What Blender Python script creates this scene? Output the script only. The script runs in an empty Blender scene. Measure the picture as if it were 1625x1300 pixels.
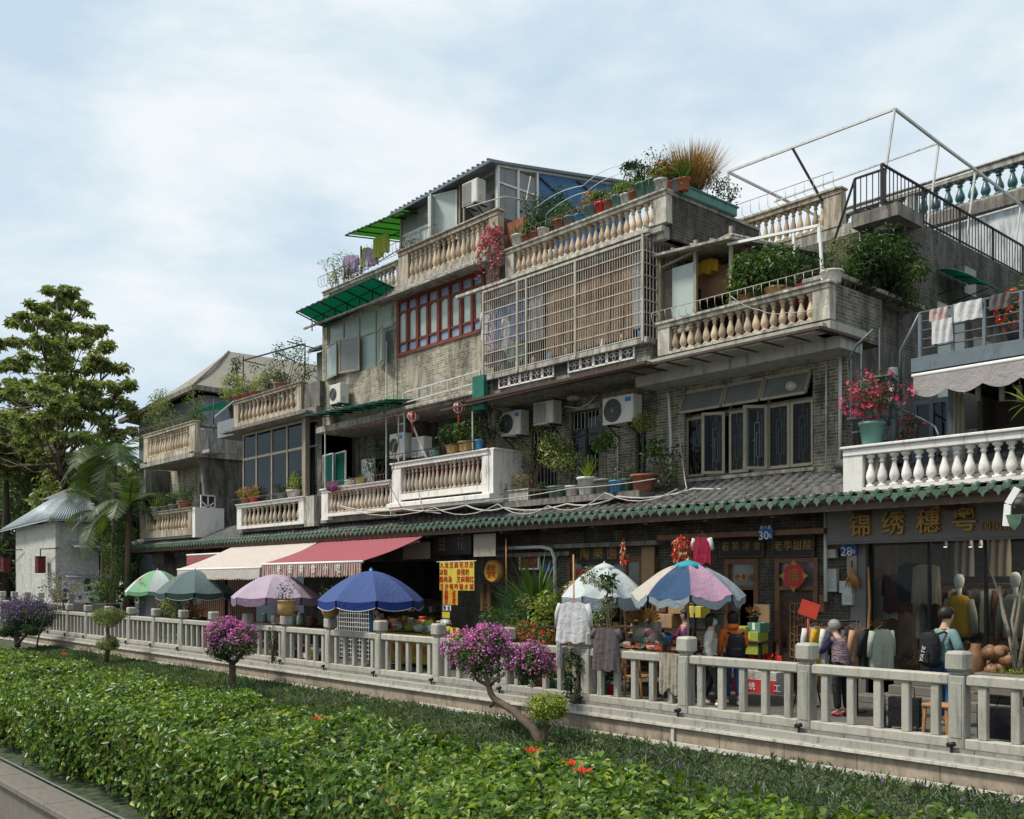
import bpy, math, random
import numpy as np
from mathutils import Vector, Matrix
from math import radians as R, sin, cos, pi

random.seed(7)
rng = np.random.default_rng(7)
S = bpy.context.scene
COL = S.collection

# ------------------------------------------------------------------ camera
F_PX, CX, HY, CAM_Z, YAW = 1550.0, 812.5, 923.0, 2.15, R(48.434)
cam_d = bpy.data.cameras.new('camera')
cam = bpy.data.objects.new('camera', cam_d)
COL.objects.link(cam)
cam.location = (0, 0, CAM_Z)
cam.rotation_euler = (R(90), 0, YAW)
cam_d.sensor_width = 36
cam_d.lens = 36 * F_PX / 1625
cam_d.shift_y = (HY - 650) / 1625
cam_d.clip_start = .1
cam_d.clip_end = 2000
S.camera = cam
S.view_settings.view_transform = 'Standard'
S.view_settings.look = 'None'
S.view_settings.exposure = 0.2
S.view_settings.gamma = 1

# ------------------------------------------------------------------ world: pale overcast sky with thin cloud
SUN_EL, SUN_AZ = R(57), R(212)      # azimuth measured from +Y clockwise
W = bpy.data.worlds.new('World'); S.world = W; W.use_nodes = True
nt = W.node_tree; nt.nodes.clear()
def wn(t, **k):
    n = nt.nodes.new(t)
    for a, b in k.items(): setattr(n, a, b)
    return n
sky = wn('ShaderNodeTexSky', sky_type='NISHITA', sun_disc=False, sun_elevation=SUN_EL, sun_rotation=SUN_AZ, air_density=1.2, dust_density=2.0)
tc = wn('ShaderNodeTexCoord'); mp = wn('ShaderNodeMapping'); mp.inputs['Scale'].default_value = (1.5, 1.5, 4.2)
mp.inputs['Rotation'].default_value = (0, R(-10), R(20))
mp.inputs['Location'].default_value = (5.1, 1.4, 0.7)
nz = wn('ShaderNodeTexNoise'); nz.inputs['Scale'].default_value = 2.1; nz.inputs['Detail'].default_value = 9; nz.inputs['Roughness'].default_value = .56; nz.inputs['Distortion'].default_value = .15
rp = wn('ShaderNodeValToRGB'); rp.color_ramp.elements[0].position = .38; rp.color_ramp.elements[0].color = (5.2, 6.5, 7.6, 1)
rp.color_ramp.elements[1].position = .62; rp.color_ramp.elements[1].color = (8.0, 8.5, 8.8, 1)
e_ = rp.color_ramp.elements.new(.5); e_.color = (6.5, 7.45, 8.1, 1)
mx = wn('ShaderNodeMixRGB'); mx.inputs[0].default_value = .94
bg = wn('ShaderNodeBackground'); bg.inputs['Strength'].default_value = .1
wo = wn('ShaderNodeOutputWorld')
L = nt.links.new
L(tc.outputs['Generated'], mp.inputs['Vector']); L(mp.outputs['Vector'], nz.inputs['Vector']); L(nz.outputs['Fac'], rp.inputs['Fac'])
L(sky.outputs['Color'], mx.inputs[1]); L(rp.outputs['Color'], mx.inputs[2]); L(mx.outputs['Color'], bg.inputs['Color']); L(bg.outputs[0], wo.inputs['Surface'])

sd = bpy.data.lights.new('sun', 'SUN'); sd.energy = 3.8; sd.angle = R(10); sd.color = (1, .94, .83)
sun = bpy.data.objects.new('sun', sd); COL.objects.link(sun)
sv = Vector((sin(SUN_AZ) * cos(SUN_EL), cos(SUN_AZ) * cos(SUN_EL), sin(SUN_EL)))
sun.rotation_euler = sv.to_track_quat('Z', 'Y').to_euler()
sun.location = sv * 60

# ------------------------------------------------------------------ helpers
def at(px, py, Y):
    'point of the plane Y = const that the photograph shows at (px, py)'
    u = (px - CX) / F_PX; c, s = sin(YAW), cos(YAW)
    t = Y / (s + u * c)
    return Vector((t * (-c + u * s), Y, CAM_Z + (HY - py) / F_PX * t))
def atx(px, py, X):
    u = (px - CX) / F_PX; c, s = sin(YAW), cos(YAW)
    t = X / (-c + u * s)
    return Vector((X, t * (s + u * c), CAM_Z + (HY - py) / F_PX * t))
def atz(px, py, Z):
    t = (CAM_Z - Z) * F_PX / (py - HY); u = (px - CX) / F_PX; c, s = sin(YAW), cos(YAW)
    return Vector((t * (-c + u * s), t * (s + u * c), Z))
def xa(px, Y): return at(px, 900, Y).x
def za(px, py, Y): return at(px, py, Y).z

ORG = {}
def tag(o, label=None, cat=None, group=None, kind=None):
    if label: o['label'] = label
    if cat: o['category'] = cat
    if group: o['group'] = group
    if kind: o['kind'] = kind
    return o
def thing(name, loc, label, cat, group=None):
    o = bpy.data.objects.new(name, None); COL.objects.link(o)
    o.empty_display_size = .1
    o.location = loc; ORG[o.name] = Vector(loc)
    return tag(o, label, cat, group)
def link(name, me, parent, m=None):
    o = bpy.data.objects.new(name, me); COL.objects.link(o)
    if parent: o.parent = parent; ORG[o.name] = ORG[parent.name]
    else: ORG[o.name] = Vector((0, 0, 0))
    if m is not None and not me.materials: me.materials.append(m)
    return o

class MB:
    def __init__(s): s.v = []; s.f = []; s.sm = []
    def add(s, vs, fs, smooth=False):
        n = len(s.v); s.v.extend([tuple(p) for p in vs]); s.f.extend([tuple(i + n for i in f) for f in fs]); s.sm.extend([smooth] * len(fs)); return s
    def box(s, x0, x1, y0, y1, z0, z1):
        if x0 > x1: x0, x1 = x1, x0
        if y0 > y1: y0, y1 = y1, y0
        if z0 > z1: z0, z1 = z1, z0
        return s.add([(x0,y0,z0),(x1,y0,z0),(x1,y1,z0),(x0,y1,z0),(x0,y0,z1),(x1,y0,z1),(x1,y1,z1),(x0,y1,z1)],
              [(0,3,2,1),(4,5,6,7),(0,1,5,4),(1,2,6,5),(2,3,7,6),(3,0,4,7)])
    def cbox(s, x0, x1, y0, y1, z0, z1, b=.02):
        'box with chamfered edges'
        vs = []; 
        for (x, sx) in ((x0, 1), (x1, -1)):
            for (y, sy) in ((y0, 1), (y1, -1)):
                for (z, sz) in ((z0, 1), (z1, -1)):
                    vs += [(x, y+sy*b, z+sz*b), (x+sx*b, y, z+sz*b), (x+sx*b, y+sy*b, z)]
        def i(a, bb, c, k): return (a*4+bb*2+c)*3+k
        fs = [(i(0,0,0,0),i(0,0,1,0),i(0,1,1,0),i(0,1,0,0)), (i(1,0,0,0),i(1,1,0,0),i(1,1,1,0),i(1,0,1,0)),
              (i(0,0,0,1),i(1,0,0,1),i(1,0,1,1),i(0,0,1,1)), (i(0,1,0,1),i(0,1,1,1),i(1,1,1,1),i(1,1,0,1)),
              (i(0,0,0,2),i(0,1,0,2),i(1,1,0,2),i(1,0,0,2)), (i(0,0,1,2),i(1,0,1,2),i(1,1,1,2),i(0,1,1,2))]
        for a in (0,1):
            for c in (0,1):
                fs.append((i(a,0,c,0),i(a,0,c,2),i(a,1,c,2),i(a,1,c,0)))
                fs.append((i(0,a,c,1),i(0,a,c,2),i(1,a,c,2),i(1,a,c,1)))
                fs.append((i(a,c,0,0),i(a,c,0,1),i(a,c,1,1),i(a,c,1,0)))
            for c in (0,1):
                for d in (0,1): fs.append((i(a,c,d,0),i(a,c,d,1),i(a,c,d,2)))
        return s.add(vs, fs)
    def obox(s, c, sz, M=None):
        h = [k / 2 for k in sz]; c = Vector(c)
        vs = [Vector((a*h[0], b*h[1], d*h[2])) for d in (-1,1) for (a,b) in ((-1,-1),(1,-1),(1,1),(-1,1))]
        if M is not None: vs = [M @ v for v in vs]
        return s.add([v + c for v in vs], [(0,3,2,1),(4,5,6,7),(0,1,5,4),(1,2,6,5),(2,3,7,6),(3,0,4,7)])
    def bar(s, p, q, w, h=None):
        p, q = Vector(p), Vector(q); d = q - p; h = h or w
        if d.length < 1e-6: return s
        M = d.to_track_quat('Z', 'Y').to_matrix()
        return s.obox((p + q) / 2, (w, h, d.length), M)
    def tube(s, pts, r, n=6, smooth=True):
        pts = [Vector(p) for p in pts]; rs = r if isinstance(r, (list, tuple)) else [r] * len(pts)
        vs = []; up = Vector((.13, .21, .97)).normalized(); a = None
        for i, p in enumerate(pts):
            d = (pts[min(i+1, len(pts)-1)] - pts[max(i-1, 0)]).normalized()
            if a is None:
                a = d.cross(up)
                if a.length < .1: a = d.cross(Vector((1,0,0)))
            else: a = a - d * a.dot(d)
            a.normalize(); b = d.cross(a)
            for k in range(n):
                t = 2*pi*k/n; vs.append(p + a*cos(t)*rs[i] + b*sin(t)*rs[i])
        fs = [(i*n+k, i*n+(k+1)%n, (i+1)*n+(k+1)%n, (i+1)*n+k) for i in range(len(pts)-1) for k in range(n)]
        fs += [tuple(range(n-1, -1, -1)), tuple((len(pts)-1)*n+k for k in range(n))]
        return s.add(vs, fs, smooth)
    def lathe(s, x, y, z, prof, n=12, smooth=True, sx=1, sy=1):
        vs = []
        for (r, h) in prof:
            for k in range(n): t = 2*pi*(k+.5)/n; vs.append((x+r*cos(t)*sx, y+r*sin(t)*sy, z+h))
        fs = [(i*n+k, i*n+(k+1)%n, (i+1)*n+(k+1)%n, (i+1)*n+k) for i in range(len(prof)-1) for k in range(n)]
        fs += [tuple(range(n-1, -1, -1)), tuple((len(prof)-1)*n+k for k in range(n))]
        return s.add(vs, fs, smooth)
    def prism(s, poly, y0, y1):
        'polygon in (x, z) extruded from y0 to y1'
        n = len(poly)
        return s.add([(x, y0, z) for x, z in poly] + [(x, y1, z) for x, z in poly],
            [tuple(range(n)), tuple(range(2*n-1, n-1, -1))] + [(i, i+n, (i+1)%n+n, (i+1)%n) for i in range(n)])
    def slab(s, pts, th):
        'quad or polygon in space given a thickness downward'
        n = len(pts); P = [Vector(p) for p in pts]; Q = [p - Vector((0,0,th)) for p in P]
        return s.add(P + Q, [tuple(range(n)), tuple(range(2*n-1, n-1, -1))] + [(i, i+n, (i+1)%n+n, (i+1)%n) for i in range(n)])
    def grid(s, fn, nu, nv, smooth=True):
        vs = [fn(i/nu, j/nv) for j in range(nv+1) for i in range(nu+1)]
        return s.add(vs, [(j*(nu+1)+i, j*(nu+1)+i+1, (j+1)*(nu+1)+i+1, (j+1)*(nu+1)+i) for j in range(nv) for i in range(nu)], smooth)
    def wall(s, x0, x1, z0, z1, y0, y1, holes=()):
        'wall from y0 (front) to y1 with rectangular openings (x0,x1,z0,z1)'
        H = [(max(a,x0), min(b,x1), max(c,z0), min(d,z1)) for a,b,c,d in holes]
        H = [h for h in H if h[1] > h[0]+1e-4 and h[3] > h[2]+1e-4]
        xs = sorted({round(k,4) for k in [x0,x1]+[h[0] for h in H]+[h[1] for h in H]})
        zs = sorted({round(k,4) for k in [z0,z1]+[h[2] for h in H]+[h[3] for h in H]})
        def full(i, j):
            if i < 0 or j < 0 or i >= len(xs)-1 or j >= len(zs)-1: return False
            cx, cz = (xs[i]+xs[i+1])/2, (zs[j]+zs[j+1])/2
            return not any(h[0] < cx < h[1] and h[2] < cz < h[3] for h in H)
        for i in range(len(xs)-1):
            for j in range(len(zs)-1):
                if not full(i, j): continue
                a, b, c, d = xs[i], xs[i+1], zs[j], zs[j+1]
                s.add([(a,y0,c),(b,y0,c),(b,y0,d),(a,y0,d)], [(0,1,2,3)]); s.add([(a,y1,c),(b,y1,c),(b,y1,d),(a,y1,d)], [(3,2,1,0)])
                if not full(i-1,j): s.add([(a,y0,c),(a,y1,c),(a,y1,d),(a,y0,d)], [(3,2,1,0)])
                if not full(i+1,j): s.add([(b,y0,c),(b,y1,c),(b,y1,d),(b,y0,d)], [(0,1,2,3)])
                if not full(i,j-1): s.add([(a,y0,c),(b,y0,c),(b,y1,c),(a,y1,c)], [(3,2,1,0)])
                if not full(i,j+1): s.add([(a,y0,d),(b,y0,d),(b,y1,d),(a,y1,d)], [(0,1,2,3)])
        return s
    def build(s, name, m, parent=None, label=None, cat=None, group=None, kind=None, org=None):
        me = bpy.data.meshes.new(name)
        if parent: o0 = ORG[parent.name]
        elif org is not None: o0 = Vector(org)
        else:
            a = np.array(s.v); o0 = Vector(((a[:,0].min()+a[:,0].max())/2, (a[:,1].min()+a[:,1].max())/2, a[:,2].min()))
        me.from_pydata([tuple(Vector(p) - o0) for p in s.v], [], s.f)
        me.polygons.foreach_set('use_smooth', s.sm)
        me.update()
        o = link(name, me, parent, m)
        if not parent: o.location = o0; ORG[o.name] = o0
        return tag(o, label, cat, group, kind)

# ------------------------------------------------------------------ materials
def new_mat(name):
    m = bpy.data.materials.new(name); m.use_nodes = True; t = m.node_tree
    return m, t, t.nodes['Principled BSDF']
def N(t, ty, **k):
    n = t.nodes.new(ty)
    for a, b in k.items():
        if a in n.inputs.keys(): n.inputs[a].default_value = b
        else: setattr(n, a, b)
    return n
def noise(t, vec, scale, detail=4, rough=.6, dist=0):
    n = N(t, 'ShaderNodeTexNoise'); n.inputs['Scale'].default_value = scale; n.inputs['Detail'].default_value = detail; n.inputs['Roughness'].default_value = rough; n.inputs['Distortion'].default_value = dist
    t.links.new(vec, n.inputs['Vector']); return n.outputs['Fac']
def ramp(t, fac, a, b, ca=(0,0,0,1), cb=(1,1,1,1)):
    n = N(t, 'ShaderNodeValToRGB'); e = n.color_ramp.elements; e[0].position = a; e[1].position = b; e[0].color = ca; e[1].color = cb
    t.links.new(fac, n.inputs['Fac']); return n.outputs['Color']
def mix(t, fac, a, b, mode='MIX'):
    n = N(t, 'ShaderNodeMixRGB', blend_type=mode)
    for i, v in enumerate((fac, a, b)):
        if hasattr(v, 'type') and hasattr(v, 'links'): t.links.new(v, n.inputs[i])
        elif isinstance(v, (int, float)): n.inputs[i].default_value = v if i == 0 else (v, v, v, 1)
        else: n.inputs[i].default_value = (*v[:3], 1)
    return n.outputs[0]
def bump(t, p, h, strength=.3, dist=.02):
    n = N(t, 'ShaderNodeBump'); n.inputs['Strength'].default_value = strength; n.inputs['Distance'].default_value = dist
    t.links.new(h, n.inputs['Height']); t.links.new(n.outputs[0], p.inputs['Normal'])
def pos(t): return N(t, 'ShaderNodeNewGeometry').outputs['Position']
def mapped(t, v, sc):
    n = N(t, 'ShaderNodeMapping'); n.inputs['Scale'].default_value = sc; t.links.new(v, n.inputs['Vector']); return n.outputs[0]

def plain(name, col, rough=.6, metal=0, var=.12, vs=6, dirt=0, dcol=(.05,.045,.035), bmp=.15, spec=.3, objrand=0, scale=3):
    m, t, p = new_mat(name); v = pos(t)
    c = mix(t, ramp(t, noise(t, v, vs), .3, .7), [k*(1-var) for k in col], [min(1, k*(1+var)) for k in col])
    if dirt:
        st = noise(t, mapped(t, v, (2.2, 2.2, .35)), scale, 6, .7, .3)
        c = mix(t, ramp(t, st, .62 - dirt*.3, .78 - dirt*.2), c, mix(t, .75, c, dcol))
        sp = noise(t, v, 9, 5, .7)
        c = mix(t, ramp(t, sp, .6, .72), c, mix(t, dirt, c, dcol))
    if objrand:
        oi = N(t, 'ShaderNodeObjectInfo')
        c = mix(t, objrand, c, mix(t, 1, c, ramp(t, oi.outputs['Random'], 0, 1, (.55,.5,.45,1), (1.25,1.12,1.0,1)), 'MULTIPLY'))
    t.links.new(c, p.inputs['Base Color']); p.inputs['Roughness'].default_value = rough; p.inputs['Metallic'].default_value = metal
    p.inputs['Specular IOR Level'].default_value = spec
    if bmp: bump(t, p, noise(t, v, 40, 4), bmp, .01)
    return m

def brick(name, c1, c2, mortar, stain=.4, bw=.24, bh=.065, stain_col=(.03,.028,.024), plaster=0, pcol=(.4,.38,.34), ms=.008):
    m, t, p = new_mat(name); g = N(t, 'ShaderNodeNewGeometry')
    sp = N(t, 'ShaderNodeSeparateXYZ'); t.links.new(g.outputs['Position'], sp.inputs[0])
    sn = N(t, 'ShaderNodeSeparateXYZ'); t.links.new(g.outputs['True Normal'], sn.inputs[0])
    ab = N(t, 'ShaderNodeMath', operation='ABSOLUTE'); t.links.new(sn.outputs['X'], ab.inputs[0])
    gt = N(t, 'ShaderNodeMath', operation='GREATER_THAN'); t.links.new(ab.outputs[0], gt.inputs[0]); gt.inputs[1].default_value = .6
    cx_ = mix(t, gt.outputs[0], sp.outputs['X'], sp.outputs['Y'])
    sx = N(t, 'ShaderNodeSeparateXYZ'); t.links.new(cx_, sx.inputs[0])
    cb = N(t, 'ShaderNodeCombineXYZ'); t.links.new(sx.outputs['X'], cb.inputs['X']); t.links.new(sp.outputs['Z'], cb.inputs['Y'])
    b = N(t, 'ShaderNodeTexBrick'); t.links.new(cb.outputs[0], b.inputs['Vector'])
    b.inputs['Color1'].default_value = (*c1, 1); b.inputs['Color2'].default_value = (*c2, 1); b.inputs['Mortar'].default_value = (*mortar, 1)
    b.inputs['Scale'].default_value = 1; b.inputs['Mortar Size'].default_value = ms; b.inputs['Brick Width'].default_value = bw; b.inputs['Row Height'].default_value = bh
    b.inputs['Mortar Smooth'].default_value = .2; b.inputs['Bias'].default_value = -.1
    v = g.outputs['Position']
    c = b.outputs['Color']
    c = mix(t, .55, c, mix(t, 1, c, ramp(t, noise(t, v, 7, 4), .3, .7, (.55,.56,.55,1), (1.35,1.3,1.18,1)), 'MULTIPLY'))
    if plaster:
        c = mix(t, ramp(t, noise(t, v, 1.1, 6, .65), .62-plaster*.35, .66-plaster*.35), c, pcol)
    ef = noise(t, mapped(t, v, (5, 5, .45)), 1.5, 5, .7); c = mix(t, ramp(t, ef, .58, .74), c, mix(t, .45, c, (.50,.47,.40)))
    dk = noise(t, mapped(t, v, (4.5, 4.5, .3)), 1.1, 5, .7, .2); c = mix(t, ramp(t, dk, .56, .70), c, mix(t, .5, c, stain_col))
    st = noise(t, mapped(t, v, (1.6, 1.6, .4)), 1.3, 7, .72, .4)
    c = mix(t, ramp(t, st, .66-stain*.45, .80-stain*.3), c, mix(t, .82, c, stain_col))
    t.links.new(c, p.inputs['Base Color']); p.inputs['Roughness'].default_value = .85; p.inputs['Specular IOR Level'].default_value = .2
    hb = mix(t, .4, b.outputs['Fac'], noise(t, v, 25, 5))
    n = N(t, 'ShaderNodeInvert'); t.links.new(hb, n.inputs['Color']); bump(t, p, n.outputs[0], .5, .012)
    return m

def leafmat(name, c1, c2, c3=None, rough=.45, trans=.35):
    m, t, p = new_mat(name); g = N(t, 'ShaderNodeNewGeometry')
    n = N(t, 'ShaderNodeValToRGB'); e = n.color_ramp.elements; e[0].color = (*c1, 1); e[1].color = (*c2, 1)
    if c3: k = e.new(.9); k.color = (*c2, 1); e[-1].color = (*c3, 1)
    t.links.new(g.outputs['Random Per Island'], n.inputs['Fac'])
    c = mix(t, .6, n.outputs[0], mix(t, 1, n.outputs[0], ramp(t, noise(t, g.outputs['Position'], 1.4, 3), .35, .65, (.55,.6,.6,1), (1.25,1.2,.95,1)), 'MULTIPLY'))
    t.links.new(c, p.inputs['Base Color']); p.inputs['Roughness'].default_value = rough; p.inputs['Specular IOR Level'].default_value = .35
    tr = N(t, 'ShaderNodeBsdfTranslucent'); t.links.new(mix(t, 1, c, (1.2,1.25,.5), 'MULTIPLY'), tr.inputs['Color'])
    ms = N(t, 'ShaderNodeMixShader'); ms.inputs[0].default_value = trans
    t.links.new(p.outputs[0], ms.inputs[1]); t.links.new(tr.outputs[0], ms.inputs[2]); t.links.new(ms.outputs[0], t.nodes['Material Output'].inputs[0])
    return m
def clothmat(name, col, rough=.85, trans=.25, pat=None, var=.08, vs=8):
    m, t, p = new_mat(name); v = pos(t)
    c = mix(t, noise(t, v, vs), [k*(1-var) for k in col], [min(1,k*(1+var)) for k in col])
    if pat: c = pat(t, v, c)
    c = mix(t, ramp(t, noise(t, mapped(t, v, (3,3,1.2)), 1.3, 5, .7), .5, .75), c, mix(t, .22, c, (.16,.14,.11)))
    bump(t, p, noise(t, v, 7, 3, .6, .8), .55, .05)
    t.links.new(c, p.inputs['Base Color']); p.inputs['Roughness'].default_value = rough; p.inputs['Specular IOR Level'].default_value = .2
    if trans:
        tr = N(t, 'ShaderNodeBsdfTranslucent'); t.links.new(c, tr.inputs['Color']); ms = N(t, 'ShaderNodeMixShader'); ms.inputs[0].default_value = trans
        t.links.new(p.outputs[0], ms.inputs[1]); t.links.new(tr.outputs[0], ms.inputs[2]); t.links.new(ms.outputs[0], t.nodes['Material Output'].inputs[0])
    return m
def glassmat(name, tint=(.8,.85,.85), op=.15, rough=.03, body=(.1,.12,.12)):
    'thin pane: part see-through, part glossy, part dusty film'
    m, t, p = new_mat(name); t.nodes.remove(p)
    tr = N(t, 'ShaderNodeBsdfTransparent'); tr.inputs[0].default_value = (*tint, 1)
    gl = N(t, 'ShaderNodeBsdfGlossy'); gl.inputs['Roughness'].default_value = rough; gl.inputs[0].default_value = (.55,.6,.64,1) if op > .2 else (.18,.19,.2,1)
    df = N(t, 'ShaderNodeBsdfDiffuse'); df.inputs[0].default_value = (*body, 1)
    fr = N(t, 'ShaderNodeFresnel'); fr.inputs[0].default_value = 1.5
    a = N(t, 'ShaderNodeMixShader'); a.inputs[0].default_value = op; t.links.new(tr.outputs[0], a.inputs[1]); t.links.new(df.outputs[0], a.inputs[2])
    b = N(t, 'ShaderNodeMixShader'); t.links.new(fr.outputs[0], b.inputs[0]); t.links.new(a.outputs[0], b.inputs[1]); t.links.new(gl.outputs[0], b.inputs[2])
    t.links.new(b.outputs[0], t.nodes['Material Output'].inputs[0]); return m

M = {}
M['brick_a'] = brick('grey brick weathered', (.15,.14,.105), (.33,.30,.225), (.48,.455,.385), .52, plaster=.06, pcol=(.38,.355,.29))
M['brick_b'] = brick('grey brick sooty', (.12,.115,.095), (.23,.215,.18), (.33,.31,.27), .6)
M['brick_c'] = brick('pale brick patched', (.22,.20,.155), (.40,.37,.30), (.48,.45,.38), .45, plaster=.15, pcol=(.40,.36,.28))
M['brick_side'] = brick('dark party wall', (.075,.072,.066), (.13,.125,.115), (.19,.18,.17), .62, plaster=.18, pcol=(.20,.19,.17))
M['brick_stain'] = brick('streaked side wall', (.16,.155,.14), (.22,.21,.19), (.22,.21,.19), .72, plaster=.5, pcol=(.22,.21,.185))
M['brick_left'] = brick('whitish brick cottage', (.46,.46,.43), (.56,.56,.53), (.40,.40,.38), .2)
M['brick_gf'] = brick('ground floor brick', (.065,.058,.048), (.11,.10,.085), (.17,.155,.13), .5)  # dark fronts, darkened further with the eave's shade put into the colour
M['conc'] = plain('weathered concrete', (.42,.40,.355), .85, dirt=.8, var=.2, vs=3)
M['conc_dk'] = plain('sooty concrete', (.22,.205,.18), .9, dirt=.7, var=.25, vs=3)
M['soffit'] = plain('painted soffit', (.36,.35,.31), .9, dirt=.35, var=.1)
M['cream'] = plain('cream plaster balustrade', (.56,.52,.43), .8, dirt=.8, dcol=(.10,.085,.06), var=.12, objrand=.6)
M['cream2'] = plain('stained balustrade plaster', (.54,.51,.44), .8, dirt=.78, dcol=(.09,.08,.065), var=.12)
M['whitebal'] = plain('white painted balustrade', (.72,.71,.68), .7, dirt=.3, dcol=(.2,.19,.17), var=.05, objrand=.25)
M['balus_tan'] = plain('tan cast baluster', (.52,.44,.34), .75, dirt=.45, dcol=(.12,.10,.08), var=.12, objrand=.8)
M['balus_grey'] = plain('grey cast baluster', (.47,.43,.36), .75, dirt=.45, dcol=(.12,.11,.09), var=.12, objrand=.7)
M['balus_teal'] = plain('teal glazed baluster', (.03,.10,.10), .35, dirt=.3, var=.25, spec=.5)
M['stone'] = plain('granite railing', (.385,.38,.34), .8, dirt=.4, dcol=(.15,.145,.125), var=.08, vs=14, bmp=.3, objrand=.35)
M['stone_dk'] = plain('granite kerb', (.15,.135,.115), .85, dirt=.4, dcol=(.12,.11,.1), var=.15, vs=9, bmp=.3)
M['granite_w'] = brick('pink granite blocks', (.30,.24,.19), (.40,.335,.27), (.20,.17,.14), .3, bw=1.15, bh=.6, stain_col=(.12,.10,.08), ms=.012)
M['lip'] = plain('pale edging strip', (.58,.55,.48), .6, dirt=.4, var=.08)
M['tile'] = plain('grey roof tile', (.10,.103,.10), .75, dirt=.25, dcol=(.22,.21,.18), var=.35, vs=5, bmp=.4)
M['tile_g'] = plain('green glazed drip tile', (.04,.095,.055), .45, dirt=.5, dcol=(.17,.17,.14), var=.4, vs=8, spec=.5)
M['wood_dk'] = plain('dark brown timber', (.07,.042,.028), .6, var=.3, vs=12)
M['wood_red'] = plain('red stained timber', (.17,.038,.022), .5, dirt=.2, var=.2, vs=9)
M['wood_md'] = plain('brown timber', (.17,.085,.045), .6, var=.25, vs=10)
M['wood_lt'] = plain('varnished timber', (.42,.20,.07), .45, var=.2, vs=10)
M['beam'] = plain('grimy eave beam', (.10,.065,.045), .8, dirt=.5, var=.2)
M['alu'] = plain('aged aluminium frame', (.30,.265,.195), .55, metal=.3, dirt=.2, var=.12)
M['white_alu'] = plain('pale metal frame', (.55,.56,.54), .5, metal=.2, dirt=.3, var=.08)
M['steel'] = plain('stainless bars', (.44,.41,.35), .5, metal=.2, dirt=.35, dcol=(.16,.09,.05), var=.12)
M['steel_blue'] = plain('blue grey painted steel', (.13,.16,.18), .45, metal=.2, dirt=.2, var=.1)
M['iron'] = plain('black iron', (.02,.02,.022), .5, metal=.3, var=.3, bmp=0)
M['rack'] = plain('rusty wire rack', (.14,.11,.085), .6, metal=.3, var=.3, bmp=0)
M['pipe'] = plain('pale plastic pipe', (.55,.54,.5), .5, dirt=.3, var=.08, bmp=0)
M['cable'] = plain('pale cable', (.42,.40,.35), .6, var=.2, bmp=0)
M['ac'] = plain('off white casing', (.60,.59,.54), .5, dirt=.3, dcol=(.25,.22,.17), var=.05, vs=3, bmp=0)
M['ac_dk'] = plain('dark grille', (.055,.055,.055), .6, var=.2, bmp=0)
M['ac_side'] = plain('pale grey panel', (.46,.455,.42), .5, dirt=.3, dcol=(.25,.22,.17), var=.08, bmp=0)
M['blue'] = plain('blue label', (.03,.2,.5), .5, bmp=0); M['redlogo'] = plain('red mark', (.5,.05,.03), .5, bmp=0)
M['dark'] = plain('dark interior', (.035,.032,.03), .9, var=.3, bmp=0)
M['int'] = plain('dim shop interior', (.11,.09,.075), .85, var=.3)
M['glass_dk'] = glassmat('dark glass', (.25,.27,.28), .45, body=(.02,.022,.025))
M['glass_green'] = plain('frosted green glass', (.24,.31,.275), .25, var=.1, vs=1.2, bmp=0, spec=.5)
M['glass_pale'] = plain('frosted pale glass', (.38,.44,.41), .25, var=.1, vs=1.5, bmp=0, spec=.5)
M['glass_grey'] = plain('obscure grey glass', (.15,.16,.15), .2, var=.15, vs=2, bmp=0, spec=.6)
M['glass_win'] = glassmat('window glass', (.72,.74,.72), .10, body=(.03,.03,.03)); M['glass_clear'] = glassmat('clear glass', (.9,.92,.92), .05)
M['glass_blue'] = plain('blue pane with reflection', (.22,.28,.38), .2, var=.3, vs=3, bmp=0, spec=.5)  # blue glass with a whitish reflection put into its colour
M['green_sheet'] = clothmat('green corrugated plastic', (.015,.25,.17), .45, .75)
M['lime_sheet'] = clothmat('lime plastic sheet', (.14,.36,.08), .45, .7)
M['blue_sheet'] = plain('blue sheet', (.035,.12,.26), .5, dirt=.3, var=.15)
M['tarp'] = plain('brown grey tarpaulin', (.22,.20,.165), .8, dirt=.15, var=.08, vs=.6)
M['greywall'] = plain('blue grey render', (.20,.225,.25), .85, dirt=.25, var=.08, vs=1)
M['peel'] = plain('peeling white render', (.52,.56,.57), .85, dirt=.55, dcol=(.16,.15,.13), var=.12, vs=2)
M['metalroof'] = plain('pale blue metal roof', (.30,.35,.38), .5, metal=.2, dirt=.4, dcol=(.2,.17,.14), var=.12)
M['pave'] = brick('granite paving', (.21,.205,.19), (.27,.265,.25), (.10,.10,.09), .25, bw=.6, bh=.3)
M['soil'] = plain('damp soil', (.06,.045,.03), .95, var=.4, vs=8, bmp=.6)
M['moss'] = plain('mossy soil', (.045,.062,.032), .95, var=.6, vs=7, bmp=.6)
M['terra'] = plain('terracotta', (.30,.105,.055), .75, dirt=.4, dcol=(.1,.06,.04), var=.15)
M['pot_white'] = plain('white ceramic', (.6,.6,.56), .4, dirt=.3, var=.06); M['pot_grey'] = plain('grey plastic', (.16,.17,.17), .5, var=.15)
M['pot_green'] = plain('green plastic', (.10,.22,.16), .5, dirt=.3, var=.15); M['pot_blue'] = plain('blue plastic', (.04,.22,.45), .45, var=.1)
M['pot_red'] = plain('red plastic', (.5,.03,.03), .4, var=.1); M['pot_yellow'] = plain('ochre glazed clay', (.42,.27,.10), .4, dirt=.2, var=.15)
M['pot_teal'] = plain('turquoise plastic', (.09,.22,.19), .5, dirt=.2, var=.1); M['pot_black'] = plain('black plastic', (.02,.02,.02), .5, var=.2); M['styro'] = plain('grey foam box', (.4,.4,.36), .8, dirt=.5)
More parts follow.
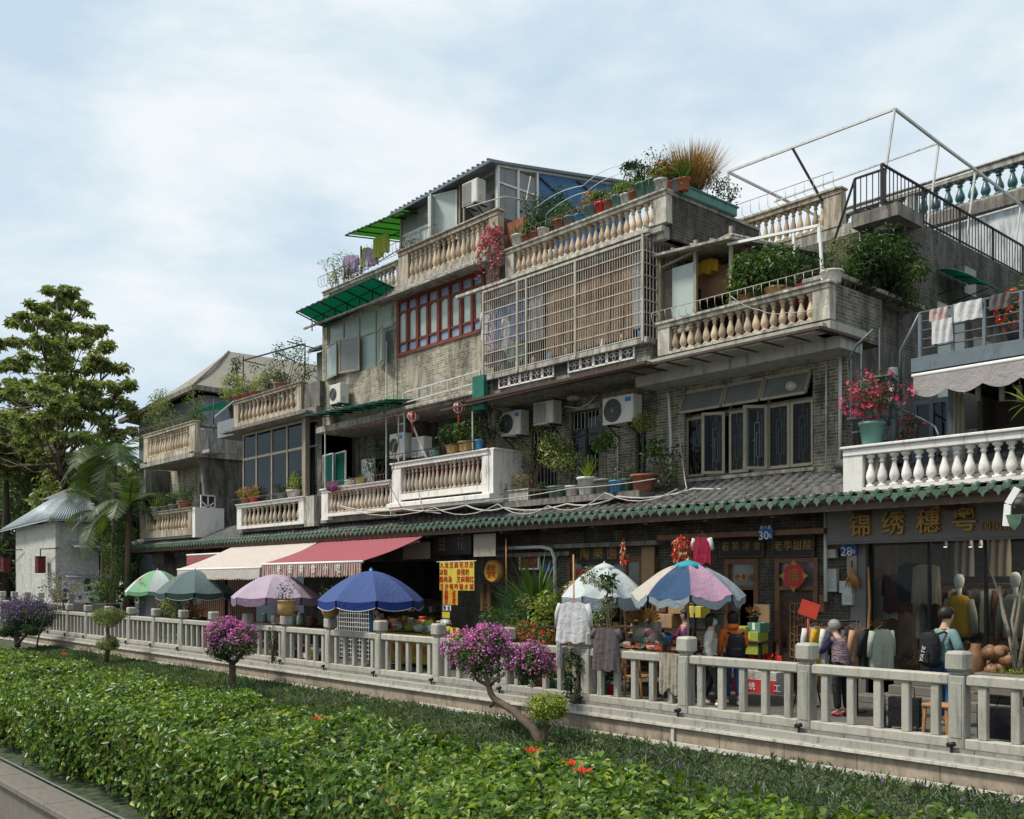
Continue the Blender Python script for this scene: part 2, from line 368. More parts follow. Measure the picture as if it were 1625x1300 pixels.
M['bark'] = plain('bark', (.10,.075,.055), .9, var=.3, vs=14, bmp=.6); M['bark_dk'] = plain('dark bark', (.045,.035,.028), .9, var=.3, vs=14, bmp=.6)
M['hedge'] = leafmat('hedge leaf', (.035,.085,.014), (.13,.23,.03), (.30,.36,.05), .33)
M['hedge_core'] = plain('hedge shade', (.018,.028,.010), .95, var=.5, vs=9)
M['leaf_a'] = leafmat('mid green leaf', (.035,.08,.02), (.09,.16,.04)); M['leaf_b'] = leafmat('dark green leaf', (.018,.045,.018), (.045,.09,.03))
M['leaf_y'] = leafmat('yellow green leaf', (.13,.20,.03), (.32,.36,.06)); M['leaf_o'] = leafmat('olive tree leaf', (.10,.135,.045), (.27,.31,.12))
M['leaf_far'] = leafmat('far tree leaf', (.04,.07,.03), (.11,.155,.06)); M['leaf_pm'] = leafmat('palm leaflet', (.025,.055,.02), (.09,.13,.035)); M['leaf_blue'] = leafmat('grey green blade', (.04,.10,.06), (.09,.19,.12))
M['cover'] = leafmat('ground cover blade', (.06,.10,.055), (.15,.21,.12), (.26,.31,.21)); M['dry'] = leafmat('dry grass', (.24,.12,.045), (.42,.25,.11)); M['leaf_br'] = leafmat('browning leaf', (.10,.07,.025), (.22,.17,.06))
M['fl_mag'] = leafmat('magenta bract', (.48,.07,.46), (.78,.26,.74), None, .6, .3); M['fl_pur'] = leafmat('violet bloom', (.14,.05,.36), (.26,.10,.5), None, .6, .3)
M['fl_red'] = leafmat('red petal', (.5,.02,.015), (.7,.06,.03), None, .5, .3); M['fl_pink'] = leafmat('pink bloom', (.45,.03,.12), (.65,.10,.22), None, .5, .3)
M['fl_white'] = leafmat('cream blossom', (.5,.48,.30), (.68,.66,.5), None, .6, .3); M['variegated'] = leafmat('variegated leaf', (.08,.14,.05), (.32,.36,.20))
M['gold'] = plain('gold lettering', (.32,.18,.04), .5, metal=.3, var=.2, bmp=0); M['board'] = plain('black signboard', (.018,.016,.015), .5, var=.3)
M['signwall'] = plain('taupe fascia board', (.15,.135,.13), .6, var=.06, vs=2); M['plate_blue'] = plain('blue enamel', (.01,.07,.30), .35, bmp=0); M['white'] = plain('white paint', (.72,.72,.70), .6, var=.04, bmp=0)
M['cardboard'] = plain('cardboard', (.34,.22,.12), .85, var=.12, vs=5); M['yellow'] = plain('yellow banner', (.50,.42,.05), .7, var=.1); M['orange'] = plain('orange banner', (.50,.27,.03), .7, var=.1)
M['red'] = plain('red print', (.45,.02,.02), .6, bmp=0, var=.15); M['redbox'] = plain('red panel', (.42,.03,.03), .6, var=.15); M['skin'] = plain('skin', (.48,.29,.20), .55, var=.05, bmp=0)
M['hair'] = plain('black hair', (.015,.012,.011), .5, var=.3); M['hair_grey'] = plain('grey hair', (.22,.21,.20), .6, var=.4, vs=60); M['lilac'] = clothmat('lilac cloth', (.46,.37,.47))
def C(n, c, **k): M[n] = clothmat(n, c, **k); return M[n]
C('c_white', (.68,.68,.68)); C('c_offwhite', (.52,.51,.48)); C('c_grey', (.15,.125,.13)); C('c_orange', (.68,.16,.03), trans=.1); C('c_teal', (.16,.26,.27), trans=.1); C('c_jean', (.035,.09,.19), trans=.05)
C('c_black', (.018,.018,.022), trans=.05); C('c_purple', (.045,.035,.10), trans=.05); C('c_plum', (.12,.03,.09), trans=.1); C('c_red', (.30,.02,.05)); C('c_yellow', (.60,.38,.03)); C('c_peach', (.50,.30,.19)); C('c_beige', (.42,.37,.29)); C('c_blue', (.10,.18,.38)); C('c_lime', (.38,.45,.08)); C('c_mint', (.40,.44,.36)); C('c_maroon', (.14,.03,.035)); C('c_brown', (.16,.085,.05)); C('c_ltblue', (.35,.50,.60)); C('c_pinkw', (.60,.45,.42))
C('u_blue', (.08,.125,.31), trans=.3); C('u_blued', (.025,.055,.25), trans=.2); C('u_lilac', (.50,.41,.50), trans=.3); C('u_lilacd', (.27,.19,.28), trans=.2)
C('u_grey', (.12,.17,.17), trans=.2); C('u_greyd', (.04,.07,.06), trans=.1); C('u_green', (.24,.46,.27), trans=.3); C('u_white', (.60,.66,.66), trans=.3); C('u_navy', (.04,.08,.16), trans=.15); C('u_pink', (.50,.31,.43), trans=.3); C('u_cyan', (.06,.38,.46), trans=.3); C('u_slate', (.30,.36,.40), trans=.2); C('u_cream', (.56,.51,.45), trans=.3)
C('aw_red', (.42,.13,.15), trans=.3); C('aw_pink', (.66,.59,.54), trans=.3); C('aw_grey', (.40,.37,.37), trans=.25)
def stripes(t, v, c):
    w = N(t, 'ShaderNodeTexWave'); w.bands_direction = 'X'; w.inputs['Scale'].default_value = 2.6; t.links.new(v, w.inputs['Vector'])
    return mix(t, ramp(t, w.outputs['Fac'], .45, .55), c, (.20,.05,.045))
C('aw_stripe', (.42,.38,.33), trans=.1, pat=stripes)
def knit(t, v, c):
    n1 = noise(t, mapped(t, v, (6, 6, 55)), 1.2, 3)
    n = N(t, 'ShaderNodeValToRGB'); e = n.color_ramp.elements; n.color_ramp.interpolation = 'CONSTANT'; e[0].color = (.05,.045,.07,1); e[1].position = .62; e[1].color = (.45,.43,.40,1)
    k = e.new(.44); k.color = (.30,.12,.12,1); k = e.new(.5); k.color = (.18,.19,.24,1); k = e.new(.56); k.color = (.07,.07,.09,1)
    t.links.new(n1, n.inputs['Fac']); return n.outputs[0]
C('c_knit', (.2,.2,.2), trans=0, pat=knit)
def curtain(t, v, c):
    w = noise(t, mapped(t, v, (9, 9, .5)), 1.6, 3)
    n = N(t, 'ShaderNodeValToRGB'); e = n.color_ramp.elements; e[0].position = .35; e[0].color = (.10,.045,.025,1); e[1].position = .62; e[1].color = (.48,.31,.20,1)
    t.links.new(w, n.inputs['Fac']); return n.outputs[0]
C('bamboo', (.3,.2,.1), trans=.1, pat=curtain)

# ------------------------------------------------------------------ builders
def leaves(name, P, Nn, size, m, parent=None, asp=.5, jit=.7, fold=.18, droop=0, org=None, **tags):
    'one mesh of folded leaf blades at points P facing Nn'
    n = len(P); P = np.asarray(P, float); Nn = np.asarray(Nn, float)
    Nn = Nn + rng.normal(0, jit, (n, 3)); Nn /= np.linalg.norm(Nn, axis=1)[:, None] + 1e-9
    A = rng.normal(0, 1, (n, 3)); A[:, 2] -= droop; A -= Nn * (A * Nn).sum(1)[:, None]; A /= np.linalg.norm(A, axis=1)[:, None] + 1e-9
    B = np.cross(Nn, A); L_ = (size * rng.uniform(.6, 1.25, n))[:, None]; w = L_ * asp / 2
    o = ORG[parent.name] if parent else Vector(org if org is not None else (0, 0, 0))
    P = P - np.array(o)
    v = np.empty((n, 4, 3)); v[:, 0] = P; v[:, 1] = P + A*L_*.45 + B*w + Nn*L_*fold; v[:, 2] = P + A*L_ - Nn*L_*.08; v[:, 3] = P + A*L_*.45 - B*w + Nn*L_*fold
    base = np.arange(n)[:, None] * 4
    f = np.concatenate([base + [0, 1, 2], base + [0, 2, 3]], 1).reshape(-1)
    me = bpy.data.meshes.new(name); me.vertices.add(n*4); me.vertices.foreach_set('co', v.reshape(-1))
    me.loops.add(len(f)); me.loops.foreach_set('vertex_index', f.astype(np.int32))
    me.polygons.add(n*2); me.polygons.foreach_set('loop_start', np.arange(0, n*6, 3, dtype=np.int32)); me.polygons.foreach_set('loop_total', np.full(n*2, 3, dtype=np.int32))
    me.update(calc_edges=True); me.validate()
    ob = link(name, me, parent, m)
    if not parent: ob.location = o; ORG[ob.name] = o
    return tag(ob, **tags)
def blob_pts(blobs, n, shell=.55):
    vol = np.array([b[1][0]*b[1][1]+b[1][1]*b[1][2]+b[1][0]*b[1][2] for b in blobs]); idx = rng.choice(len(blobs), n, p=vol/vol.sum())
    d = rng.normal(0, 1, (n, 3)); d /= np.linalg.norm(d, axis=1)[:, None]
    r = shell + (1-shell) * rng.random(n)**.6
    r *= 1 + .12*np.sin(d[:, 0]*7 + idx) * np.cos(d[:, 2]*6)
    c = np.array([b[0] for b in blobs], float)[idx]; rad = np.array([b[1] for b in blobs], float)[idx]
    return c + d * rad * r[:, None], d
def foliage(name, parent, blobs, n, size, m, shell=.45, up=.5, **k):
    p, d = blob_pts(blobs, n, shell); d = d + [0, 0, up]
    return leaves(name, p, d, size, m, parent, **k)
def clump(c, r, k, spread=.6):
    'several overlapping blobs for an uneven outline'
    c = np.array(c, float); r = np.array(r, float); out = []
    for i in range(k):
        d = rng.normal(0, 1, 3); d /= np.linalg.norm(d)
        out.append((c + d*r*spread*rng.uniform(.6, 1), r*rng.uniform(.42, .6)))
    out.append((c, r*.85)); return out
def blades(name, parent, c, n, L0, w, m, spread=1.0, curve=.5, r0=.05, seg=3, up=.6):
    'long arching blades from a base'
    v = []; f = []
    for i in range(n):
        a = rng.uniform(0, 2*pi); e = rng.uniform(up-.5*spread, 1.45) ; l = L0*rng.uniform(.6, 1.1)
        d = Vector((cos(a)*cos(e), sin(a)*cos(e), sin(e))); p = Vector(c) + Vector((cos(a), sin(a), 0))*r0*rng.random()
        sd_ = d.cross(Vector((0,0,1))).normalized(); b = len(v)
        for k in range(seg+1):
            ww = w*(1-k/seg)**.6*(.6 if k == 0 else 1)
            v += [p + sd_*ww/2, p - sd_*ww/2]
            p = p + d*l/seg; d = (d + Vector((0,0,-curve/seg))).normalized()
        f += [(b+2*k, b+2*k+1, b+2*k+3, b+2*k+2) for k in range(seg)]
    mb = MB(); mb.add(v, f, True); return mb.build(name, m, parent)

POTS = {'round': [(0,.0),(.72,.0),(.74,.02),(.98,.86),(1.06,.87),(1.06,1.0),(.92,1.0),(.90,.9),(0,.88)],
        'belly': [(0,0),(.62,0),(.9,.3),(1.0,.6),(.92,.88),(1.0,.93),(1.0,1.0),(.84,1.0),(.8,.9),(0,.88)]}
def pot_mesh(mb, x, y, z, r, h, kind='round', n=14):
    if kind == 'box':
        mb.box(x-r, x+r, y-r*.6, y+r*.6, z, z+h*.9); mb.box(x-r*1.06, x+r*1.06, y-r*.66, y+r*.66, z+h*.9, z+h)
    else: mb.lathe(x, y, z, [(a*r, b*h) for a, b in POTS[kind]], n)
def potted(p, kind, pm, r, h, pr, label, group=None, lm='leaf_a', shape='round', ls=.07, nn=None, tall=0, fl=None, cat='potted plant'):
    'pot with a plant: kind = shrub, sparse, spiky, grass, tall, flower'
    x, y, z = p; t = thing('potted_plant', p, label, cat, group)
    mb = MB(); pot_mesh(mb, x, y, z, r, h, shape); mb.build('pot', M[pm], t)
    zt = z + h*.95
    if kind in ('shrub', 'flower', 'sparse', 'tall'):
        zc = zt + (tall or pr*.55) ; dens = {'shrub': 1, 'flower': 1, 'sparse': .35, 'tall': .8}[kind]
        n = nn or int(420*dens*(pr/.35)**1.6 * (.07/ls)**1.3)
        bl = clump((x, y, zc), (pr, pr*.85, pr*.8), 5 if kind != 'sparse' else 8, .75 if kind != 'sparse' else 1.0)
        s = MB()
        for i in range(4 if not tall else 1):
            q = Vector(bl[i][0]) if not tall else Vector((x, y, zc - pr*.3))
            s.tube([(x+random.uniform(-.02,.02), y, zt-.04), (x*.6+q.x*.4, y, zt*.5+q.z*.5), q], [.014+.01*(pr>.4), .012, .006], 5)
        if tall:
            for i in range(4): s.tube([(x, y, zc-pr*.35), Vector(bl[i][0])], [.012, .005], 4)
        s.build('stem', M['bark'], t)
        foliage('foliage', t, bl, n, ls, M[lm], shell=.25)
        if fl:
            p2, d2 = blob_pts(bl, max(30, n//3), .85); leaves('flowers', p2, d2, ls*.75, M[fl], t, asp=.9)
    elif kind == 'spiky': blades('foliage', t, (x, y, zt), nn or 34, pr*1.5, .035*pr/.4+.012, M[lm], .7, .35, r*.4)
    elif kind == 'grass': blades('foliage', t, (x, y, zt), nn or 240, pr*1.6, .012, M[lm], .5, .45, r*.7)
    return t

def ac_unit(px0, px1, py0, py1, Y, label, group, logo='blue', fan='round', bracket=True):
    a, b = at(px0, py1, Y), at(px1, py0, Y); x0, x1, z0 = a.x, b.x, a.z; z1 = at(px0, py0, Y).z
    D = .30; w = x1 - x0; t = thing('air_conditioner', ((x0+x1)/2, Y, z0), label, 'air conditioner', group)
    MB().cbox(x0, x1, Y, Y+D, z0, z1, .012).build('casing', M['ac'], t)
    cx_, cz = x0 + w*.34, (z0+z1)/2; r = min(w*.30, (z1-z0)*.42)
    g = MB()
    if fan == 'round':
        g.lathe(0, 0, 0, [(r, 0), (r, .012)], 24, False); V = [(cx_+v[0], Y-v[2], cz+v[1]) for v in g.v]; F = g.f; g = MB(); g.add(V, F)
        g.build('fan_grille', M['ac_dk'], t)
        h = MB(); 
        for rr in (r*.35, r*.6, r*.82, r*1.0): h.tube([(cx_+rr*cos(q*pi/12), Y-.018, cz+rr*sin(q*pi/12)) for q in range(25)], .004, 4)
        h.obox((cx_, Y-.02, cz), (r*.32, .012, r*.32)); h.build('fan_guard', M['pot_grey'], t)
    else:
        g.box(x0+w*.05, x0+w*.62, Y-.01, Y, z0+.04, z1-.04); g.build('grille', M['ac_side'], t)
        h = MB()
        for q in range(14): zz = z0+.05+(z1-z0-.1)*q/13; h.box(x0+w*.05, x0+w*.62, Y-.018, Y-.01, zz-.004, zz+.004)
        h.build('grille_slats', M['ac_dk'], t)
    MB().box(x0+w*.70, x1-.02, Y-.006, Y, z0+.03, z1-.03).build('side_panel', M['ac'], t)
    if logo: MB().box(x0+w*.74, x1-w*.07, Y-.010, Y-.006, z1-(z1-z0)*.26, z1-(z1-z0)*.10).build('badge', M[logo], t)
    MB().box(x1, x1+.015, Y+.05, Y+.16, z0+.06, z0+.2).box(x1, x1+.03, Y+.08, Y+.12, z0+.1, z0+.13).build('valve_cover', M['ac_side'], t)
    if bracket:
        k = MB()
        for xx in (x0+w*.18, x1-w*.18): k.bar((xx, Y-.02, z0-.015), (xx, Y+D+.12, z0-.015), .03).bar((xx, Y+.02, z0-.02), (xx, Y+D+.1, z0-.28), .025)
        k.build('bracket', M['iron'], t)
    return t

BAL = [(.95,0),(.95,.07),(.62,.075),(.55,.11),(.72,.16),(.98,.26),(1.0,.33),(.85,.45),(.56,.58),(.40,.70),(.40,.76),(.62,.775),(.62,.81),(.44,.83),(.50,.87),(.9,.92),(.95,.925),(.95,1)]
_bal = {}
def baluster_me(h, r, m, n=10):
    k = (round(h,3), round(r,3), m.name)
    if k not in _bal:
        b = MB(); b.lathe(0, 0, 0, [(a*r, z*h) for a, z in BAL], n)
        me = bpy.data.meshes.new('baluster'); me.from_pydata(b.v, [], b.f); me.polygons.foreach_set('use_smooth', b.sm); me.materials.append(m); _bal[k] = me
    return _bal[k]
def balustrade(bld, x0, x1, Y, z0, z1, n, m, bm, pier=(.3,.3), depth=.2, foot=.1, rail=.14, mids=(), side=None, r=None, below=0):
    'front balustrade of a balcony: piers, top rail, bottom rail as one part; balusters its sub-parts'
    b = MB(); lip = .04
    b.cbox(x0, x1, Y-.02, Y+depth, z1-rail, z1-.05, .01).cbox(x0-lip, x1+lip, Y-lip-.02, Y+depth+.02, z1-.05, z1, .012)
    b.box(x0+pier[0]-.01, x1-pier[1]+.01, Y+.003, Y+depth-.003, z0, z0+foot)
    b.box(x0, x0+pier[0], Y, Y+depth+.003, z0-below, z1-rail); b.box(x1-pier[1], x1, Y, Y+depth+.003, z0-below, z1-rail)
    for q in mids: b.box(q-.12, q+.12, Y+.001, Y+depth, z0, z1-rail)
    o = b.build('balustrade', m, bld)
    a, c = x0+pier[0], x1-pier[1]; hh = z1-rail-z0-foot; step = (c-a)/n
    me = baluster_me(hh, r or min(step*.40, .085), bm)
    for i in range(n):
        xx = a+(i+.5)*step
        if any(abs(xx-q) < .14 for q in mids): continue
        s = bpy.data.objects.new('baluster', me); COL.objects.link(s); s.parent = o
        s.location = Vector((xx+random.uniform(-.006,.006), Y+depth/2+random.uniform(-.008,.008), z0+foot)) - ORG[bld.name]; s.rotation_euler = (random.gauss(0,.012), random.gauss(0,.012), random.uniform(0, 6))
    return o

def rack(bld, x0, x1, Y, z, h=.22, out=.1, step=.16, m='rack', name='flowerpot_rack', ret=0):
    'wire flower rack along a rail top, its bars bowed outward'
    b = MB(); b.tube([(x0, Y-out, z+h), (x1, Y-out, z+h)], .011, 4).tube([(x0, Y-.02, z+.01), (x1, Y-.02, z+.01)], .007, 4)
    n = max(1, int((x1-x0)/step))
    for i in range(n+1):
        xx = x0+(x1-x0)*i/n; b.tube([(xx, Y-.02, z+.005), (xx, Y-out*.9, z+.03), (xx, Y-out, z+h)], .007, 4)
    if ret:
        b.tube([(x1, Y-out, z+h), (x1+out*.5, Y+ret, z+h)], .011, 4)
        for i in range(int(ret/step)): yy = Y+i*step; b.tube([(x1-.02, yy, z), (x1+out*.5, yy, z+h)], .007, 4)
    return b.build(name, M[m], bld)

def window(bld, x0, x1, z0, z1, Y, cols, rows, fm, gm, fw=.05, d=.06, name='window', split=None):
    'frame mesh as the part, pane sheet as its sub-part; cols / rows are counts or fraction lists'
    cs = [i/cols for i in range(cols+1)] if isinstance(cols, int) else cols
    rs = [i/rows for i in range(rows+1)] if isinstance(rows, int) else rows
    b = MB()
    for c in cs: xx = min(max(x0+(x1-x0)*c, x0+fw/2), x1-fw/2); b.box(xx-fw/2, xx+fw/2, Y, Y+d, z0, z1)
    for r_ in rs: zz = min(max(z0+(z1-z0)*r_, z0+fw/2), z1-fw/2); b.box(x0, x1, Y+.004, Y+d-.004, zz-fw/2, zz+fw/2)
    o = b.build(name, fm if not isinstance(fm, str) else M[fm], bld)
    MB().box(x0+fw*.5, x1-fw*.5, Y+d*.45, Y+d*.45+.008, z0+fw*.5, z1-fw*.5).build('pane', gm if not isinstance(gm, str) else M[gm], o)
    return o
def leafsash(bld, x, w, z0, z1, Y, ang, fm, gm, fw=.045, hinge=1, name='open_sash'):
    'casement swung out about a vertical hinge at (x, Y)'
    Rz = Matrix.Rotation(ang, 4, 'Z'); b = MB(); s = 1 if hinge > 0 else -1
    X0, X1 = (0, w) if s > 0 else (-w, 0)
    b.box(X0, X0+fw, -.02, .02, z0, z1).box(X1-fw, X1, -.02, .02, z0, z1).box(X0+fw, X1-fw, -.019, .019, z0, z0+fw).box(X0+fw, X1-fw, -.019, .019, z1-fw, z1)
    b.v = [tuple(Vector((x, Y, 0)) + Rz @ Vector(v)) for v in b.v]; o = b.build(name, M[fm], bld)
    g = MB(); g.box(X0+fw*.6, X1-fw*.6, -.004, .004, z0+fw*.6, z1-fw*.6); g.v = [tuple(Vector((x, Y, 0)) + Rz @ Vector(v)) for v in g.v]; g.build('pane', M[gm], o)
    return o

def text(parent, s, x, y, z, size, m, ext=.008, name='lettering', rot=0, sx=1, bold=0, vertical=False, align='CENTER', rz=0, rx=90):
    fc = bpy.data.curves.new('lettering', 'FONT'); fc.body = '\n'.join(s) if vertical else s; fc.size = size; fc.align_x = align; fc.align_y = 'CENTER'; fc.extrude = ext; fc.offset = bold
    fc.resolution_u = 2
    if vertical: fc.space_line = .8
    tmp = bpy.data.objects.new('lettering', fc); COL.objects.link(tmp); tmp.location = (x, y, z); tmp.rotation_euler = (R(rx), R(0), R(rz)); tmp.scale.x = sx
    bpy.context.view_layer.update()
    me = bpy.data.meshes.new_from_object(tmp.evaluated_get(bpy.context.evaluated_depsgraph_get()))
    me.transform(Matrix.Translation(-ORG[parent.name]) @ tmp.matrix_world); bpy.data.objects.remove(tmp)
    me.materials.clear(); return link(name, me, parent, M[m])

def sheet(name, x0, x1, z0, z1, Y, m, parent=None, folds=6, amp=.03, nu=30, nv=10, shape=None, sag=0, drop=0, dy=0, **k):
    'hanging cloth with folds; shape(u,v) may narrow it'
    def fn(u, v):
        x = x0+(x1-x0)*u; z = z1+(z0-z1)*v
        if shape: x, z = shape(u, v, x, z)
        return (x, Y + amp*(.3+.7*v)*sin(u*folds*2*pi+1.3*v) + amp*.4*sin(u*17+v*5) + dy*v, z - sag*sin(pi*u)*(1-v) - drop*v*(.5+.5*sin(u*9)))
    b = MB(); b.grid(fn, nu, nv); n = len(b.v)
    b.add([(p[0], p[1]+.006, p[2]) for p in b.v[:n]], [tuple(reversed(f)) for f in b.f[:]], True)
    return b.build(name, M[m], parent, **k)
def garment(x, y, z, w, h, m, label, group=None, kind='shirt', ang=0, hanger=True, m2=None, fold=.018, cat='garment', sl=.45, open_=False):
    'garment on a hanger, hook at (x,y,z); w shoulder width, h length'
    t = thing('hanging_garment' if kind != 'towel' else 'towel', (x, y, z), label, cat, group); Rz = Matrix.Rotation(ang, 4, 'Z')
    def put(b, nm, mm):
        b.v = [tuple(Vector((x,y,z)) + Rz @ Vector(v)) for v in b.v]; return b.build(nm, M[mm], t)
    if hanger:
        hb = MB(); hb.tube([(0,0,.0),(.02,0,.03),(0,0,.05),(-.015,0,.03)], .004, 4).tube([(-w*.42,0,-.10),(0,0,0),(w*.42,0,-.10),(-w*.42,0,-.10)], .005, 4); put(hb, 'hanger', 'wood_md' if kind != 'dark' else 'iron')
    def body(sgn):
        b = MB()
        def fn(u, v):
            q = u*2-1; half = w/2*(.92 + .12*v if v > .08 else .92)
            zt = -.03 - abs(q)*.09 - (.05*(1-abs(q)*3) if abs(q) < .33 else 0)
            zz = zt + (-h - zt)*v - .02*sin(q*8)*v
            th = .045*(1-q*q*.9)**.5 + .004
            return (q*half, sgn*th + fold*(.7*sin(q*5.3+v*1.7+w*40)+.5*sin(q*13+v*4)+.35*sin(q*23-v*3+h*30))*(.25+.75*v), zz)
        b.grid(fn, 26, 10); return b
    f = body(-1); g = body(1); nb = len(f.v); f.add(g.v, [tuple(reversed(k)) for k in g.f], True); put(f, 'body', m)
    if kind in ('shirt', 'long'):
        for s in (-1, 1):
            l = h*(sl if kind == 'shirt' else .85); b = MB()
            b.tube([(s*w*.40,0,-.10),(s*w*.50,0,-.13-l*.35),(s*w*.53,.01,-.12-l)], [.055,.045,.038], 8); put(b, 'sleeve', m2 or m)
    return t

def skin(name, J, E_, m, parent=None, sub=2, org=None, root=0):
    'body grown round a skeleton: J = {joint: (x,y,z,r)} or with rx,ry, E_ = edges'
    ks = list(J); me = bpy.data.meshes.new(name); me.from_pydata([J[k][:3] for k in ks], [(ks.index(a), ks.index(b)) for a, b in E_], [])
    o = bpy.data.objects.new(name, me); COL.objects.link(o); md = o.modifiers.new('s', 'SKIN'); md.use_smooth_shade = True; md.branch_smoothing = .5
    for i, k in enumerate(ks):
        r = J[k][3:]; me.skin_vertices[0].data[i].radius = (r[0], r[1] if len(r) > 1 else r[0]); me.skin_vertices[0].data[i].use_root = (i == root)
    ms = o.modifiers.new('d', 'SUBSURF'); ms.levels = sub; ms.render_levels = sub
    bpy.context.view_layer.update()
    m2 = bpy.data.meshes.new_from_object(o.evaluated_get(bpy.context.evaluated_depsgraph_get())); bpy.data.objects.remove(o)
    m2.materials.clear(); ob = link(name, m2, parent, m); return ob

def person(loc, heading, H, label, pose, top, trousers, shoes, hair='hair', hairlen=.0, mask=False, top_r=1.0, legs=True, hood=False, sleeve=True):
    'standing figure, local +y is the way it faces; pose overrides joints'
    k = H/1.70
    J = dict(pelvis=(0,0,.93), spine=(0,.01,1.10), chest=(0,0,1.28), neck0=(0,-.01,1.42), neck=(0,.005,1.50), jaw=(0,.035,1.545), head=(0,.015,1.615), crown=(0,.005,1.66),
             shL=(-.17,0,1.385), elL=(-.225,-.02,1.12), wrL=(-.235,.05,.88), shR=(.17,0,1.385), elR=(.225,-.02,1.12), wrR=(.235,.05,.88),
             hipL=(-.09,0,.88), knL=(-.10,.02,.49), anL=(-.10,-.02,.09), toL=(-.11,.13,.03), hipR=(.09,0,.88), knR=(.10,.02,.49), anR=(.10,-.02,.09), toR=(.11,.13,.03))
    J.update(pose); 
    Rz = Matrix.Rotation(heading, 3, 'Z'); T = lambda v: Rz @ Vector(v)*k
    Pn = {a: T(b) for a, b in J.items()}
    rad = dict(pelvis=(.145,.11), spine=(.125,.095), chest=(.15,.105), neck0=(.075,.07), neck=(.055,.058), jaw=(.062,.078), head=(.095,.112), crown=(.075,.088),
               sh=.055, el=.042, wr=.028, hip=.085, kn=.058, an=.038, to=.035)
    def rr(a): 
        q = rad.get(a, rad.get(a[:-1], .05)); q = q if isinstance(q, tuple) else (q,)
        return tuple(z*k for z in q)
    t = thing('person', loc, label, 'person'); ORG[t.name] = Vector((0,0,0))
    JJ = {a: (*Pn[a], *rr(a)) for a in J}
    E_ = [('pelvis','spine'),('spine','chest'),('chest','neck0'),('neck0','neck'),('neck','jaw'),('jaw','head'),('head','crown')]
    for s in 'LR':
        E_ += [('chest','sh'+s),('sh'+s,'el'+s),('el'+s,'wr'+s)]
        if legs: E_ += [('pelvis','hip'+s),('hip'+s,'kn'+s),('kn'+s,'an'+s),('an'+s,'to'+s)]
        wr, el = Pn['wr'+s], Pn['el'+s]; d = (wr-el).normalized(); side = d.cross(T((1 if s == 'R' else -1, 0, .0)) if abs(d.z) > .6 else Vector((0,0,1))); side.normalize(); nrm = d.cross(side).normalized()
        pm_ = wr + d*.05*k; JJ['pm'+s] = (*pm_, .026*k, .018*k); E_.append(('wr'+s, 'pm'+s))
        for i, (o, l) in enumerate(((-.026,.060),(-.009,.072),(.009,.068),(.026,.052))):
            a1 = pm_ + side*o*k + d*.035*k; a2 = a1 + d*l*.55*k + nrm*.012*k; a3 = a2 + d*l*.35*k + nrm*.028*k
            for q, (pt, r_) in enumerate(((a1,.0095),(a2,.0085),(a3,.007))): JJ[f'f{i}{q}{s}'] = (*pt, r_*k)
            E_ += [('pm'+s, f'f{i}0{s}'), (f'f{i}0{s}', f'f{i}1{s}'), (f'f{i}1{s}', f'f{i}2{s}')]
        th = wr + d*.022*k; t1 = th - side*.038*k + d*.018*k; t2 = t1 - side*.012*k + d*.032*k + nrm*.014*k
        JJ['t1'+s] = (*t1, .010*k); JJ['t2'+s] = (*t2, .0085*k); E_ += [('wr'+s, 't1'+s), ('t1'+s, 't2'+s)]
    if not legs:
        for a in [a for a in JJ if a[:-1] in ('hip','kn','an','to')]: JJ.pop(a)
    skin('body', JJ, E_, M['skin'], t, 1, root=0)
    # face
    hc, jw = Pn['head'], Pn['jaw']; up = (Pn['crown']-Pn['neck']).normalized(); fw = (T((0,1,0)) - up*up.dot(T((0,1,0)))).normalized()
    if 'face' in pose: fw = T(pose['face']).normalized(); fw = (fw - up*up.dot(fw)).normalized()
    rt = fw.cross(up)
    f = MB(); nb = hc + fw*.085*k - up*.02*k
    f.add([nb+up*.03*k, nb-rt*.016*k-up*.012*k, nb+rt*.016*k-up*.012*k, nb+fw*.024*k-up*.006*k, nb-up*.018*k], [(0,1,3),(0,3,2),(1,4,3),(4,2,3)], True)
    for sg in (-1, 1): f.tube([hc+rt*sg*.074*k+up*.02*k, hc+rt*sg*.086*k, hc+rt*sg*.076*k-up*.03*k], [.010,.013,.009], 5)
    f.build('face', M['skin'], t)
    e = MB()
    for sg in (-1, 1):
        e.obox(hc+rt*sg*.03*k+fw*.088*k+up*.005*k, (.02*k,.012*k,.010*k), Matrix((rt, fw, up)).transposed()); e.obox(hc+rt*sg*.032*k+fw*.088*k+up*.027*k, (.03*k,.008*k,.006*k), Matrix((rt, fw, up)).transposed())
    e.build('eyes', M['hair'], t)
    # hair: cap over the back and top of the skull
    hm = MB(); Mx = Matrix((rt, fw, up)).transposed()
    def hf(u, v):
        a = u*2*pi; b = v*pi*.5; front = cos(a)   # a=0 is front
        low = (.30 if front > .35 else -.55 - hairlen*3) ; el_ = pi/2 - v*(pi/2 - math.asin(max(-.95, min(.95, low if front > .35 else -.55))))
        q = Vector((sin(a)*cos(el_)*.104, cos(a)*cos(el_)*.122-.010, sin(el_)*.118+.016))
        if front < .35 and v > .8: q.z -= hairlen*(v-.8)*5
        return hc + Mx @ (q*k)
    hm.grid(hf, 20, 10); hm.build('hair', M[hair], t)
    if mask:
        mm = MB(); mm.grid(lambda u, v: hc + Mx @ (Vector((sin((u-.5)*2.6)*.078, cos((u-.5)*2.6)*.098+.012*sin(v*pi), -.005-.08*v))*k), 8, 5); mm.build('face_mask', M['c_ltblue'], t)
    tr_ = top_r; JT = {}
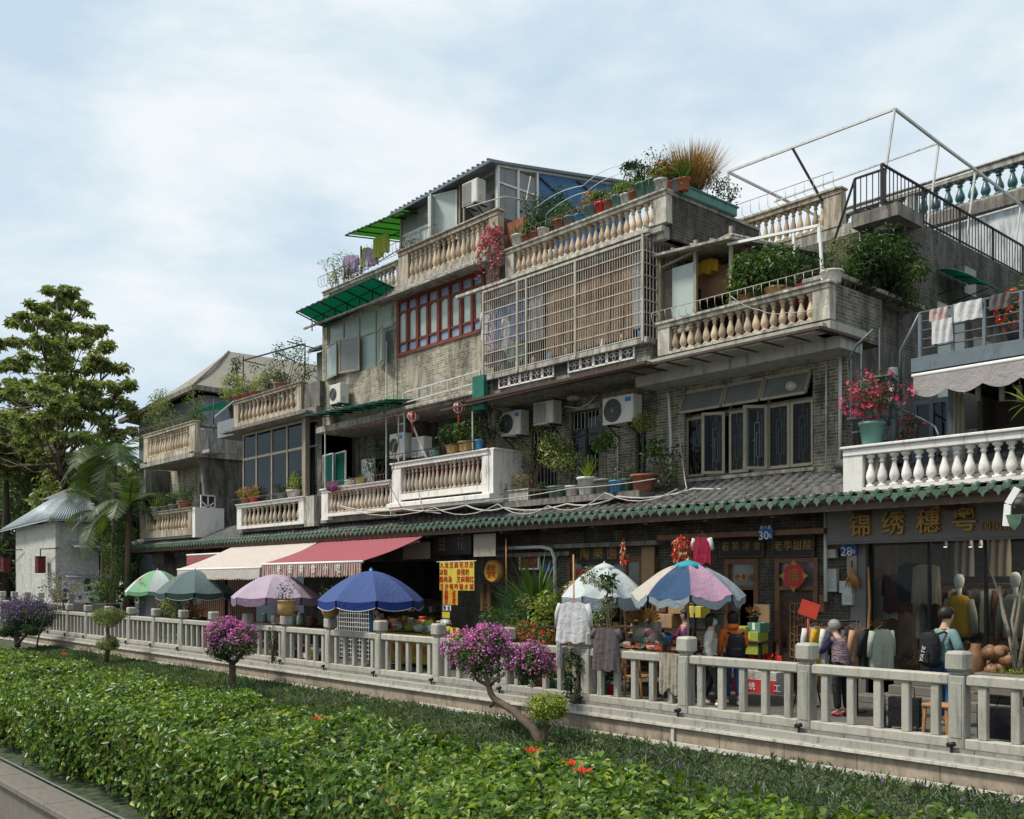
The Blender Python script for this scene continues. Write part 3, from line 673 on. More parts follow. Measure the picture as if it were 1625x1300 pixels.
    for a, r_ in (('pelvis',(.165,.13)),('spine',(.15,.12)),('chest',(.17,.13)),('neck0',(.082,.078))): JT[a] = (*Pn[a], *(z*k*tr_ for z in r_))
    JT['hem'] = (*(Pn['pelvis'] - Vector((0,0,.10*k))), .165*k*tr_, .13*k*tr_)
    ET = [('hem','pelvis'),('pelvis','spine'),('spine','chest'),('chest','neck0')]
    for s in 'LR':
        JT['sh'+s] = (*Pn['sh'+s], .078*k*tr_); JT['el'+s] = (*Pn['el'+s], .064*k*tr_); ET += [('chest','sh'+s),('sh'+s,'el'+s)]
        if sleeve: w_ = Pn['el'+s].lerp(Pn['wr'+s], .93); JT['wr'+s] = (*w_, .048*k*tr_); ET.append(('el'+s,'wr'+s))
    skin('jacket' if sleeve else 'shirt', JT, ET, M[top], t, 2, root=1)
    if hood:
        h = MB(); c = Pn['neck0'] - T((0,.07,0)) + Vector((0,0,.03*k)); h.lathe(c.x, c.y, c.z-.05*k, [(.02*k,0),(.09*k,.01*k),(.115*k,.05*k),(.10*k,.09*k),(.06*k,.10*k)], 12); h.build('hood', M[top], t)
    if legs:
        JL = {'pelvis': (*Pn['pelvis'], .15*k, .12*k)}; EL = []
        for s in 'LR':
            JL['hip'+s] = (*Pn['hip'+s], .105*k); JL['kn'+s] = (*Pn['kn'+s], .08*k); q = Pn['kn'+s].lerp(Pn['an'+s], .93); JL['an'+s] = (*q, .066*k)
            EL += [('pelvis','hip'+s),('hip'+s,'kn'+s),('kn'+s,'an'+s)]
        skin('trousers', JL, EL, M[trousers], t, 2)
        for s in 'LR':
            a, b = Pn['an'+s], Pn['to'+s]; d = (b-a); d.z = 0; d.normalize(); heel = Vector((a.x, a.y, b.z+.005)) - d*.05*k
            skin('shoe', {'h': (*heel, .036*k), 'm': (*(heel.lerp(b, .5)+Vector((0,0,.012*k))), .046*k), 't': (*b, .036*k)}, [('h','m'),('m','t')], M[shoes], t, 1)
    return t, Pn, T
def backpack(c, heading, w, h, d, label, m='c_black', straps=None, mark=None, tilt=0):
    Rz = Matrix.Rotation(heading, 3, 'Z'); t = thing('backpack', c, label, 'backpack'); c = Vector(c)
    Rt = Rz @ Matrix.Rotation(tilt, 3, 'X')
    def sq(u, v):   # superellipsoid
        a = u*2*pi; b = (v-.5)*pi; f = lambda q, e: math.copysign(abs(q)**e, q)
        return c + Rt @ Vector((w/2*f(cos(a),.55)*f(cos(b),.45), d/2*f(sin(a),.7)*f(cos(b),.45) , h/2*f(sin(b),.6) + h/2))
    b = MB(); b.grid(sq, 20, 12); b.build('bag', M[m], t)
    p = MB(); q = lambda x, y, z: c + Rt @ Vector((x, y, z))
    p.cbox(-w*.33, w*.33, -d*.5-.03, -d*.42, h*.12, h*.48, .02); p.v = [tuple(c + Rt @ Vector(v)) for v in p.v]; p.build('front_pocket', M[m], t)
    s = MB()
    for sg in (-1, 1): s.tube([q(sg*w*.28, d*.3, h*.95), q(sg*w*.42, d*.5+.04, h*1.02), q(sg*w*.45, d*.5+.20, h*.85), q(sg*w*.55, d*.5+.16, h*.45), q(sg*w*.45, d*.4, h*.1)], .018, 6)
    s.build('strap', M[m], t)
    z = MB(); z.tube([q(-w*.4, -d*.3, h*.7), q(0, -d*.38, h*.93), q(w*.4, -d*.3, h*.7)], .005, 4); z.build('zip', M['ac_side'], t)
    if mark:
        o = text(t, mark, 0, 0, 0, h*.20, 'ac', .002, 'lettering'); me = o.data; me.transform(Matrix.Translation(ORG[t.name]))
        me.transform(Matrix.Rotation(R(-72), 4, 'Y')); me.transform(Matrix.Translation((w*.04, -d*.5-.034, h*.38))); me.transform(Rt.to_4x4())
    return t

def umbrella(px, Y, pt, pb, r, cols, label, flap=.12, trim=None, pole='steel', nseg=8, flapcols=None, rot=.2, sag=.035, vent=False, pole_r=.018, wr=0):
    'market umbrella: canopy panels, flap, pole, ribs, foot; pt = y of the tip, pb = y of the rim in the photo'
    top = at(px, pt, Y); zt, zb = top.z, za(px, pb, Y) ; x = top.x
    t = thing('parasol', (x, Y, 0), label, 'parasol', 'market parasols along the stone railing')
    H = zt-zb; rr = lambda q: r*q
    def surf(a, q, da=0):
        zz = zt - H*(q**1.75); chord = cos(pi/nseg)/cos(((a-rot) % (2*pi/nseg)) - pi/nseg)
        rad = r*q*(chord if q > .02 else 1)
        fr = ((a-rot) % (2*pi/nseg))/(2*pi/nseg); z2 = zz - r*sag*q*q*sin(pi*fr) + wr*(sin(a*11+q*9)+.6*sin(a*29-q*5))*q
        return (x+cos(a)*rad, Y+sin(a)*rad, z2)
    groups = {}
    for i in range(nseg): groups.setdefault(cols[i % len(cols)], []).append(i)
    for cm, idx in groups.items():
        b = MB()
        for i in idx:
            a0 = rot+2*pi*i/nseg
            b.grid(lambda u, v: surf(a0+2*pi/nseg*(.001+.998*u), max(.01, v)), 8, 9)
        nb = len(b.v); b.add([(p[0], p[1], p[2]-.006) for p in b.v[:nb]], [tuple(reversed(f)) for f in b.f[:]], True)
        b.build('canopy', M[cm], t)
    b = MB(); fc = flapcols or cols[0]
    for i in range(nseg):
        a0 = rot+2*pi*i/nseg
        b.grid(lambda u, v: tuple(Vector(surf(a0+2*pi/nseg*(.03+.94*u), 1.0)) + Vector((0,0,-v*(flap*(.78+.22*sin(pi*u)**.5)) - .004 + (wr*.6*sin(u*14+i) if wr else 0)))), 8, 3)
    b.build('flap', M[fc], t)
    if trim:
        b = MB()
        for i in range(nseg):
            a0 = rot+2*pi*i/nseg; b.tube([tuple(Vector(surf(a0+2*pi/nseg*(.03+.94*u/10), 1.0)) - Vector((0,0,flap*(.78+.22*sin(pi*u/10)**.5)+.008))) for u in range(11)], .008, 4)
        b.build('piping', M[trim], t)
    if vent:
        b = MB(); b.lathe(x, Y, zt-.10, [(r*.34,0),(r*.2,.09),(.01,.15)], nseg); b.build('vent_cap', M[vent if isinstance(vent, str) else cols[0]], t)
    MB().tube([(x, Y, .05), (x, Y, zt+.05)], pole_r, 8).lathe(x, Y, zt-.01, [(.02,0),(.025,.03),(.01,.09)], 8).build('pole', M[pole], t)
    b = MB()
    for i in range(nseg):
        a = rot+2*pi*i/nseg; b.tube([tuple(Vector(surf(a, .04)) - Vector((0,0,.02))), tuple(Vector(surf(a, .5)) - Vector((0,0,.02))), tuple(Vector(surf(a, .985)) - Vector((0,0,.015)))], .006, 4)
        b.tube([(x, Y, zb+.12), tuple(Vector(surf(a, .55)) - Vector((0,0,.02)))], .005, 4)
    b.build('ribs', M['rack'], t)
    MB().lathe(x, Y, 0, [(.26,0),(.27,.05),(.06,.11),(.035,.3),(.03,.31)], 14).build('foot', M['stone_dk'], t)
    return t

# ================================================================== GROUND
MB().box(-900, 900, -300, 900, -1.6, -1.55).build('ground', M['soil'], kind='structure')
MB().box(-160, 30, -30, 3.9, -1.5, -1.43).build('pavement', M['pave'], kind='structure')
MB().box(-120, 12, 12.66, 60, -.2, 0).build('promenade', M['pave'], kind='structure')
b = MB()
def bedz(y): return -.80 + .26*max(0, min(1, (y-7.0)/5.0))
b.grid(lambda u, v: (-90+96*u, 4.25+8.4*v, bedz(4.25+8.4*v)+.03*sin(u*90)*sin(v*9)), 120, 14); b.build('garden_bed', M['moss'], kind='structure')
# near retaining wall with its coping
t = thing('retaining_wall', (-20, 4.1, -1.43), 'low grey granite retaining wall in front of the leafy hedge, bottom left corner', 'wall')
MB().box(-60, 6, 3.98, 4.28, -1.43, -.86).build('wall', M['stone_dk'], t)
b = MB()
for i in range(54): b.cbox(-60+i*1.22, -60+i*1.22+1.212, 3.9, 4.34, -.86, -.77, .012)
b.build('coping', M['stone_dk'], t)
MB().tube([(-60+i*3, 4.36+.012*(i % 2), -.755+.008*(i % 3)) for i in range(23)], .014, 5).build('irrigation_hose', M['pot_grey'], t)
# stone plinth below the railing
t = thing('quay_wall', (-20, 12.5, -.7), 'pinkish granite block plinth under the stone railing, pale strips along it', 'wall')
MB().box(-60, 8, 12.46, 12.6, -.8, -.2).build('granite_facing', M['granite_w'], t)
MB().box(-60, 8, 12.44, 12.9, -.2, -.155).box(-60, 8, 12.5, 12.66, -.155, -.06).build('ledge', M['stone'], t)
MB().box(-60, 8, 12.40, 12.438, -.205, -.165).build('edging_strip', M['lip'], t)
b = MB()
for x0, x1, dz in ((-60,-26.5,0),(-26.3,-21.4,-.02),(-16.9,-10.1,-.02),(-10.05,8,0)):
    b.bar((x0, 12.36, -.46), (x1, 12.36, -.46+dz), .035, .07)
b.bar((-21.4,12.34,-.47),(-17.3,12.30,-.55),.03,.06); b.box(-10.13,-10.07,12.42,12.45,-.50,-.21)
b.build('conduit', M['lip'], t)

# ================================================================== STONE RAILING
SP = 2.232
posts = [-5.65 - SP*i for i in range(-3, 18)]
fence = thing('stone_railing', (-20, 12.8, 0), 'long pale granite railing with block-capped posts along the promenade', 'railing')
pb = MB(); pb.cbox(-.105,.105,-.105,.105,-.06,.93,.012); pb.cbox(-.075,.075,-.113,-.10,.12,.84,.006); pb.cbox(-.085,.085,-.085,.085,.93,.985,.01)
post_me = pb.build('post', M['stone'], org=(0,0,0)); pc = MB(); pc.cbox(-.135,.135,-.135,.135,.985,1.245,.035); cap_o = pc.build('post_cap', M['stone'], org=(0,0,0))
sp_ = MB(); sp_.tube([(0,-.19,-.15),(0,-.19,.0),(0,-.16,.04)], .018, 6).tube([(-.05,-.2,.035),(.05,-.2,.06)], .032, 8).box(-.03,.03,-.2,-.1,-.14,-.11); spot_o = sp_.build('spotlight', M['iron'], org=(0,0,0))
for i, x in enumerate(posts):
    objs = [(post_me, fence)] if i == 0 else [(post_me.copy(), fence)]
    o = objs[0][0]
    if i: COL.objects.link(o)
    o.parent = fence; o.location = Vector((x, 12.8, 0)) - ORG[fence.name]
    c_ = cap_o if i == 0 else cap_o.copy(); s_ = spot_o if i == 0 else spot_o.copy()
    if i: COL.objects.link(c_); COL.objects.link(s_)
    c_.parent = o; c_.location = (random.uniform(-.008,.008),random.uniform(-.008,.008),0); c_.rotation_euler.z = random.gauss(0,.03); s_.parent = o; s_.location = (-.02, 0, 0)
    if i < len(posts)-1:
        a, c = posts[i+1]+.105, x-.105; r = MB()
        r.cbox(a+.002, c-.002, 12.72, 12.88, .80, .945, .02).cbox(a+.002, c-.002, 12.70, 12.89, -.02, .12, .012)
        pnl = r.build('panel', M['stone'], fence)
        k = MB(); step = (c-a)/5
        if i == 0:
            bb = MB(); bb.cbox(-.055,.055,-.05,.05,.12,.80,.01); bar_me = bb.build('upright', M['stone'], org=(0,0,0)); bar_me.hide_render = False; bdat = bar_me.data; bpy.data.objects.remove(bar_me)
        for q in range(5):
            if False: pass
            u = bpy.data.objects.new('upright', bdat); COL.objects.link(u); u.parent = pnl; u.location = Vector((a+(q+.5)*step, 12.8, 0)) - ORG[fence.name]
# far left stretch of railing, standing further back
t = thing('stone_railing', (-50, 14.6, 0), 'short far stretch of stone railing at the left edge behind the violet shrub', 'railing')
for i in range(6):
    x = -47-2.3*i; p_ = MB().cbox(x-.11, x+.11, 14.5, 14.72, 0, 1.3, .012).build('post', M['stone'], t); MB().cbox(x-.15, x+.15, 14.46, 14.76, 1.32, 1.62, .03).build('post_cap', M['stone'], p_)
    if i < 5:
        r = MB(); r.cbox(x-2.18, x-.12, 14.54, 14.7, 1.0, 1.14, .02).cbox(x-2.18, x-.12, 14.54, 14.7, .0, .12, .01)
        for q in range(5): r.box(x-.45-q*.36, x-.35-q*.36, 14.57, 14.67, .12, 1.0)
        r.build('panel', M['stone'], t)

# ================================================================== HEDGE
HX0, HX1, HY0, HY1 = -40, 3, 4.5, 7.05
def htop(x, y): return .36 + .07*np.sin(x*1.7+y) + .05*np.sin(x*4.1+y*3) + .04*np.sin(x*9+y*7)
def hfront(x, z): return HY0 + .10*np.sin(x*1.3) + .09*np.sin(x*3.7+z*4) + .05*np.sin(x*8.3+z*9)
hedge = thing('hedge', (-18, 6, -.78), 'long clipped leafy green hedge with a few red flowers, across the foreground', 'hedge')
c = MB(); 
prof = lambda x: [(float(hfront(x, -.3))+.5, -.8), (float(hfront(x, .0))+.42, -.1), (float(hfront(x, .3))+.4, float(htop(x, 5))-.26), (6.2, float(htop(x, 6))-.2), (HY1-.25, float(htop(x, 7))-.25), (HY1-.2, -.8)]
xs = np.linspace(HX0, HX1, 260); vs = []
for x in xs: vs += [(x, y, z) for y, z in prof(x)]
c.add(vs, [(i*6+k, (i+1)*6+k, (i+1)*6+k+1, i*6+k+1) for i in range(259) for k in range(5)]); c.build('shade_core', M['hedge_core'], hedge)  # solid dark shell, the shade between leaves put into its colour
def hx(n, p=1.7): return HX1 - (HX1-HX0)*rng.random(n)**1.0
n = 47000; x = hx(n); y = HY0 + (HY1-HY0)*rng.random(n); dep = rng.random(n)**1.6*.22; z = htop(x, y) - dep - .25*np.clip((HY0+.25-y)/.25, 0, 1)**2
P1 = np.stack([x, y, z], 1); N1 = np.tile([0, -.25, 1.], (n, 1))
n2 = 31000; x = hx(n2); z = -.72 + 1.12*rng.random(n2); y = hfront(x, z) + rng.random(n2)**1.2*.46 + .16*np.clip((z-.15)/.3, 0, 1)**2 + .12*np.clip((-.4-z)/.4, 0, 1)
kz = rng.random(n2) < np.clip(.42+(z+.72)*1.4, 0, 1); x, y, z = x[kz], y[kz], z[kz]; n2 = len(x); P2 = np.stack([x, y, z], 1); N2 = np.tile([0, -1, .45], (n2, 1))
n3 = 8000; x = hx(n3); z = -.4 + .8*rng.random(n3); P3 = np.stack([x, HY1 + .06*np.sin(x*3) - rng.random(n3)*.2, z], 1); N3 = np.tile([0, 1, .4], (n3, 1))
leaves('foliage', np.concatenate([P1, P2, P3]), np.concatenate([N1, N2, N3]), .105, M['hedge'], hedge, asp=.58, jit=.42, droop=.5)
n4 = 2600; x = hx(n4); y = HY0 + .3 + (HY1-HY0-.4)*rng.random(n4); leaves('young_shoots', np.stack([x, y, htop(x, y)+.02], 1), np.tile([0, -.2, 1.], (n4, 1)), .09, M['leaf_y'], hedge, asp=.5, jit=.8)
n5 = 2500; x = hx(n5); z = -.5+.9*rng.random(n5); leaves('withered_leaves', np.stack([x, hfront(x, z)+.1, z], 1), np.tile([0, -1, .3], (n5, 1)), .08, M['leaf_br'], hedge, asp=.4, jit=.9)
b = MB()
for i in range(420):
    x = float(hx(1)[0]); y = HY0+.25+random.random()*.4; q = Vector((x, y, -.8)); d = Vector((random.uniform(-.25,.25), random.uniform(-.35,.1), random.uniform(.5,1.15)))
    b.tube([q, q+d*.5+Vector((random.uniform(-.05,.05),0,0)), q+d], [.010,.007,.004], 4)
b.build('twigs', M['bark'], hedge)
for px, py in ((102,1040),(855,1086),(505,1144),(845,1195),(910,1216),(925,1228)):
    q = atz(px, py, .46)
    if px == 855: continue
    b = MB(); 
    for k in range(5): 
        a = 2*pi*k/5; b.add([q, q+Vector((cos(a-.5)*.07, sin(a-.5)*.07, .03)), q+Vector((cos(a)*.105, sin(a)*.105, .05)), q+Vector((cos(a+.5)*.07, sin(a+.5)*.07, .03))], [(0,1,2,3)], True)
    b.tube([q, q+Vector((0,-.03,.07))], [.008,.004], 5); b.build('flower', M['fl_red'], hedge)

# ================================================================== GROUND COVER
def cover(name, n, x0, x1, y0, y1, m, h, w):
    x = x0 + (x1-x0)*rng.random(n); y = y0 + (y1-y0)*rng.random(n); k = (.5+.5*np.sin(x*2.1+3*np.sin(y*1.3)))*.5 + (.5+.5*np.sin(y*3.7+x*.9))*.5
    z = -.80 + .26*np.clip((y-7.0)/5.0, 0, 1) + .10*k*rng.random(n); keep = rng.random(n) < .55+.45*k
    P = np.stack([x, y, z], 1)[keep]; return leaves(name, P, np.tile([0, -.35, .75], (len(P), 1)), h, m, asp=w, jit=.75, droop=-1.3, label=None, cat=None, org=(-18, 10, -.8))
tag(cover('ground_cover', 120000, -42, 3, 7.2, 12.42, M['cover'], .13, .17), 'low strappy grey green ground cover filling the bed between hedge and railing', 'ground cover', kind='stuff')
b = cover('violet_blooms', 240, -20, 1, 8, 12.3, M['fl_pur'], .05, .9); tag(b, 'tiny violet blooms scattered through the strappy ground cover', 'flowers', kind='stuff'); b.location.z += .14

def topiary(px, py, z, Y, label, stems, pads, fl=None, ls=.045, dens=1, cat='shrub', name='topiary_tree', lm='leaf_a'):
    'pads: (px, py, dY, rx, rz, flower fraction); stems: lists of (px, py, radius)'
    base = at(px, py, Y); base.z = z; t = thing(name, base, label, cat)
    b = MB()
    for st in stems:
        pts = [at(a, c_, Y) for a, c_, r in st]
        if abs(st[0][0]-px) < 4 and abs(st[0][1]-py) < 6: pts[0] = base - Vector((0,0,.05))
        sm = []; rs = []
        for i in range(len(pts)-1):
            for q in (0, .5): sm.append(pts[i].lerp(pts[i+1], q) + (Vector((random.uniform(-.02,.02), random.uniform(-.03,.03), 0)) if q else Vector((0,0,0)))); rs.append(st[i][2]*(1-q)+st[i+1][2]*q)
        sm.append(pts[-1]); rs.append(st[-1][2]); b.tube(sm, rs, 8)
    b.build('trunk', M['bark'], t)
    for (a, c_, dy, rx, rz, ff) in pads:
        q = at(a, c_, Y+dy); bl = clump(q, (rx, rx*.9, rz), 15, .82)[:-1] + [(np.array(q), np.array((rx*.7, rx*.65, rz*.7)))]
        n = int(4200*dens*(rx/.5)*(rz/.4)); bl = bl if ff else [(np.array(q), np.array((rx*.85, rx*.8, rz*.9)))] + [(c_, r_*.7) for c_, r_ in bl[:8]]; tw = MB()
        for k in bl[:7]: tw.tube([q-Vector((0,0,rz*.7)), Vector(k[0])], [.014,.005], 4)
        tw.build('twigs', M['bark'], t)
        foliage('foliage', t, bl, n, ls, M['leaf_y' if rz < .26 and lm == 'leaf_a' else lm], shell=.3, up=.6, asp=.62)
        if ff and fl:
            p, d = blob_pts(bl, int(n*ff*1.25), .9); keep = (p[:, 2] > q.z - rz*.15 + rng.normal(0, rz*.35, len(p))); 
            cl = np.sin(p[:,0]*13)*np.sin(p[:,1]*11+2)*np.sin(p[:,2]*12+1); keep &= cl > -.08
            p, d = p[keep], d[keep]; leaves('flowers', p + d*.02, d, ls*.95, M[fl], t, asp=.85, jit=.9)
    return t
BY = 11.2
topiary(862, 1178, -.58, BY, 'leaning bougainvillea tree with two magenta topped crowns and one low clipped pad', [
    [(862,1178,.085),(845,1155,.08),(815,1128,.07),(785,1110,.062),(776,1090,.05),(768,1068,.035)], [(776,1090,.04),(758,1080,.028),(752,1066,.02)], [(862,1178,.05),(866,1155,.045),(868,1140,.03)], [(778,1088,.03),(800,1070,.015)], [(785,1112,.03),(778,1122,.025)]],
    [(756,1038,0,.60,.46,.7),(844,1054,.5,.42,.38,.6),(866,1120,0,.44,.25,0)], 'fl_mag', .05, 1.25, lm='leaf_a')
topiary(370, 1075, -.55, 11.2, 'bougainvillea bonsai with one round magenta crown on a forked trunk before the railing', [
    [(370,1075,.10),(369,1058,.085),(366,1050,.06),(352,1044,.03)],[(368,1054,.06),(380,1042,.05),(386,1030,.03)]], [(369,1012,0,.70,.52,.8)], 'fl_mag', .055, 1.5)
topiary(168, 1046, -.55, 11.3, 'two tiered clipped round topiary with a mushroom crown beside a low mound, left bed', [[(168,1046,.10),(172,1030,.08),(172,1010,.06),(171,990,.05)]], [(170,979,0,.66,.36,0),(171,1022,0,.46,.27,0)], None, .05, 1.1, lm='leaf_o')
topiary(45, 1030, -.55, 11.0, 'large violet and magenta flowering shrub at the left edge of the garden bed', [[(28,1026,.12),(25,1008,.10),(20,990,.06)],[(58,1036,.04),(64,1000,.03),(78,966,.02)],[(30,1020,.06),(48,1000,.05)]],
    [(30,972,0,1.1,.62,.55),(62,975,.4,.8,.6,.25),(20,1000,0,.8,.40,.0),(52,1000,0,.45,.26,0)], 'fl_pur', .06, .75, lm='leaf_b')
def mound(px, py, Y, r, h, label, lm='leaf_b'):
    q = at(px, py, Y); q.z = bedz(Y); t = thing('low_shrub', q, label, 'shrub'); foliage('foliage', t, [(q+Vector((0,0,h*.3)), (r, r, h*.8))] + clump(q+Vector((0,0,h*.4)), (r, r, h*.7), 6, .6), int(3600*r), .045, M[lm], shell=.6, up=.6)
    MB().tube([q, q+Vector((0,0,h*.5))], [.03,.01], 5).build('stem', M['bark'], t)
mound(133, 1035, 11, .50, .55, 'low rounded dark shrub left of the two tiered topiary'); mound(395, 1090, 10.4, .62, .48, 'low dark mound shrub beside the bougainvillea bonsai trunk'); mound(300, 1040, 11.9, .35, .2, 'small low sprig of shrub under the railing plinth, left of the bonsai')

# ================================================================== LONG TILED CANOPY
EY, EZ = 15.6, 3.60
cx0, cx1 = -43.6, -3.6
def rz(y): return EZ + (y-EY)*(4.27-EZ)/(17.05-EY)
canopy = thing('tiled_canopy', (-24, 15.6, 3.4), 'long grey tiled canopy with green scalloped drip tiles over the shop fronts', 'canopy roof')
PW = .24; ncol = int((cx1-cx0)/PW)
b = MB(); nu = ncol*8; ys = []
for r_ in range(8):
    y = EY + r_*(17.05-EY)/8; ys += [(y, .022), (y+(17.05-EY)/8-.004, 0)]
def tf(u, v):
    j = int(round(v*(len(ys)-1))); y, dz = ys[j]; x = cx0+(cx1-cx0)*u; ph = (u*ncol) % 1; w = abs(cos(ph*pi)); prof_ = max(0, (w-.42)/.58)**.5
    return (x, y, rz(y)+dz + .055*prof_ + .012*sin(x*3.1+y*5) + .012*sin(x*.9))
b.grid(tf, nu, len(ys)-1, False); b.build('tiles', M['tile'], canopy)
b = MB()
for i in range(ncol):
    x = cx0 + i*PW; xc = x + PW/2; jz = random.uniform(-.012,.012); yy = EY-.012+random.uniform(-.008,.008)
    b.prism([(x+.03, EZ+.035+jz), (x+.045, EZ-.035+jz), (x+.085, EZ-.065+jz), (xc, EZ-.125+jz), (x+PW-.085, EZ-.065+jz), (x+PW-.045, EZ-.035+jz), (x+PW-.03, EZ+.035+jz)], yy-.012, yy)   # pointed drip tile
    b.lathe(0,0,0,[(.062,0),(.062,.02)],10,False); k = 20; vv = b.v[-k:]; b.v[-k:] = [(x+p[0], EY-.035-p[2]+.02, EZ+.035+p[1]*.9+jz) for p in vv]
    if i % 1 == 0: b.tube([(x, EY-.02, EZ+.038+jz), (x, EY+.11, rz(EY+.11)+.04)], [.06,.054], 8)
b.build('drip_tiles', M['tile_g'], canopy)
MB().slab([(cx0, EY+.03, EZ-.02), (cx1, EY+.03, EZ-.02), (cx1, 17.0, 4.2), (cx0, 17.0, 4.2)], .05).build('underside_boards', M['beam'], canopy)
MB().box(cx0, cx1, EY+.08, EY+.17, EZ-.21, EZ-.06).build('eave_beam', M['beam'], canopy)
x = cx0+.6
while x < cx1: MB().box(x-.05, x+.05, EY+.18, 16.95, EZ-.26, EZ-.14).build('rafter', M['beam'], canopy); x += 1.55
leaves('fallen_leaves', np.stack([xr := rng.uniform(-34, -9.8, 420), yr := rng.uniform(EY+.1, 16.9, 420), EZ+(yr-EY)*.462+.07], 1), np.tile([0,0,1.], (420,1)), .10, M['dry'], canopy, asp=.45, jit=.25)
leaves('plaster_crumbs', np.stack([xr := rng.uniform(-30, -9.8, 240), yr := rng.uniform(EY+.1, 16.9, 240), EZ+(yr-EY)*.462+.07], 1), np.tile([0,0,1.], (240,1)), .06, M['ac'], canopy, asp=.6, jit=.2)
# cut corner of the roof at the right, with its upturned end
b = MB(); q0, q1 = at(1395, 790, 15.6), at(1395, 765, 16.6)
b.tube([(-9.75, 16.9, 4.36), (-9.2, 16.4, 4.30), (-8.75, 15.75, 4.0)], [.10,.11,.10], 8); b.build('hip_ridge', M['tile'], canopy)
t = thing('tiled_canopy', (-5.3, 15.2, 3.0), 'white edged end of the next tiled eave at the right edge of the picture', 'canopy roof')
q = at(1597, 800, 15.2); b = MB(); b.bar(at(1597,835,15.2), at(1600,800,15.2), .05,.1).bar(at(1600,800,15.2), at(1615,775,15.2), .05,.1); b.build('white_gable_trim', M['white'], t)
b = MB(); b.slab([at(1600,800,15.2), at(1600,800,15.2)+Vector((1.6,0,0)), at(1618,770,16.6)+Vector((1.8,0,0)), at(1618,770,16.6)], .06)
for i in range(6): b.tube([at(1600,802,15.15)+Vector((.14+i*.24,0,.02)), at(1618,772,16.6)+Vector((.14+i*.24,0,.02))], .06, 8)
b.build('tiles', M['tile'], t); b = MB(); q = at(1597,828,15.12)
for i in range(6): x = q.x+i*.24; b.prism([(x,q.z+.1),(x+.04,q.z-.04),(x+.12,q.z-.14),(x+.20,q.z-.04),(x+.24,q.z+.1)], 15.1, 15.12)
b.build('drip_tiles', M['tile_g'], t)

# ================================================================== BUILDINGS
def shell(b, x0, x1, y0, y1, z0, z1, left=True, right=True, back=True, top=True, th=.15):
    if left: b.box(x0, x0+th, y0, y1, z0, z1)
    if right: b.box(x1-th, x1, y0, y1, z0, z1)
    if back: b.box(x0+th, x1-th, y1-th, y1, z0, z1)
    if top: b.box(x0+th, x1-th, y0, y1-th, z1-.12, z1-.002)
    return b
GW = 17.0; ORDN_ = ['first','second','third','fourth','fifth','sixth','seventh']
# ---- house 5 (px 1040-1335)
H5 = thing('terrace_house', (-11.8, 17, 0), 'right grey brick house with dark streaked side wall and a plant filled third floor balcony', 'house')
hx0, hx1 = -14.2, -9.62
dA = (xa(1152,GW), xa(1205,GW), 0, 2.62); dB = (xa(1232,GW), xa(1300,GW), 0, 2.62)
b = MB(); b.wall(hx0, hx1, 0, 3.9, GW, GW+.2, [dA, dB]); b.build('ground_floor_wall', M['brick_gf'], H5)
wx0, wx1, wz0, wz1 = xa(1087,GW), xa(1290,GW), 4.38, 6.28
b = MB(); b.wall(hx0, hx1, 3.9, 6.95, GW, GW+.2, [(wx0, wx1, wz0, wz1)]); b.box(xa(1040,GW-.1), xa(1085,GW-.1), GW-.09, GW, 4.1, 6.8); b.build('upper_wall', M['brick_a'], H5)
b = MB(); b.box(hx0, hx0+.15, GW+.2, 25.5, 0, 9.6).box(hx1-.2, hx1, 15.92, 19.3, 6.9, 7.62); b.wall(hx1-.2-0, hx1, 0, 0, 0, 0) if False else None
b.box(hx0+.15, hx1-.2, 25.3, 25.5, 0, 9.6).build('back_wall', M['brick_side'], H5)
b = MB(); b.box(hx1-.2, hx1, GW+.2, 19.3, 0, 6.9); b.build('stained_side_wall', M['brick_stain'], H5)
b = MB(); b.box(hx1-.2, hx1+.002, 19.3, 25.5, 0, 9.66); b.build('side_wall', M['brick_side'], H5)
b = MB(); b.box(hx0+.15, hx1-.2, GW+.2, 25.3, 3.6, 3.8).box(hx0+.15, hx1-.2, GW+.2, 25.3, 6.6, 6.84).box(hx0+.15, hx1-.2, 19.5, 25.3, 9.42, 9.6).box(hx0+.15,hx1-.2,21,21.1,0,6.6); b.build('floor_slabs', M['dark'], H5)
b = MB(); b.wall(-12.7, hx1-.2, 6.84, 9.6, 19.3, 19.5, [(-11.9,-11.1,6.84,8.9)]); b.build('terrace_back_wall', M['brick_side'], H5)
MB().box(-11.9,-11.1,19.42,19.46,6.84,8.9).build('terrace_door', M['wood_dk'], H5)
# balcony slab, beam and plaster
b = MB(); b.box(-13.25, -9.22, 15.72, 17.0, 6.62, 6.80).box(-14.2, -9.3, 16.2, 17.0, 6.40, 6.62).box(-14.1,-9.3,15.6,15.72,6.68,6.75); b.build('balcony_slab', M['soffit'], H5)
b = MB(); b.bar((-14.6, 15.45, 6.62), (-9.25, 15.45, 6.62), .06, .05).bar((-9.25,15.45,6.62),(-9.22,17,6.62),.06,.05)
for i in range(9): b.bar((-13.9+i*.57,15.45,6.60),(-13.9+i*.57,16.2,6.62),.03)
b.build('awning_rail', M['wood_dk'], H5)
balustrade(H5, -13.15, -9.22, 15.7, 6.82, 7.50, 17, M['cream2'], M['balus_tan'], pier=(.30,.34), rail=.13, foot=.05)
b = MB(); b.box(-9.62+.003, -9.24, 15.92, 17.6, 6.62, 7.50).build('balcony_side', M['brick_b'], H5)
b = MB(); b.cbox(-9.9, -9.2, 15.9, 19.3, 7.62, 7.70, .012).build('parapet_coping', M['conc'], H5)
rack(H5, -13.2, -9.3, 15.68, 7.50, .2, .12, .17, 'steel', ret=1.6)
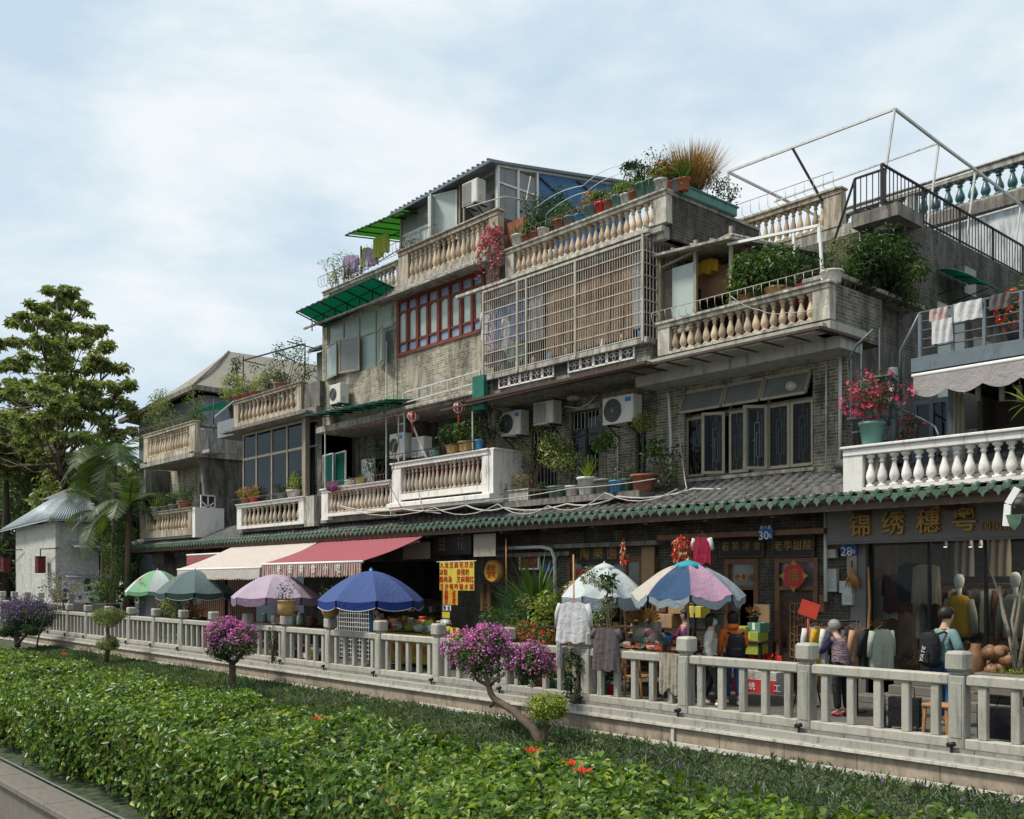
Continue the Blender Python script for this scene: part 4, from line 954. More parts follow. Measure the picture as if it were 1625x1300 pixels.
# window group of the second floor: dark interior, six casements, three top hung lights
w = window(H5, wx0, wx1, wz0, wz1, GW+.10, [0,.36,.66,1], [0,.72,1], 'alu', 'glass_win', .07)
W5 = wx1-wx0; zt_ = wz0+.72*(wz1-wz0)
for i, (a, c_) in enumerate(((.01,.35),(.37,.65),(.67,.99))):
    f = MB(); Xa, Xb = wx0+a*W5, wx0+c_*W5; tilt = .20; y_ = GW-.02
    def rot(v): return v
    fr = MB(); hgt = wz1-zt_-.08
    for (p, q) in (((Xa,0),(Xa,hgt)),((Xb,0),(Xb,hgt)),((Xa,0),(Xb,0)),((Xa,hgt),(Xb,hgt))):
        fr.bar((p[0], y_-tilt*(1-p[1]/hgt), zt_+.06+p[1]), (q[0], y_-tilt*(1-q[1]/hgt), zt_+.06+q[1]), .05)
    o = fr.build('top_light', M['alu'], H5); g = MB(); g.slab([(Xa+.03, y_-tilt, zt_+.07),(Xb-.03, y_-tilt, zt_+.07),(Xb-.03, y_, wz1-.04),(Xa+.03, y_, wz1-.04)], .006); g.build('pane', M['glass_grey'], o)
    if i == 2: g = MB(); g.tube([(Xb-.32, GW+.05, wz1-.30),(Xb-.32, GW-.26, wz1-.30)], .095, 14); g.tube([(Xb-.32, GW-.27, wz1-.30),(Xb-.32, GW-.262, wz1-.30)], .075, 14); g.build('vent_duct', M['steel'], H5)
for k, a in enumerate((.0,.18,.36,.51,.66,.83)):
    wd = W5*(.165 if k > 3 else .155); xx = wx0+W5*a+.03
    if k in (1, 3): leafsash(H5, xx+wd, wd, wz0+.04, zt_-.03, GW-.03, R(32 if k == 1 else 48), 'alu', 'glass_win', .06, hinge=-1)
    else:
        window(H5, xx, xx+wd, wz0+.04, zt_-.03, GW+.0, 1, 1, 'alu', 'glass_win', .06, .04, name='sash')
g = MB()      # pale metal fret grilles inside the glass
for k in range(6):
    x = wx0+W5*(k+.5)/6; z = (wz0+zt_)/2
    for (a, c_, d, e) in ((-.12,-.5,-.12,.35),(-.12,.35,.05,.35),(.05,.35,.05,-.35),(-.05,-.35,.13,-.35),(.13,-.35,.13,.5),(-.05,-.35,-.05,.15),(-.05,.15,.05,.15),(-.2,0,-.12,0),(.13,.1,.2,.1),(0,.35,0,.6),(0,-.35,0,-.6)):
        g.bar((x+a*W5/6/.4*.55, GW+.075, z+c_), (x+d*W5/6/.4*.55, GW+.075, z+e), .014)
g.build('fret_grille', M['white_alu'], H5)
MB().box(wx0-.05, wx1+.05, GW-.06, GW+.04, wz0-.07, wz0).build('sill', M['conc'], H5)
MB().box(wx0-.3, wx1+.3, GW+1.5, GW+1.35, 3.9, 6.5).build('inner_wall', M['wood_dk'], H5)
for i in range(11):
    x = wx0+.2+i*.32; MB().lathe(x, GW+.42, wz0, [(.07,0),(.09,.12+.06*(i%3)),(.05,.22+.07*(i%3)),(.04,.25+.07*(i%3))], 10).build('sill_ornament', M[('terra','pot_yellow','c_beige','wood_md','white')[i%5]], H5)
MB().lathe(wx0+2.3,GW+.6,5.2,[(.02,.35),(.12,.3),(.2,.1),(.2,.05)],14).lathe(wx1-.4,GW+.6,4.9,[(.02,.35),(.12,.3),(.2,.1),(.2,.05)],14).build('pendant_lamps', M['c_beige'], H5)
for px, r_ in ((1334, .035),(1312,.015),(1062,.022)): x = xa(px, 16.95); MB().tube([(x,16.93,4.3),(x,16.93,6.5)], r_, 8).build('drain_pipe', M['pipe'], H5)
b = MB(); b.tube([(xa(1060,16.9),16.85,6.3),(xa(1066,16.9),16.8,6.25),(xa(1074,16.9),16.7,5.2),(xa(1078,16.9),16.6,4.5),(xa(1068,16.9),16.4,4.3)], .035, 8); b.build('drain_pipe', M['pipe'], H5)
# third floor shed: frosted sliding panel, opening with clothes, sheet roof
sx0, sx1 = xa(1048,16.0), xa(1160,16.0)
b = MB(); b.bar((sx0,16,6.84),(sx0,16,9.0),.09).bar((xa(1104,16),16,6.84),(xa(1104,16),16,9.1),.07).bar((sx1,16,6.84),(sx1,16,9.15),.06).bar((sx0,16,8.75),(sx1,16,9.0),.05); b.build('shed_posts', M['alu'], H5)
MB().box(sx0+.3, xa(1102,16), 16.02, 16.05, 7.3, 8.68).build('sliding_panel', M['glass_pale'], H5)
MB().box(sx0+.04, sx0+.3, 16.04, 16.07, 7.0, 8.68).build('shed_front_panel', M['int'], H5)
MB().box(sx0+.05, sx1, 18.2, 18.3, 6.84, 9.0).box(sx1-.02, sx1+.02, 16.4, 18.202, 6.84, 9.0).build('shed_wall', M['int'], H5)
b = MB(); A = at(1034,404,15.7); B_ = at(1158,374,15.7); b.slab([A, B_, B_+Vector((.3,3.4,.35)), A+Vector((0,3.4,.35))], .05);
for i in range(5): b.tube([A.lerp(B_, i/4)+Vector((0,.05,.03)), A.lerp(B_, i/4)+Vector((0,3.3,.37))], .03, 5)
b.build('shed_roof', M['conc'], H5)
b = MB(); b.bar(at(1155,388,15.9), at(1300,358,15.9), .05).bar(at(1300,358,15.9), at(1300,385,15.9), .05).bar(at(1259,366,16.3), at(1262,450,16.3), .045).bar(at(1300,358,15.9), at(1306,450,15.9), .045); b.build('white_pipe_frame', M['white'], H5)
# roof terrace: balustrade, stair slab, black railing, leaning pole frame
bx0, bx1 = xa(1165,19.3), xa(1335,19.3)
tb = balustrade(H5, bx0, bx1, 19.3, 9.85, 10.68, 11, M['cream'], M['balus_tan'], pier=(.35,.42), rail=.14, foot=.06)
MB().box(bx0, hx1-.2, 19.32, 19.5, 9.6, 9.85).build('terrace_upstand', M['conc'], H5)
MB().box(-10.4, -9.4, 18.55, 19.6, 9.42, 9.68).build('stair_landing', M['conc_dk'], H5)
rack(H5, bx0+.1, bx1-.1, 19.28, 10.68, .3, .15, .22, 'steel')
b = MB()
def railing(b, p, q, h, n, r=.012, post=4):
    p, q = Vector(p), Vector(q); b.bar(p+Vector((0,0,h)), q+Vector((0,0,h)), .045, .035); b.bar(p+Vector((0,0,.1)), q+Vector((0,0,.1)), .03)
    for i in range(n+1): w_ = p.lerp(q, i/n); b.bar(w_, w_+Vector((0,0,h)), .045 if i % post == 0 else r*1.6)
railing(b, (-9.66, 18.4, 9.66), (-9.66, 25.4, 9.62), .80, 44, .010, 11); railing(b, (-10.35,18.6,9.68), (-9.7,18.6,9.68), .75, 5, .010, 5); b.bar((-10.35,18.6,10.43),(-11.0,18.7,9.0),.035); b.build('stair_railing', M['iron'], H5)
b = MB()
T1, T2, T3, T4 = at(1420,173,19.0), atx(1490,227,-9.7), atx(1548,270,-9.7), atx(1620,325,-9.7); T0 = at(1155,273,19.0)
b.bar(T0, T1, .05).bar(T1, T2, .05).bar(T2, T3, .05).bar(T3, T4, .05)
b.bar(T1, T1+Vector((-.35,.0,-2.15)), .04).bar(T2, T2+Vector((-.30,0,-2.1)), .04).bar(T3, T3+Vector((-.28,0,-2.1)), .04).bar(T4, T4+Vector((-.28,0,-2.1)), .04)
for T in (T2, T3, T4): b.bar(T, T+Vector((-4.2,.1,-.03)), .035)
b.bar(T0, T0+Vector((0,5.5,-.1)), .05); b.bar(T0+Vector((-.0,0,0)), T0+Vector((0,.1,-1.9)), .05)
b.build('canopy_frame', M['white_alu'], H5)
c = T0.lerp(T1, .42); MB().bar(c, c+Vector((.55,.3,-1.25)), .05).build('black_strut', M['iron'], H5)
# side door with its pale green leaf, on the party wall
b = MB(); b.box(hx1, hx1+.03, atx(1488,480,-9.6).y, atx(1530,480,-9.6).y, 5.95, 8.15); b.build('side_door', M['glass_pale'], H5)
MB().box(hx1+.003, hx1+.02, 22.0, 22.6, 8.6, 9.2).box(hx1+.003, hx1+.02, atx(1545,500,-9.6).y, atx(1575,500,-9.6).y, 5.95, 7.7).build('plaster_patch', M['glass_grey'], H5)
def arc_awning(pa, pb_, Xp, out, label):
    A, B_ = atx(*pa, Xp), atx(*pb_, Xp); t = thing('awning', A, label, 'awning'); b = MB()
    b.grid(lambda u, v: (Xp+.02+out*v, A.y+(B_.y-A.y)*u, A.z+(-.42*v*v)), 6, 8); nb = len(b.v); b.add([(p[0],p[1],p[2]-.01) for p in b.v[:nb]], [tuple(reversed(f)) for f in b.f[:]], True); b.build('canopy', M['green_sheet'], t)
    k = MB()
    for u in (0,.5,1): y = A.y+(B_.y-A.y)*u; k.tube([(Xp+.02+out*v/4, y, A.z-.42*(v/4)**2-.02) for v in range(5)], .012, 5).tube([(Xp+.02,y,A.z-.55),(Xp+out*.9,y,A.z-.42)], .012, 5)
    k.build('bracket', M['iron'], t)
arc_awning((1486,428), (1535,445), -9.6, .85, 'small arched green plastic awning over the pale door high on the dark side wall')
arc_awning((1566,468), (1610,480), -9.6, .7, 'small green plastic awning behind the dark grey towel at the right edge')
# wall stains and cables are in materials; meters and boxes by the doors come later

# ---- house 4 (px 770-1060): caged third floor
H4 = thing('terrace_house', (-16.8, 17, 0), 'middle grey brick house whose third floor is closed by a metal window cage', 'house')
ax0, ax1 = -20.2, -14.2
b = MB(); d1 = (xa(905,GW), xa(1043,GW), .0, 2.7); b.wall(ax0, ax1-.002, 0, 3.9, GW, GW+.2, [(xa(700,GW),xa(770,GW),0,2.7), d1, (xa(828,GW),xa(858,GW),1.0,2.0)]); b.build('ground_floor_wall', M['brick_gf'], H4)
D2 = [(xa(842,GW),xa(884,GW),4.2,6.02),(xa(905,GW),xa(950,GW),4.2,6.3),(xa(1008,GW),xa(1026,GW),4.2,5.6)]
b = MB(); b.wall(ax0, ax1-.002, 3.9, 6.9, GW, GW+.2, D2); b.build('upper_wall', M['brick_a'], H4)
b = MB(); shell(b, ax0, ax1-.01, GW+.2, 24, 0, 6.7); b.build('rear_walls', M['dark'], H4)
b = MB(); b.wall(-18.75, -13.16, 6.9, 9.62, 16.6, 16.75, [(-17.8,-14.2,7.4,9.4)]).box(-13.3,-13.16,16.75,24,6.9,9.62).box(-18.7,-13.3,23.8,24,6.9,9.6).box(-18.7,-13.3,18.5,18.6,6.9,9.6); b.build('third_floor_wall', M['brick_b'], H4)
b = MB(); b.box(-12.93-.22, -12.93, 15.9, 19.0, 9.25, 10.14).build('terrace_side_wall', M['brick_side'], H4)
b = MB(); b.box(-18.9, -13.0, 15.75, 24, 9.25, 9.5).cbox(-18.9,-13.0,15.66,15.78,9.38,9.5,.01); b.box(-12.99,-12.9,15.7,19.0,10.14,10.2); b.build('terrace_slab', M['conc'], H4)
MB().box(-18.9, -13.28, 15.62, 17.0, 6.62, 6.86).build('balcony_slab', M['conc_dk'], H4)
b = MB(); b.box(-18.95, -13.1, 15.25, 15.62, 6.60, 6.66).bar((-20.0,15.3,6.55),(-13.0,15.3,6.6),.05); b.build('drip_ledge', M['wood_dk'], H4)
MB().box(-18.85,-13.3,15.62,15.74,6.86,7.22).build('balcony_parapet', M['brick_b'], H4)
b = MB()      # pierced flower blocks
for a0, n in ((xa(792,15.6), 5), (xa(902,15.6), 5)):
    b = MB()
    wblk = (xa(880,15.6)-xa(792,15.6))/5 if n and a0 < -17 else (xa(1008,15.6)-xa(902,15.6))/5
    for i in range(n):
        x0_, x1_ = a0+i*wblk, a0+(i+1)*wblk; cz, cx_ = 7.03, (x0_+x1_)/2; yy = 15.59; hh = .16
        for (p, q) in (((x0_,cz-hh),(x1_,cz-hh)),((x0_,cz+hh),(x1_,cz+hh)),((x0_+.02,cz-hh),(x0_+.02,cz+hh)),((x1_-.02,cz-hh),(x1_-.02,cz+hh))): b.bar((p[0],yy,p[1]),(q[0],yy,q[1]),.035)
        for k in range(4):
            a = k*pi/2+ (0 if k % 2 else 0); d = Vector((cos(a), 0, sin(a))); n_ = Vector((-d.z, 0, d.x)); c0 = Vector((cx_, yy, cz)); r_ = min(wblk/2, hh)*.93
            b.tube([c0, c0+d*r_*.5+n_*.045, c0+d*r_, c0+d*r_*.5-n_*.045, c0], .011, 4)
    b.build('pierced_blocks', M['whitebal'], H4)
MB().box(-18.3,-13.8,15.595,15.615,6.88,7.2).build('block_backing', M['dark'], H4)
cage = MB(); gx0, gx1, gz0, gz1, gy = xa(768,15.5), xa(1021,15.5), 7.24, 9.30, 15.5
for i in range(72): x = gx0+(gx1-gx0)*i/71; cage.bar((x,gy,gz0),(x,gy,gz1),.012)
for i in range(9): z = gz0+(gz1-gz0)*i/8; cage.bar((gx0,gy-.012,z),(gx1,gy-.012,z),.022)
for f in (0,.245,.305,.62,1.0): x = gx0+(gx1-gx0)*f; cage.bar((x,gy-.02,gz0-.1),(x,gy-.02,gz1+(.12 if f == 1 else 0)),.045)
for i in range(9): z = gz0+(gz1-gz0)*i/8; cage.bar((gx1,gy,z),(gx1,16.55,z),.022).bar((gx0,gy,z),(gx0,16.5,z),.022)
for i in range(11): y = gy+1.05*i/10; cage.bar((gx1,y,gz0),(gx1,y,gz1+.25),.013)
cage.bar((gx0,gy,gz1),(gx1,gy,gz1),.05).bar((gx1,gy,gz1+.25),(gx1,16.5,gz1+.25),.03); cage.build('window_cage', M['steel'], H4)
MB().cbox(gx0-.05,gx1+.12,gy-.02,15.76,7.10,7.22,.01).build('cage_sill', M['conc'], H4)
sheet('bamboo_blind', xa(866,15.95), xa(1003,15.95), 7.45, 9.28, 15.95, 'bamboo', H4, 26, .03, 120, 6); sheet('curtain', xa(838,15.95), xa(862,15.95), 7.9, 9.25, 15.96, 'c_offwhite', H4, 5, .05, 30, 6); sheet('curtain', xa(1004,15.97), xa(1020,15.97), 7.6, 9.25, 15.97, 'c_white', H4, 3, .05, 20, 6)
for i, (px, m_, nm, z1_, z0_) in enumerate(((778,'c_white','white',9.0,8.2),(790,'c_purple2','lilac',8.9,7.9),(802,'c_blue','blue',9.0,8.1),(812,'c_white','pale',8.7,7.8),(824,'c_blue','deep blue',9.1,8.0),(786,'c_grey','grey',8.0,7.5),(820,'c_teal','teal',8.0,7.5))):
    if 'c_purple2' not in M: C('c_purple2', (.42,.34,.50))
    garment(xa(px,15.85), 15.85, z1_, .46, z1_-z0_, m_, f'{nm} washing hanging inside the window cage, {ORDN_[i]} from its left side', 'washing inside the window cage', ang=.6, cat='washing')
for i in range(9):
    x = gx0+.4+i*.56; MB().lathe(x,15.75,7.24,[(.05,0),(.06,.1+.05*(i%3)),(.03,.2+.05*(i%2)),(.03,.24)],8).build('sill_bottle', M[('pot_green','white','pot_yellow','pot_blue','c_beige')[i%5]], H4)
balustrade(H4, -17.95, -12.93, 15.7, 9.56, 10.24, 24, M['cream2'], M['balus_tan'], pier=(.30,.34), rail=.13, foot=.03)
MB().cbox(-19.6,-13.2,15.45,15.55,9.36,9.44,.01).build('gutter_board', M['cream2'], H4)
rack(H4, -17.95, -12.95, 15.68, 10.24, .26, .10, .17, 'rack')
# second floor ledge, doors
MB().box(ax0+1.5, -13.9, 15.98, 17.0, 3.98, 4.12).build('ledge', M['conc_dk'], H4)
rack(H4, -18.4, -14.2, 16.0, 4.12, .2, .10, .2, 'rack')
for i, (a, c_, d, e) in enumerate(D2): window(H4, a, c_, d, e, GW+.06, 2, [0,.72,1] if i < 2 else 1, 'wood_dk', 'glass_dk', .055)
g = MB()
for (a, c_, d, e) in D2[:2]:
    for i in range(9): x = a+(c_-a)*i/8; g.bar((x,GW+.02,e-.45),(x,GW+.02,e-.04),.012); g.bar((x,GW+.02,d+.1),(x,GW+.02,d+1.0),.012)
g.build('door_grille', M['white_alu'], H4)
MB().box(*( [D2[1][0]-.1, D2[1][1]+.1] ), GW-.05, GW, 6.3, 6.4).build('lintel', M['conc'], H4)
g = MB(); g.lathe(xa(912,16.4), 16.4, 6.50, [(.20,0),(.17,-.06),(.02,-.07)], 16); g.build('ceiling_lamp', M['conc'], H4)
g = MB(); p0 = at(893,650,16.9); g.tube([p0, at(897,645,16.9), at(920,648,16.9), at(935,640,16.9), at(945,628,16.9)], .02, 6).tube([at(880,690,16.95), at(890,660,16.95), at(893,650,16.9)], .012, 5).tube([at(818,710,16.9),at(824,735,16.9),at(812,760,16.9),at(806,785,16.9)],.018,6).tube([at(980,690,16.95),at(981,790,16.95)],.02,6); g.build('wall_pipe', M['pipe'], H4)

# ---- house 3b (px 620-780): red stained window, lantern balcony, roof shed
H3 = thing('terrace_house', (-22.5, 17, 0), 'tall grey brick house with a red framed window band and a glazed roof shed', 'house')
cx3, cx4, cx5 = -27.05, -22.95, -18.75
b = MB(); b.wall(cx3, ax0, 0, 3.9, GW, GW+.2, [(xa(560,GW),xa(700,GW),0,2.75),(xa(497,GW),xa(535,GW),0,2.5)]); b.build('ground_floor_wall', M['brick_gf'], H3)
rw = (xa(632,16), xa(768,16)+.05, za(632,567,16), za(632,480,16)+.02)
gw = (xa(520,16), xa(622,16), 8.42, 10.15)
b = MB(); b.wall(cx4, cx5, 6.98, 10.45, 16.0, 16.2, [rw]); b.build('third_floor_wall', M['brick_c'], H3)
b = MB(); b.wall(cx3, cx4-.003, 6.98, 10.45, 15.98, 16.2, [gw]); b.build('third_floor_wall', M['brick_c'], H3)
b = MB(); b.wall(cx3, cx4-.1, 3.9, 6.98, 17.2, 17.4, [(-26.3,-25.2,4.2,6.0)]); b.wall(cx4-.1, cx5-1.3+.0, 3.9, 6.98, 17.2, 17.4, [(-22.3,-21.4,4.3,6.3),(-20.9,-20.2,4.3,6.1)]); b.box(cx4-.16,cx4-.0,16.2,17.2,3.9,6.98); b.build('second_floor_wall', M['brick_b'], H3)
b = MB(); shell(b, cx3, cx5, 17.4, 24, 0, 10.3); b.box(cx3,cx3+.15,15.99,17.4,6.98,10.3).box(cx5-.15,cx5-.01,16.2,17.4,6.98,10.3).box(cx3+.15,cx5-.15,18.5,18.6,7,10.2); b.build('rear_walls', M['brick_b'], H3)
b = MB(); b.box(cx3, cx5, 15.75, 17.4, 6.80, 6.98).cbox(cx4-.3, cx5+.2, 15.58, 15.75, 6.86, 6.97, .02); b.build('floor_slab', M['conc'], H3)
# red window: 8 bays, arched panes with small squares above and below
g = MB(); X0, X1, Z0, Z1 = rw; nb_ = 8; bw = (X1-X0)/nb_
g.box(X0, X1, 15.96, 16.06, Z0, Z0+.09).box(X0, X1, 15.96, 16.06, Z1-.09, Z1)
pl = MB(); ps = MB()
for i in range(nb_+1): x = min(max(X0+i*bw, X0+.04), X1-.04); g.box(x-(.055 if i % 2 == 0 else .035), x+(.055 if i % 2 == 0 else .035), 15.95, 16.07, Z0+.09, Z1-.09)
for i in range(nb_):
    a, c_ = X0+i*bw+.05, X0+(i+1)*bw-.05; H_ = Z1-Z0; zb1, zt1 = Z0+H_*.24, Z0+H_*.76; r_ = (c_-a)/2; mxx = (a+c_)/2
    g.box(a, c_, 15.97, 16.05, zb1-.06, zb1).box(a, c_, 15.97, 16.05, zt1, zt1+.06)
    for s in (-1, 1):   # spandrels of the arch
        pts = [(mxx+s*r_*sin(q*pi/12), zt1-r_+r_*cos(q*pi/12)) for q in range(7)]; g.prism([(mxx, zt1)] + pts[::1] + [(mxx+s*r_, zt1)] if s > 0 else ([(mxx, zt1)] + pts + [(mxx+s*r_, zt1)])[::-1], 15.975, 16.045)
    g.box(a, a+.035, 15.97, 16.05, zb1, zt1).box(c_-.035, c_, 15.97, 16.05, zb1, zt1)
    pl.box(a, c_, 16.01, 16.018, zb1, zt1); ps.box(a, c_, 16.011, 16.018, Z0+.09, zb1-.06).box(a, c_, 16.011, 16.018, zt1+.06, Z1-.09)
w = g.build('window', M['wood_red'], H3); pl.build('arched_panes', M['glass_pale'], w); ps.build('square_panes', M['glass_blue'], w)
b = MB()
for i in range(5): x = X0+(X1-X0)*i/4; b.box(x+.04, x+(X1-X0)/4-.04, 15.93, 16.0, Z1+.03, Z1+.34) if i < 4 else None
b.build('stone_frieze', M['conc_dk'], H3)
# green tinted window with open casements
window(H3, *gw, 16.02, 4, [0,.62,1], 'alu', 'glass_green', .05)
for a, wd, an, hg in ((gw[0]+.02,.92,-10,1),(gw[0]+.04+3*(gw[1]-gw[0])/4*.72,.85,14,-1),(gw[1]-.55,.6,-25,1)):
    leafsash(H3, a, wd if hg > 0 else wd, gw[2]+.03, gw[2]+.62*(gw[3]-gw[2]), 15.93, R(an if hg > 0 else an), 'alu', 'glass_grey' if hg < 0 else 'glass_green', .06, hinge=hg)
# top floor terraces
b = MB(); b.box(cx4-.1, cx5+.25, 15.62, 24, 10.12, 10.34).cbox(cx4-.15, cx5+.3, 15.5, 15.64, 10.06, 10.2, .02).box(cx3-.05,cx4-.1,15.72,24,10.22,10.42).box(cx3-.1,cx5,15.35,15.42,10.02,10.07); b.build('terrace_slab', M['conc'], H3)
balustrade(H3, xa(632,15.65), xa(790,15.65), 15.65, 10.34, 11.32, 17, M['cream'], M['balus_tan'], pier=(.45,.35), rail=.16, foot=.12, below=.1)
balustrade(H3, xa(512,15.72), xa(630,15.72), 15.74, 10.42, 11.15, 18, M['cream2'], M['balus_grey'], pier=(.35,.05), rail=.13, foot=.06)
MB().box(cx5-.02, cx5+.24, 15.95, 17.6, 10.3, 11.3).build('terrace_side_wall', M['brick_b'], H3)
rack(H3, xa(510,15.6), xa(700,15.6), 15.62, 11.22, .28, .14, .17, 'rack')
# roof shed
px_ = lambda p, y: xa(p, y)
ry = 16.35; s0, s1 = xa(637, ry), xa(790, ry)
b = MB(); za_ = 12.75
b.slab([(s0-.1, ry-.35, 12.72), (s1+.1, ry-.35, 12.85), (s1+.2, 21.6, 13.75), (s0-.1, 21.6, 13.6)], .07)
for i in range(22): f = i/21; b.tube([(s0+(s1-s0)*f, ry-.36, 12.75+.13*f), (s0+(s1-s0)*f, ry+.2, 12.82+.13*f)], .035, 5)
b.build('shed_roof', M['steel_blue'], H3)
window(H3, s0, xa(693,ry), 11.5, 12.15, ry, 2, 1, 'white_alu', 'glass_pale', .06); MB().box(s0, xa(693,ry), ry+.01, ry+.05, 12.15, 12.72).box(s0, s1, ry+.01, ry+.06, 10.34, 11.5).build('shed_panel', M['glass_grey'], H3)
MB().box(xa(693,ry), s1, ry+.25, ry+.3, 10.4, 12.8).build('shed_back_panel', M['glass_grey'], H3)
leafsash(H3, xa(697,ry), .55, 11.3, 12.62, ry-.02, R(-62), 'white_alu', 'glass_pale', .05, 1); leafsash(H3, xa(728,ry), .95, 11.35, 12.68, ry-.05, R(18), 'white_alu', 'glass_pale', .05, -1)
b = MB()
for p in (637, 693, 730, 737, 788): x = xa(p, ry); b.bar((x, ry, 10.4), (x, ry, 12.8), .06)
b.build('shed_posts', M['alu'], H3)
y1_ = atx(852, 300, s1).y; w = window(H3, 0, 1, 0, 1, 0, 1, 1, 'alu', 'glass_dk') if False else None
b = MB(); 
for f in (0,.5,1): y = ry+(y1_-ry)*f; b.bar((s1, y, 10.5), (s1, y, 12.85+(y-ry)*.17), .07)
b.bar((s1, ry, 12.4), (s1, y1_, 12.4), .05).bar((s1, ry, 12.82), (s1, 21.5, 13.68), .08); o = b.build('side_glazing_frame', M['white_alu'], H3); g = MB(); g.box(s1-.015, s1-.007, ry, y1_, 10.5, 12.85); g.build('pane', M['glass_grey'], o)
b = MB(); b.add([(s1-.02,y1_,11.2),(s1-.02,21.4,11.2),(s1-.02,21.4,13.6),(s1-.02,y1_,13.0),(s1-.07,y1_,11.2),(s1-.07,21.4,11.2),(s1-.07,21.4,13.6),(s1-.07,y1_,13.0)], [(0,1,2,3),(7,6,5,4),(0,4,5,1),(1,5,6,2),(2,6,7,3),(3,7,4,0)]); b.build('blue_sheeting', M['blue_sheet'], H3)
b = MB(); b.bar((s1+.01,y1_,12.95),(s1+.01,20.5,11.9),.03).bar((s1+.01,y1_+1.5,13.2),(s1+.01,21.3,12.6),.03); b.build('sheeting_batten', M['iron'], H3)
b = MB(); b.box(cx5-.3, cx5+.9, 16.2, 16.35, 10.34, 11.15).build('brick_parapet', M['terra'], H3)
# second floor balconies
B2z = 4.30
balustrade(H3, xa(622,15.7), xa(775,15.7), 15.7, B2z+.12, 5.47, 19, M['whitebal'], M['balus_grey'], pier=(.42,.25), rail=.16, foot=.16, below=.2)
b = MB(); xr_ = xa(775,15.7); b.box(xr_-.02, xr_+.16, 15.72, 17.2, 4.1, 5.42).cbox(xr_-.06, xr_+.2, 15.72, 17.2, 5.42, 5.475, .01).box(xa(620,15.6)-.05, xr_+.2, 15.58, 17.2, 4.12, 4.34).cbox(xa(620,15.6)-.1, xr_+.25, 15.52, 15.6, 4.2, 4.32, .01); b.build('balcony_box', M['whitebal'], H3)
balustrade(H3, xa(510,15.72), xa(620,15.72), 15.72, 4.15, 5.02, 16, M['whitebal'], M['balus_grey'], pier=(.38,.02), rail=.13, foot=.1, below=.1)
MB().box(cx3, xa(620,15.72), 15.9, 17.2, 3.98, 4.14).build('balcony_floor', M['conc_dk'], H3)
rack(H3, xa(512,15.66), xa(618,15.66), 15.66, 5.02, .16, .1, .16); rack(H3, xa(622,15.66), xa(760,15.66), 15.66, 5.47, .2, .12, .16, 'iron')
# green shutters, steel ladder frame over the lantern balcony
for p in (513, 532): leafsash(H3, xa(p,15.95), .80, 5.05, 6.12, 15.95, R(-8), 'white_alu', 'green_sheet', .04, 1, 'green_shutter')
MB().box(-25.6,-24.9,16.5,16.55,4.14,5.9).build('white_board', M['white'], H3)
b = MB(); A, B_ = at(640,640,15.7), at(762,606,15.7)
b.bar(A, B_, .035).bar(A+Vector((0,0,.28)), B_+Vector((0,0,.28)), .035)
for i in range(6): q = A.lerp(B_, i/5); b.bar(q, q+Vector((0,0,.28)), .03)
b.build('steel_ladder_frame', M['white_alu'], H3); b = MB()
for dx in (0,.28): b.bar((A.x-.3+dx,15.75,5.4),(A.x-.3+dx,15.75,6.85),.03)
for i in range(6): z = 5.5+i*.26; b.bar((A.x-.3,15.75,z),(A.x-.02,15.75,z),.02)
b.build('steel_ladder', M['white_alu'], H3)
for q0_, q1_, q2_ in ((750,5.4,6.5),(516,5.0,6.85),(613,4.2,9.0)): MB().bar((xa(q0_,15.8),15.8,q1_),(xa(q0_,15.8),15.8,q2_),.03).build('steel_pole', M['white_alu'], H3)
MB().box(xa(752,15.45), xa(770,15.45), 15.4, 15.55, za(760,650,15.45), za(760,597,15.45)).build('green_canvas_box', plain('green canvas', (.02,.13,.10), .8, var=.2), H3)
MB().box(-22.3,-21.4,17.26,17.3,4.3,6.3).box(-20.9,-20.2,17.26,17.3,4.3,6.1).build('balcony_door', M['wood_dk'], H3)
b = MB(); b.box(-21.9,-19.3,15.98,16.0,4.5,5.25); b.build('red_cloth_screen', M['c_red'], H3)

# ---- house 2 (px 370-505)
H2 = thing('terrace_house', (-30, 17, 0), 'narrow house with a tall dark glazed bay between two white balustrades', 'house')
fx0, fx1 = -32.75, -27.25
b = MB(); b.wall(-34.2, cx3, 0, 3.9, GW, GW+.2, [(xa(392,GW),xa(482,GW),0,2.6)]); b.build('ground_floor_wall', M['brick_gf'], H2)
b = MB(); shell(b, fx0, fx1, 16.2, 24, 3.9, 8.2); b.box(fx1-.5, fx1, 16.2, 17.2, 3.9, 7.6); b.build('walls', M['brick_b'], H2)
w = window(H2, xa(385,16.0), xa(481,16.0), 4.75, 7.42, 16.0, [0,.24,.5,.75,1], [0,.66,1], 'alu', 'glass_dk', .08); MB().bar((xa(486,15.97),15.97,4.7),(xa(486,15.97),15.97,7.6),.16).build('bay_post', M['alu'], H2)
window(H2, xa(489,16.2), xa(512,16.2), 4.9, 7.4, 16.2, 1, [0,.66,1], 'alu', 'glass_dk', .06)
b = MB(); b.box(fx0-.15, fx1+.3, 15.72, 24, 7.45, 7.66).box(fx0-.5, fx1+.1, 15.45, 15.72, 7.45, 7.52); b.build('terrace_slab', M['conc_dk'], H2)
balustrade(H2, xa(370,15.7), xa(477,15.7), 15.72, 7.66, 8.58, 14, M['cream'], M['balus_tan'], pier=(.35,.30), rail=.14, foot=.12)
b = MB(); b.box(xa(477,15.72), fx1+.35, 15.8, 17.5, 7.66, 8.45).build('terrace_end_wall', M['brick_stain'], H2)
balustrade(H2, xa(375,15.7), xa(481,15.7), 15.72, 4.0, 4.88, 13, M['whitebal'], M['balus_grey'], pier=(.35,.32), rail=.14, foot=.1)
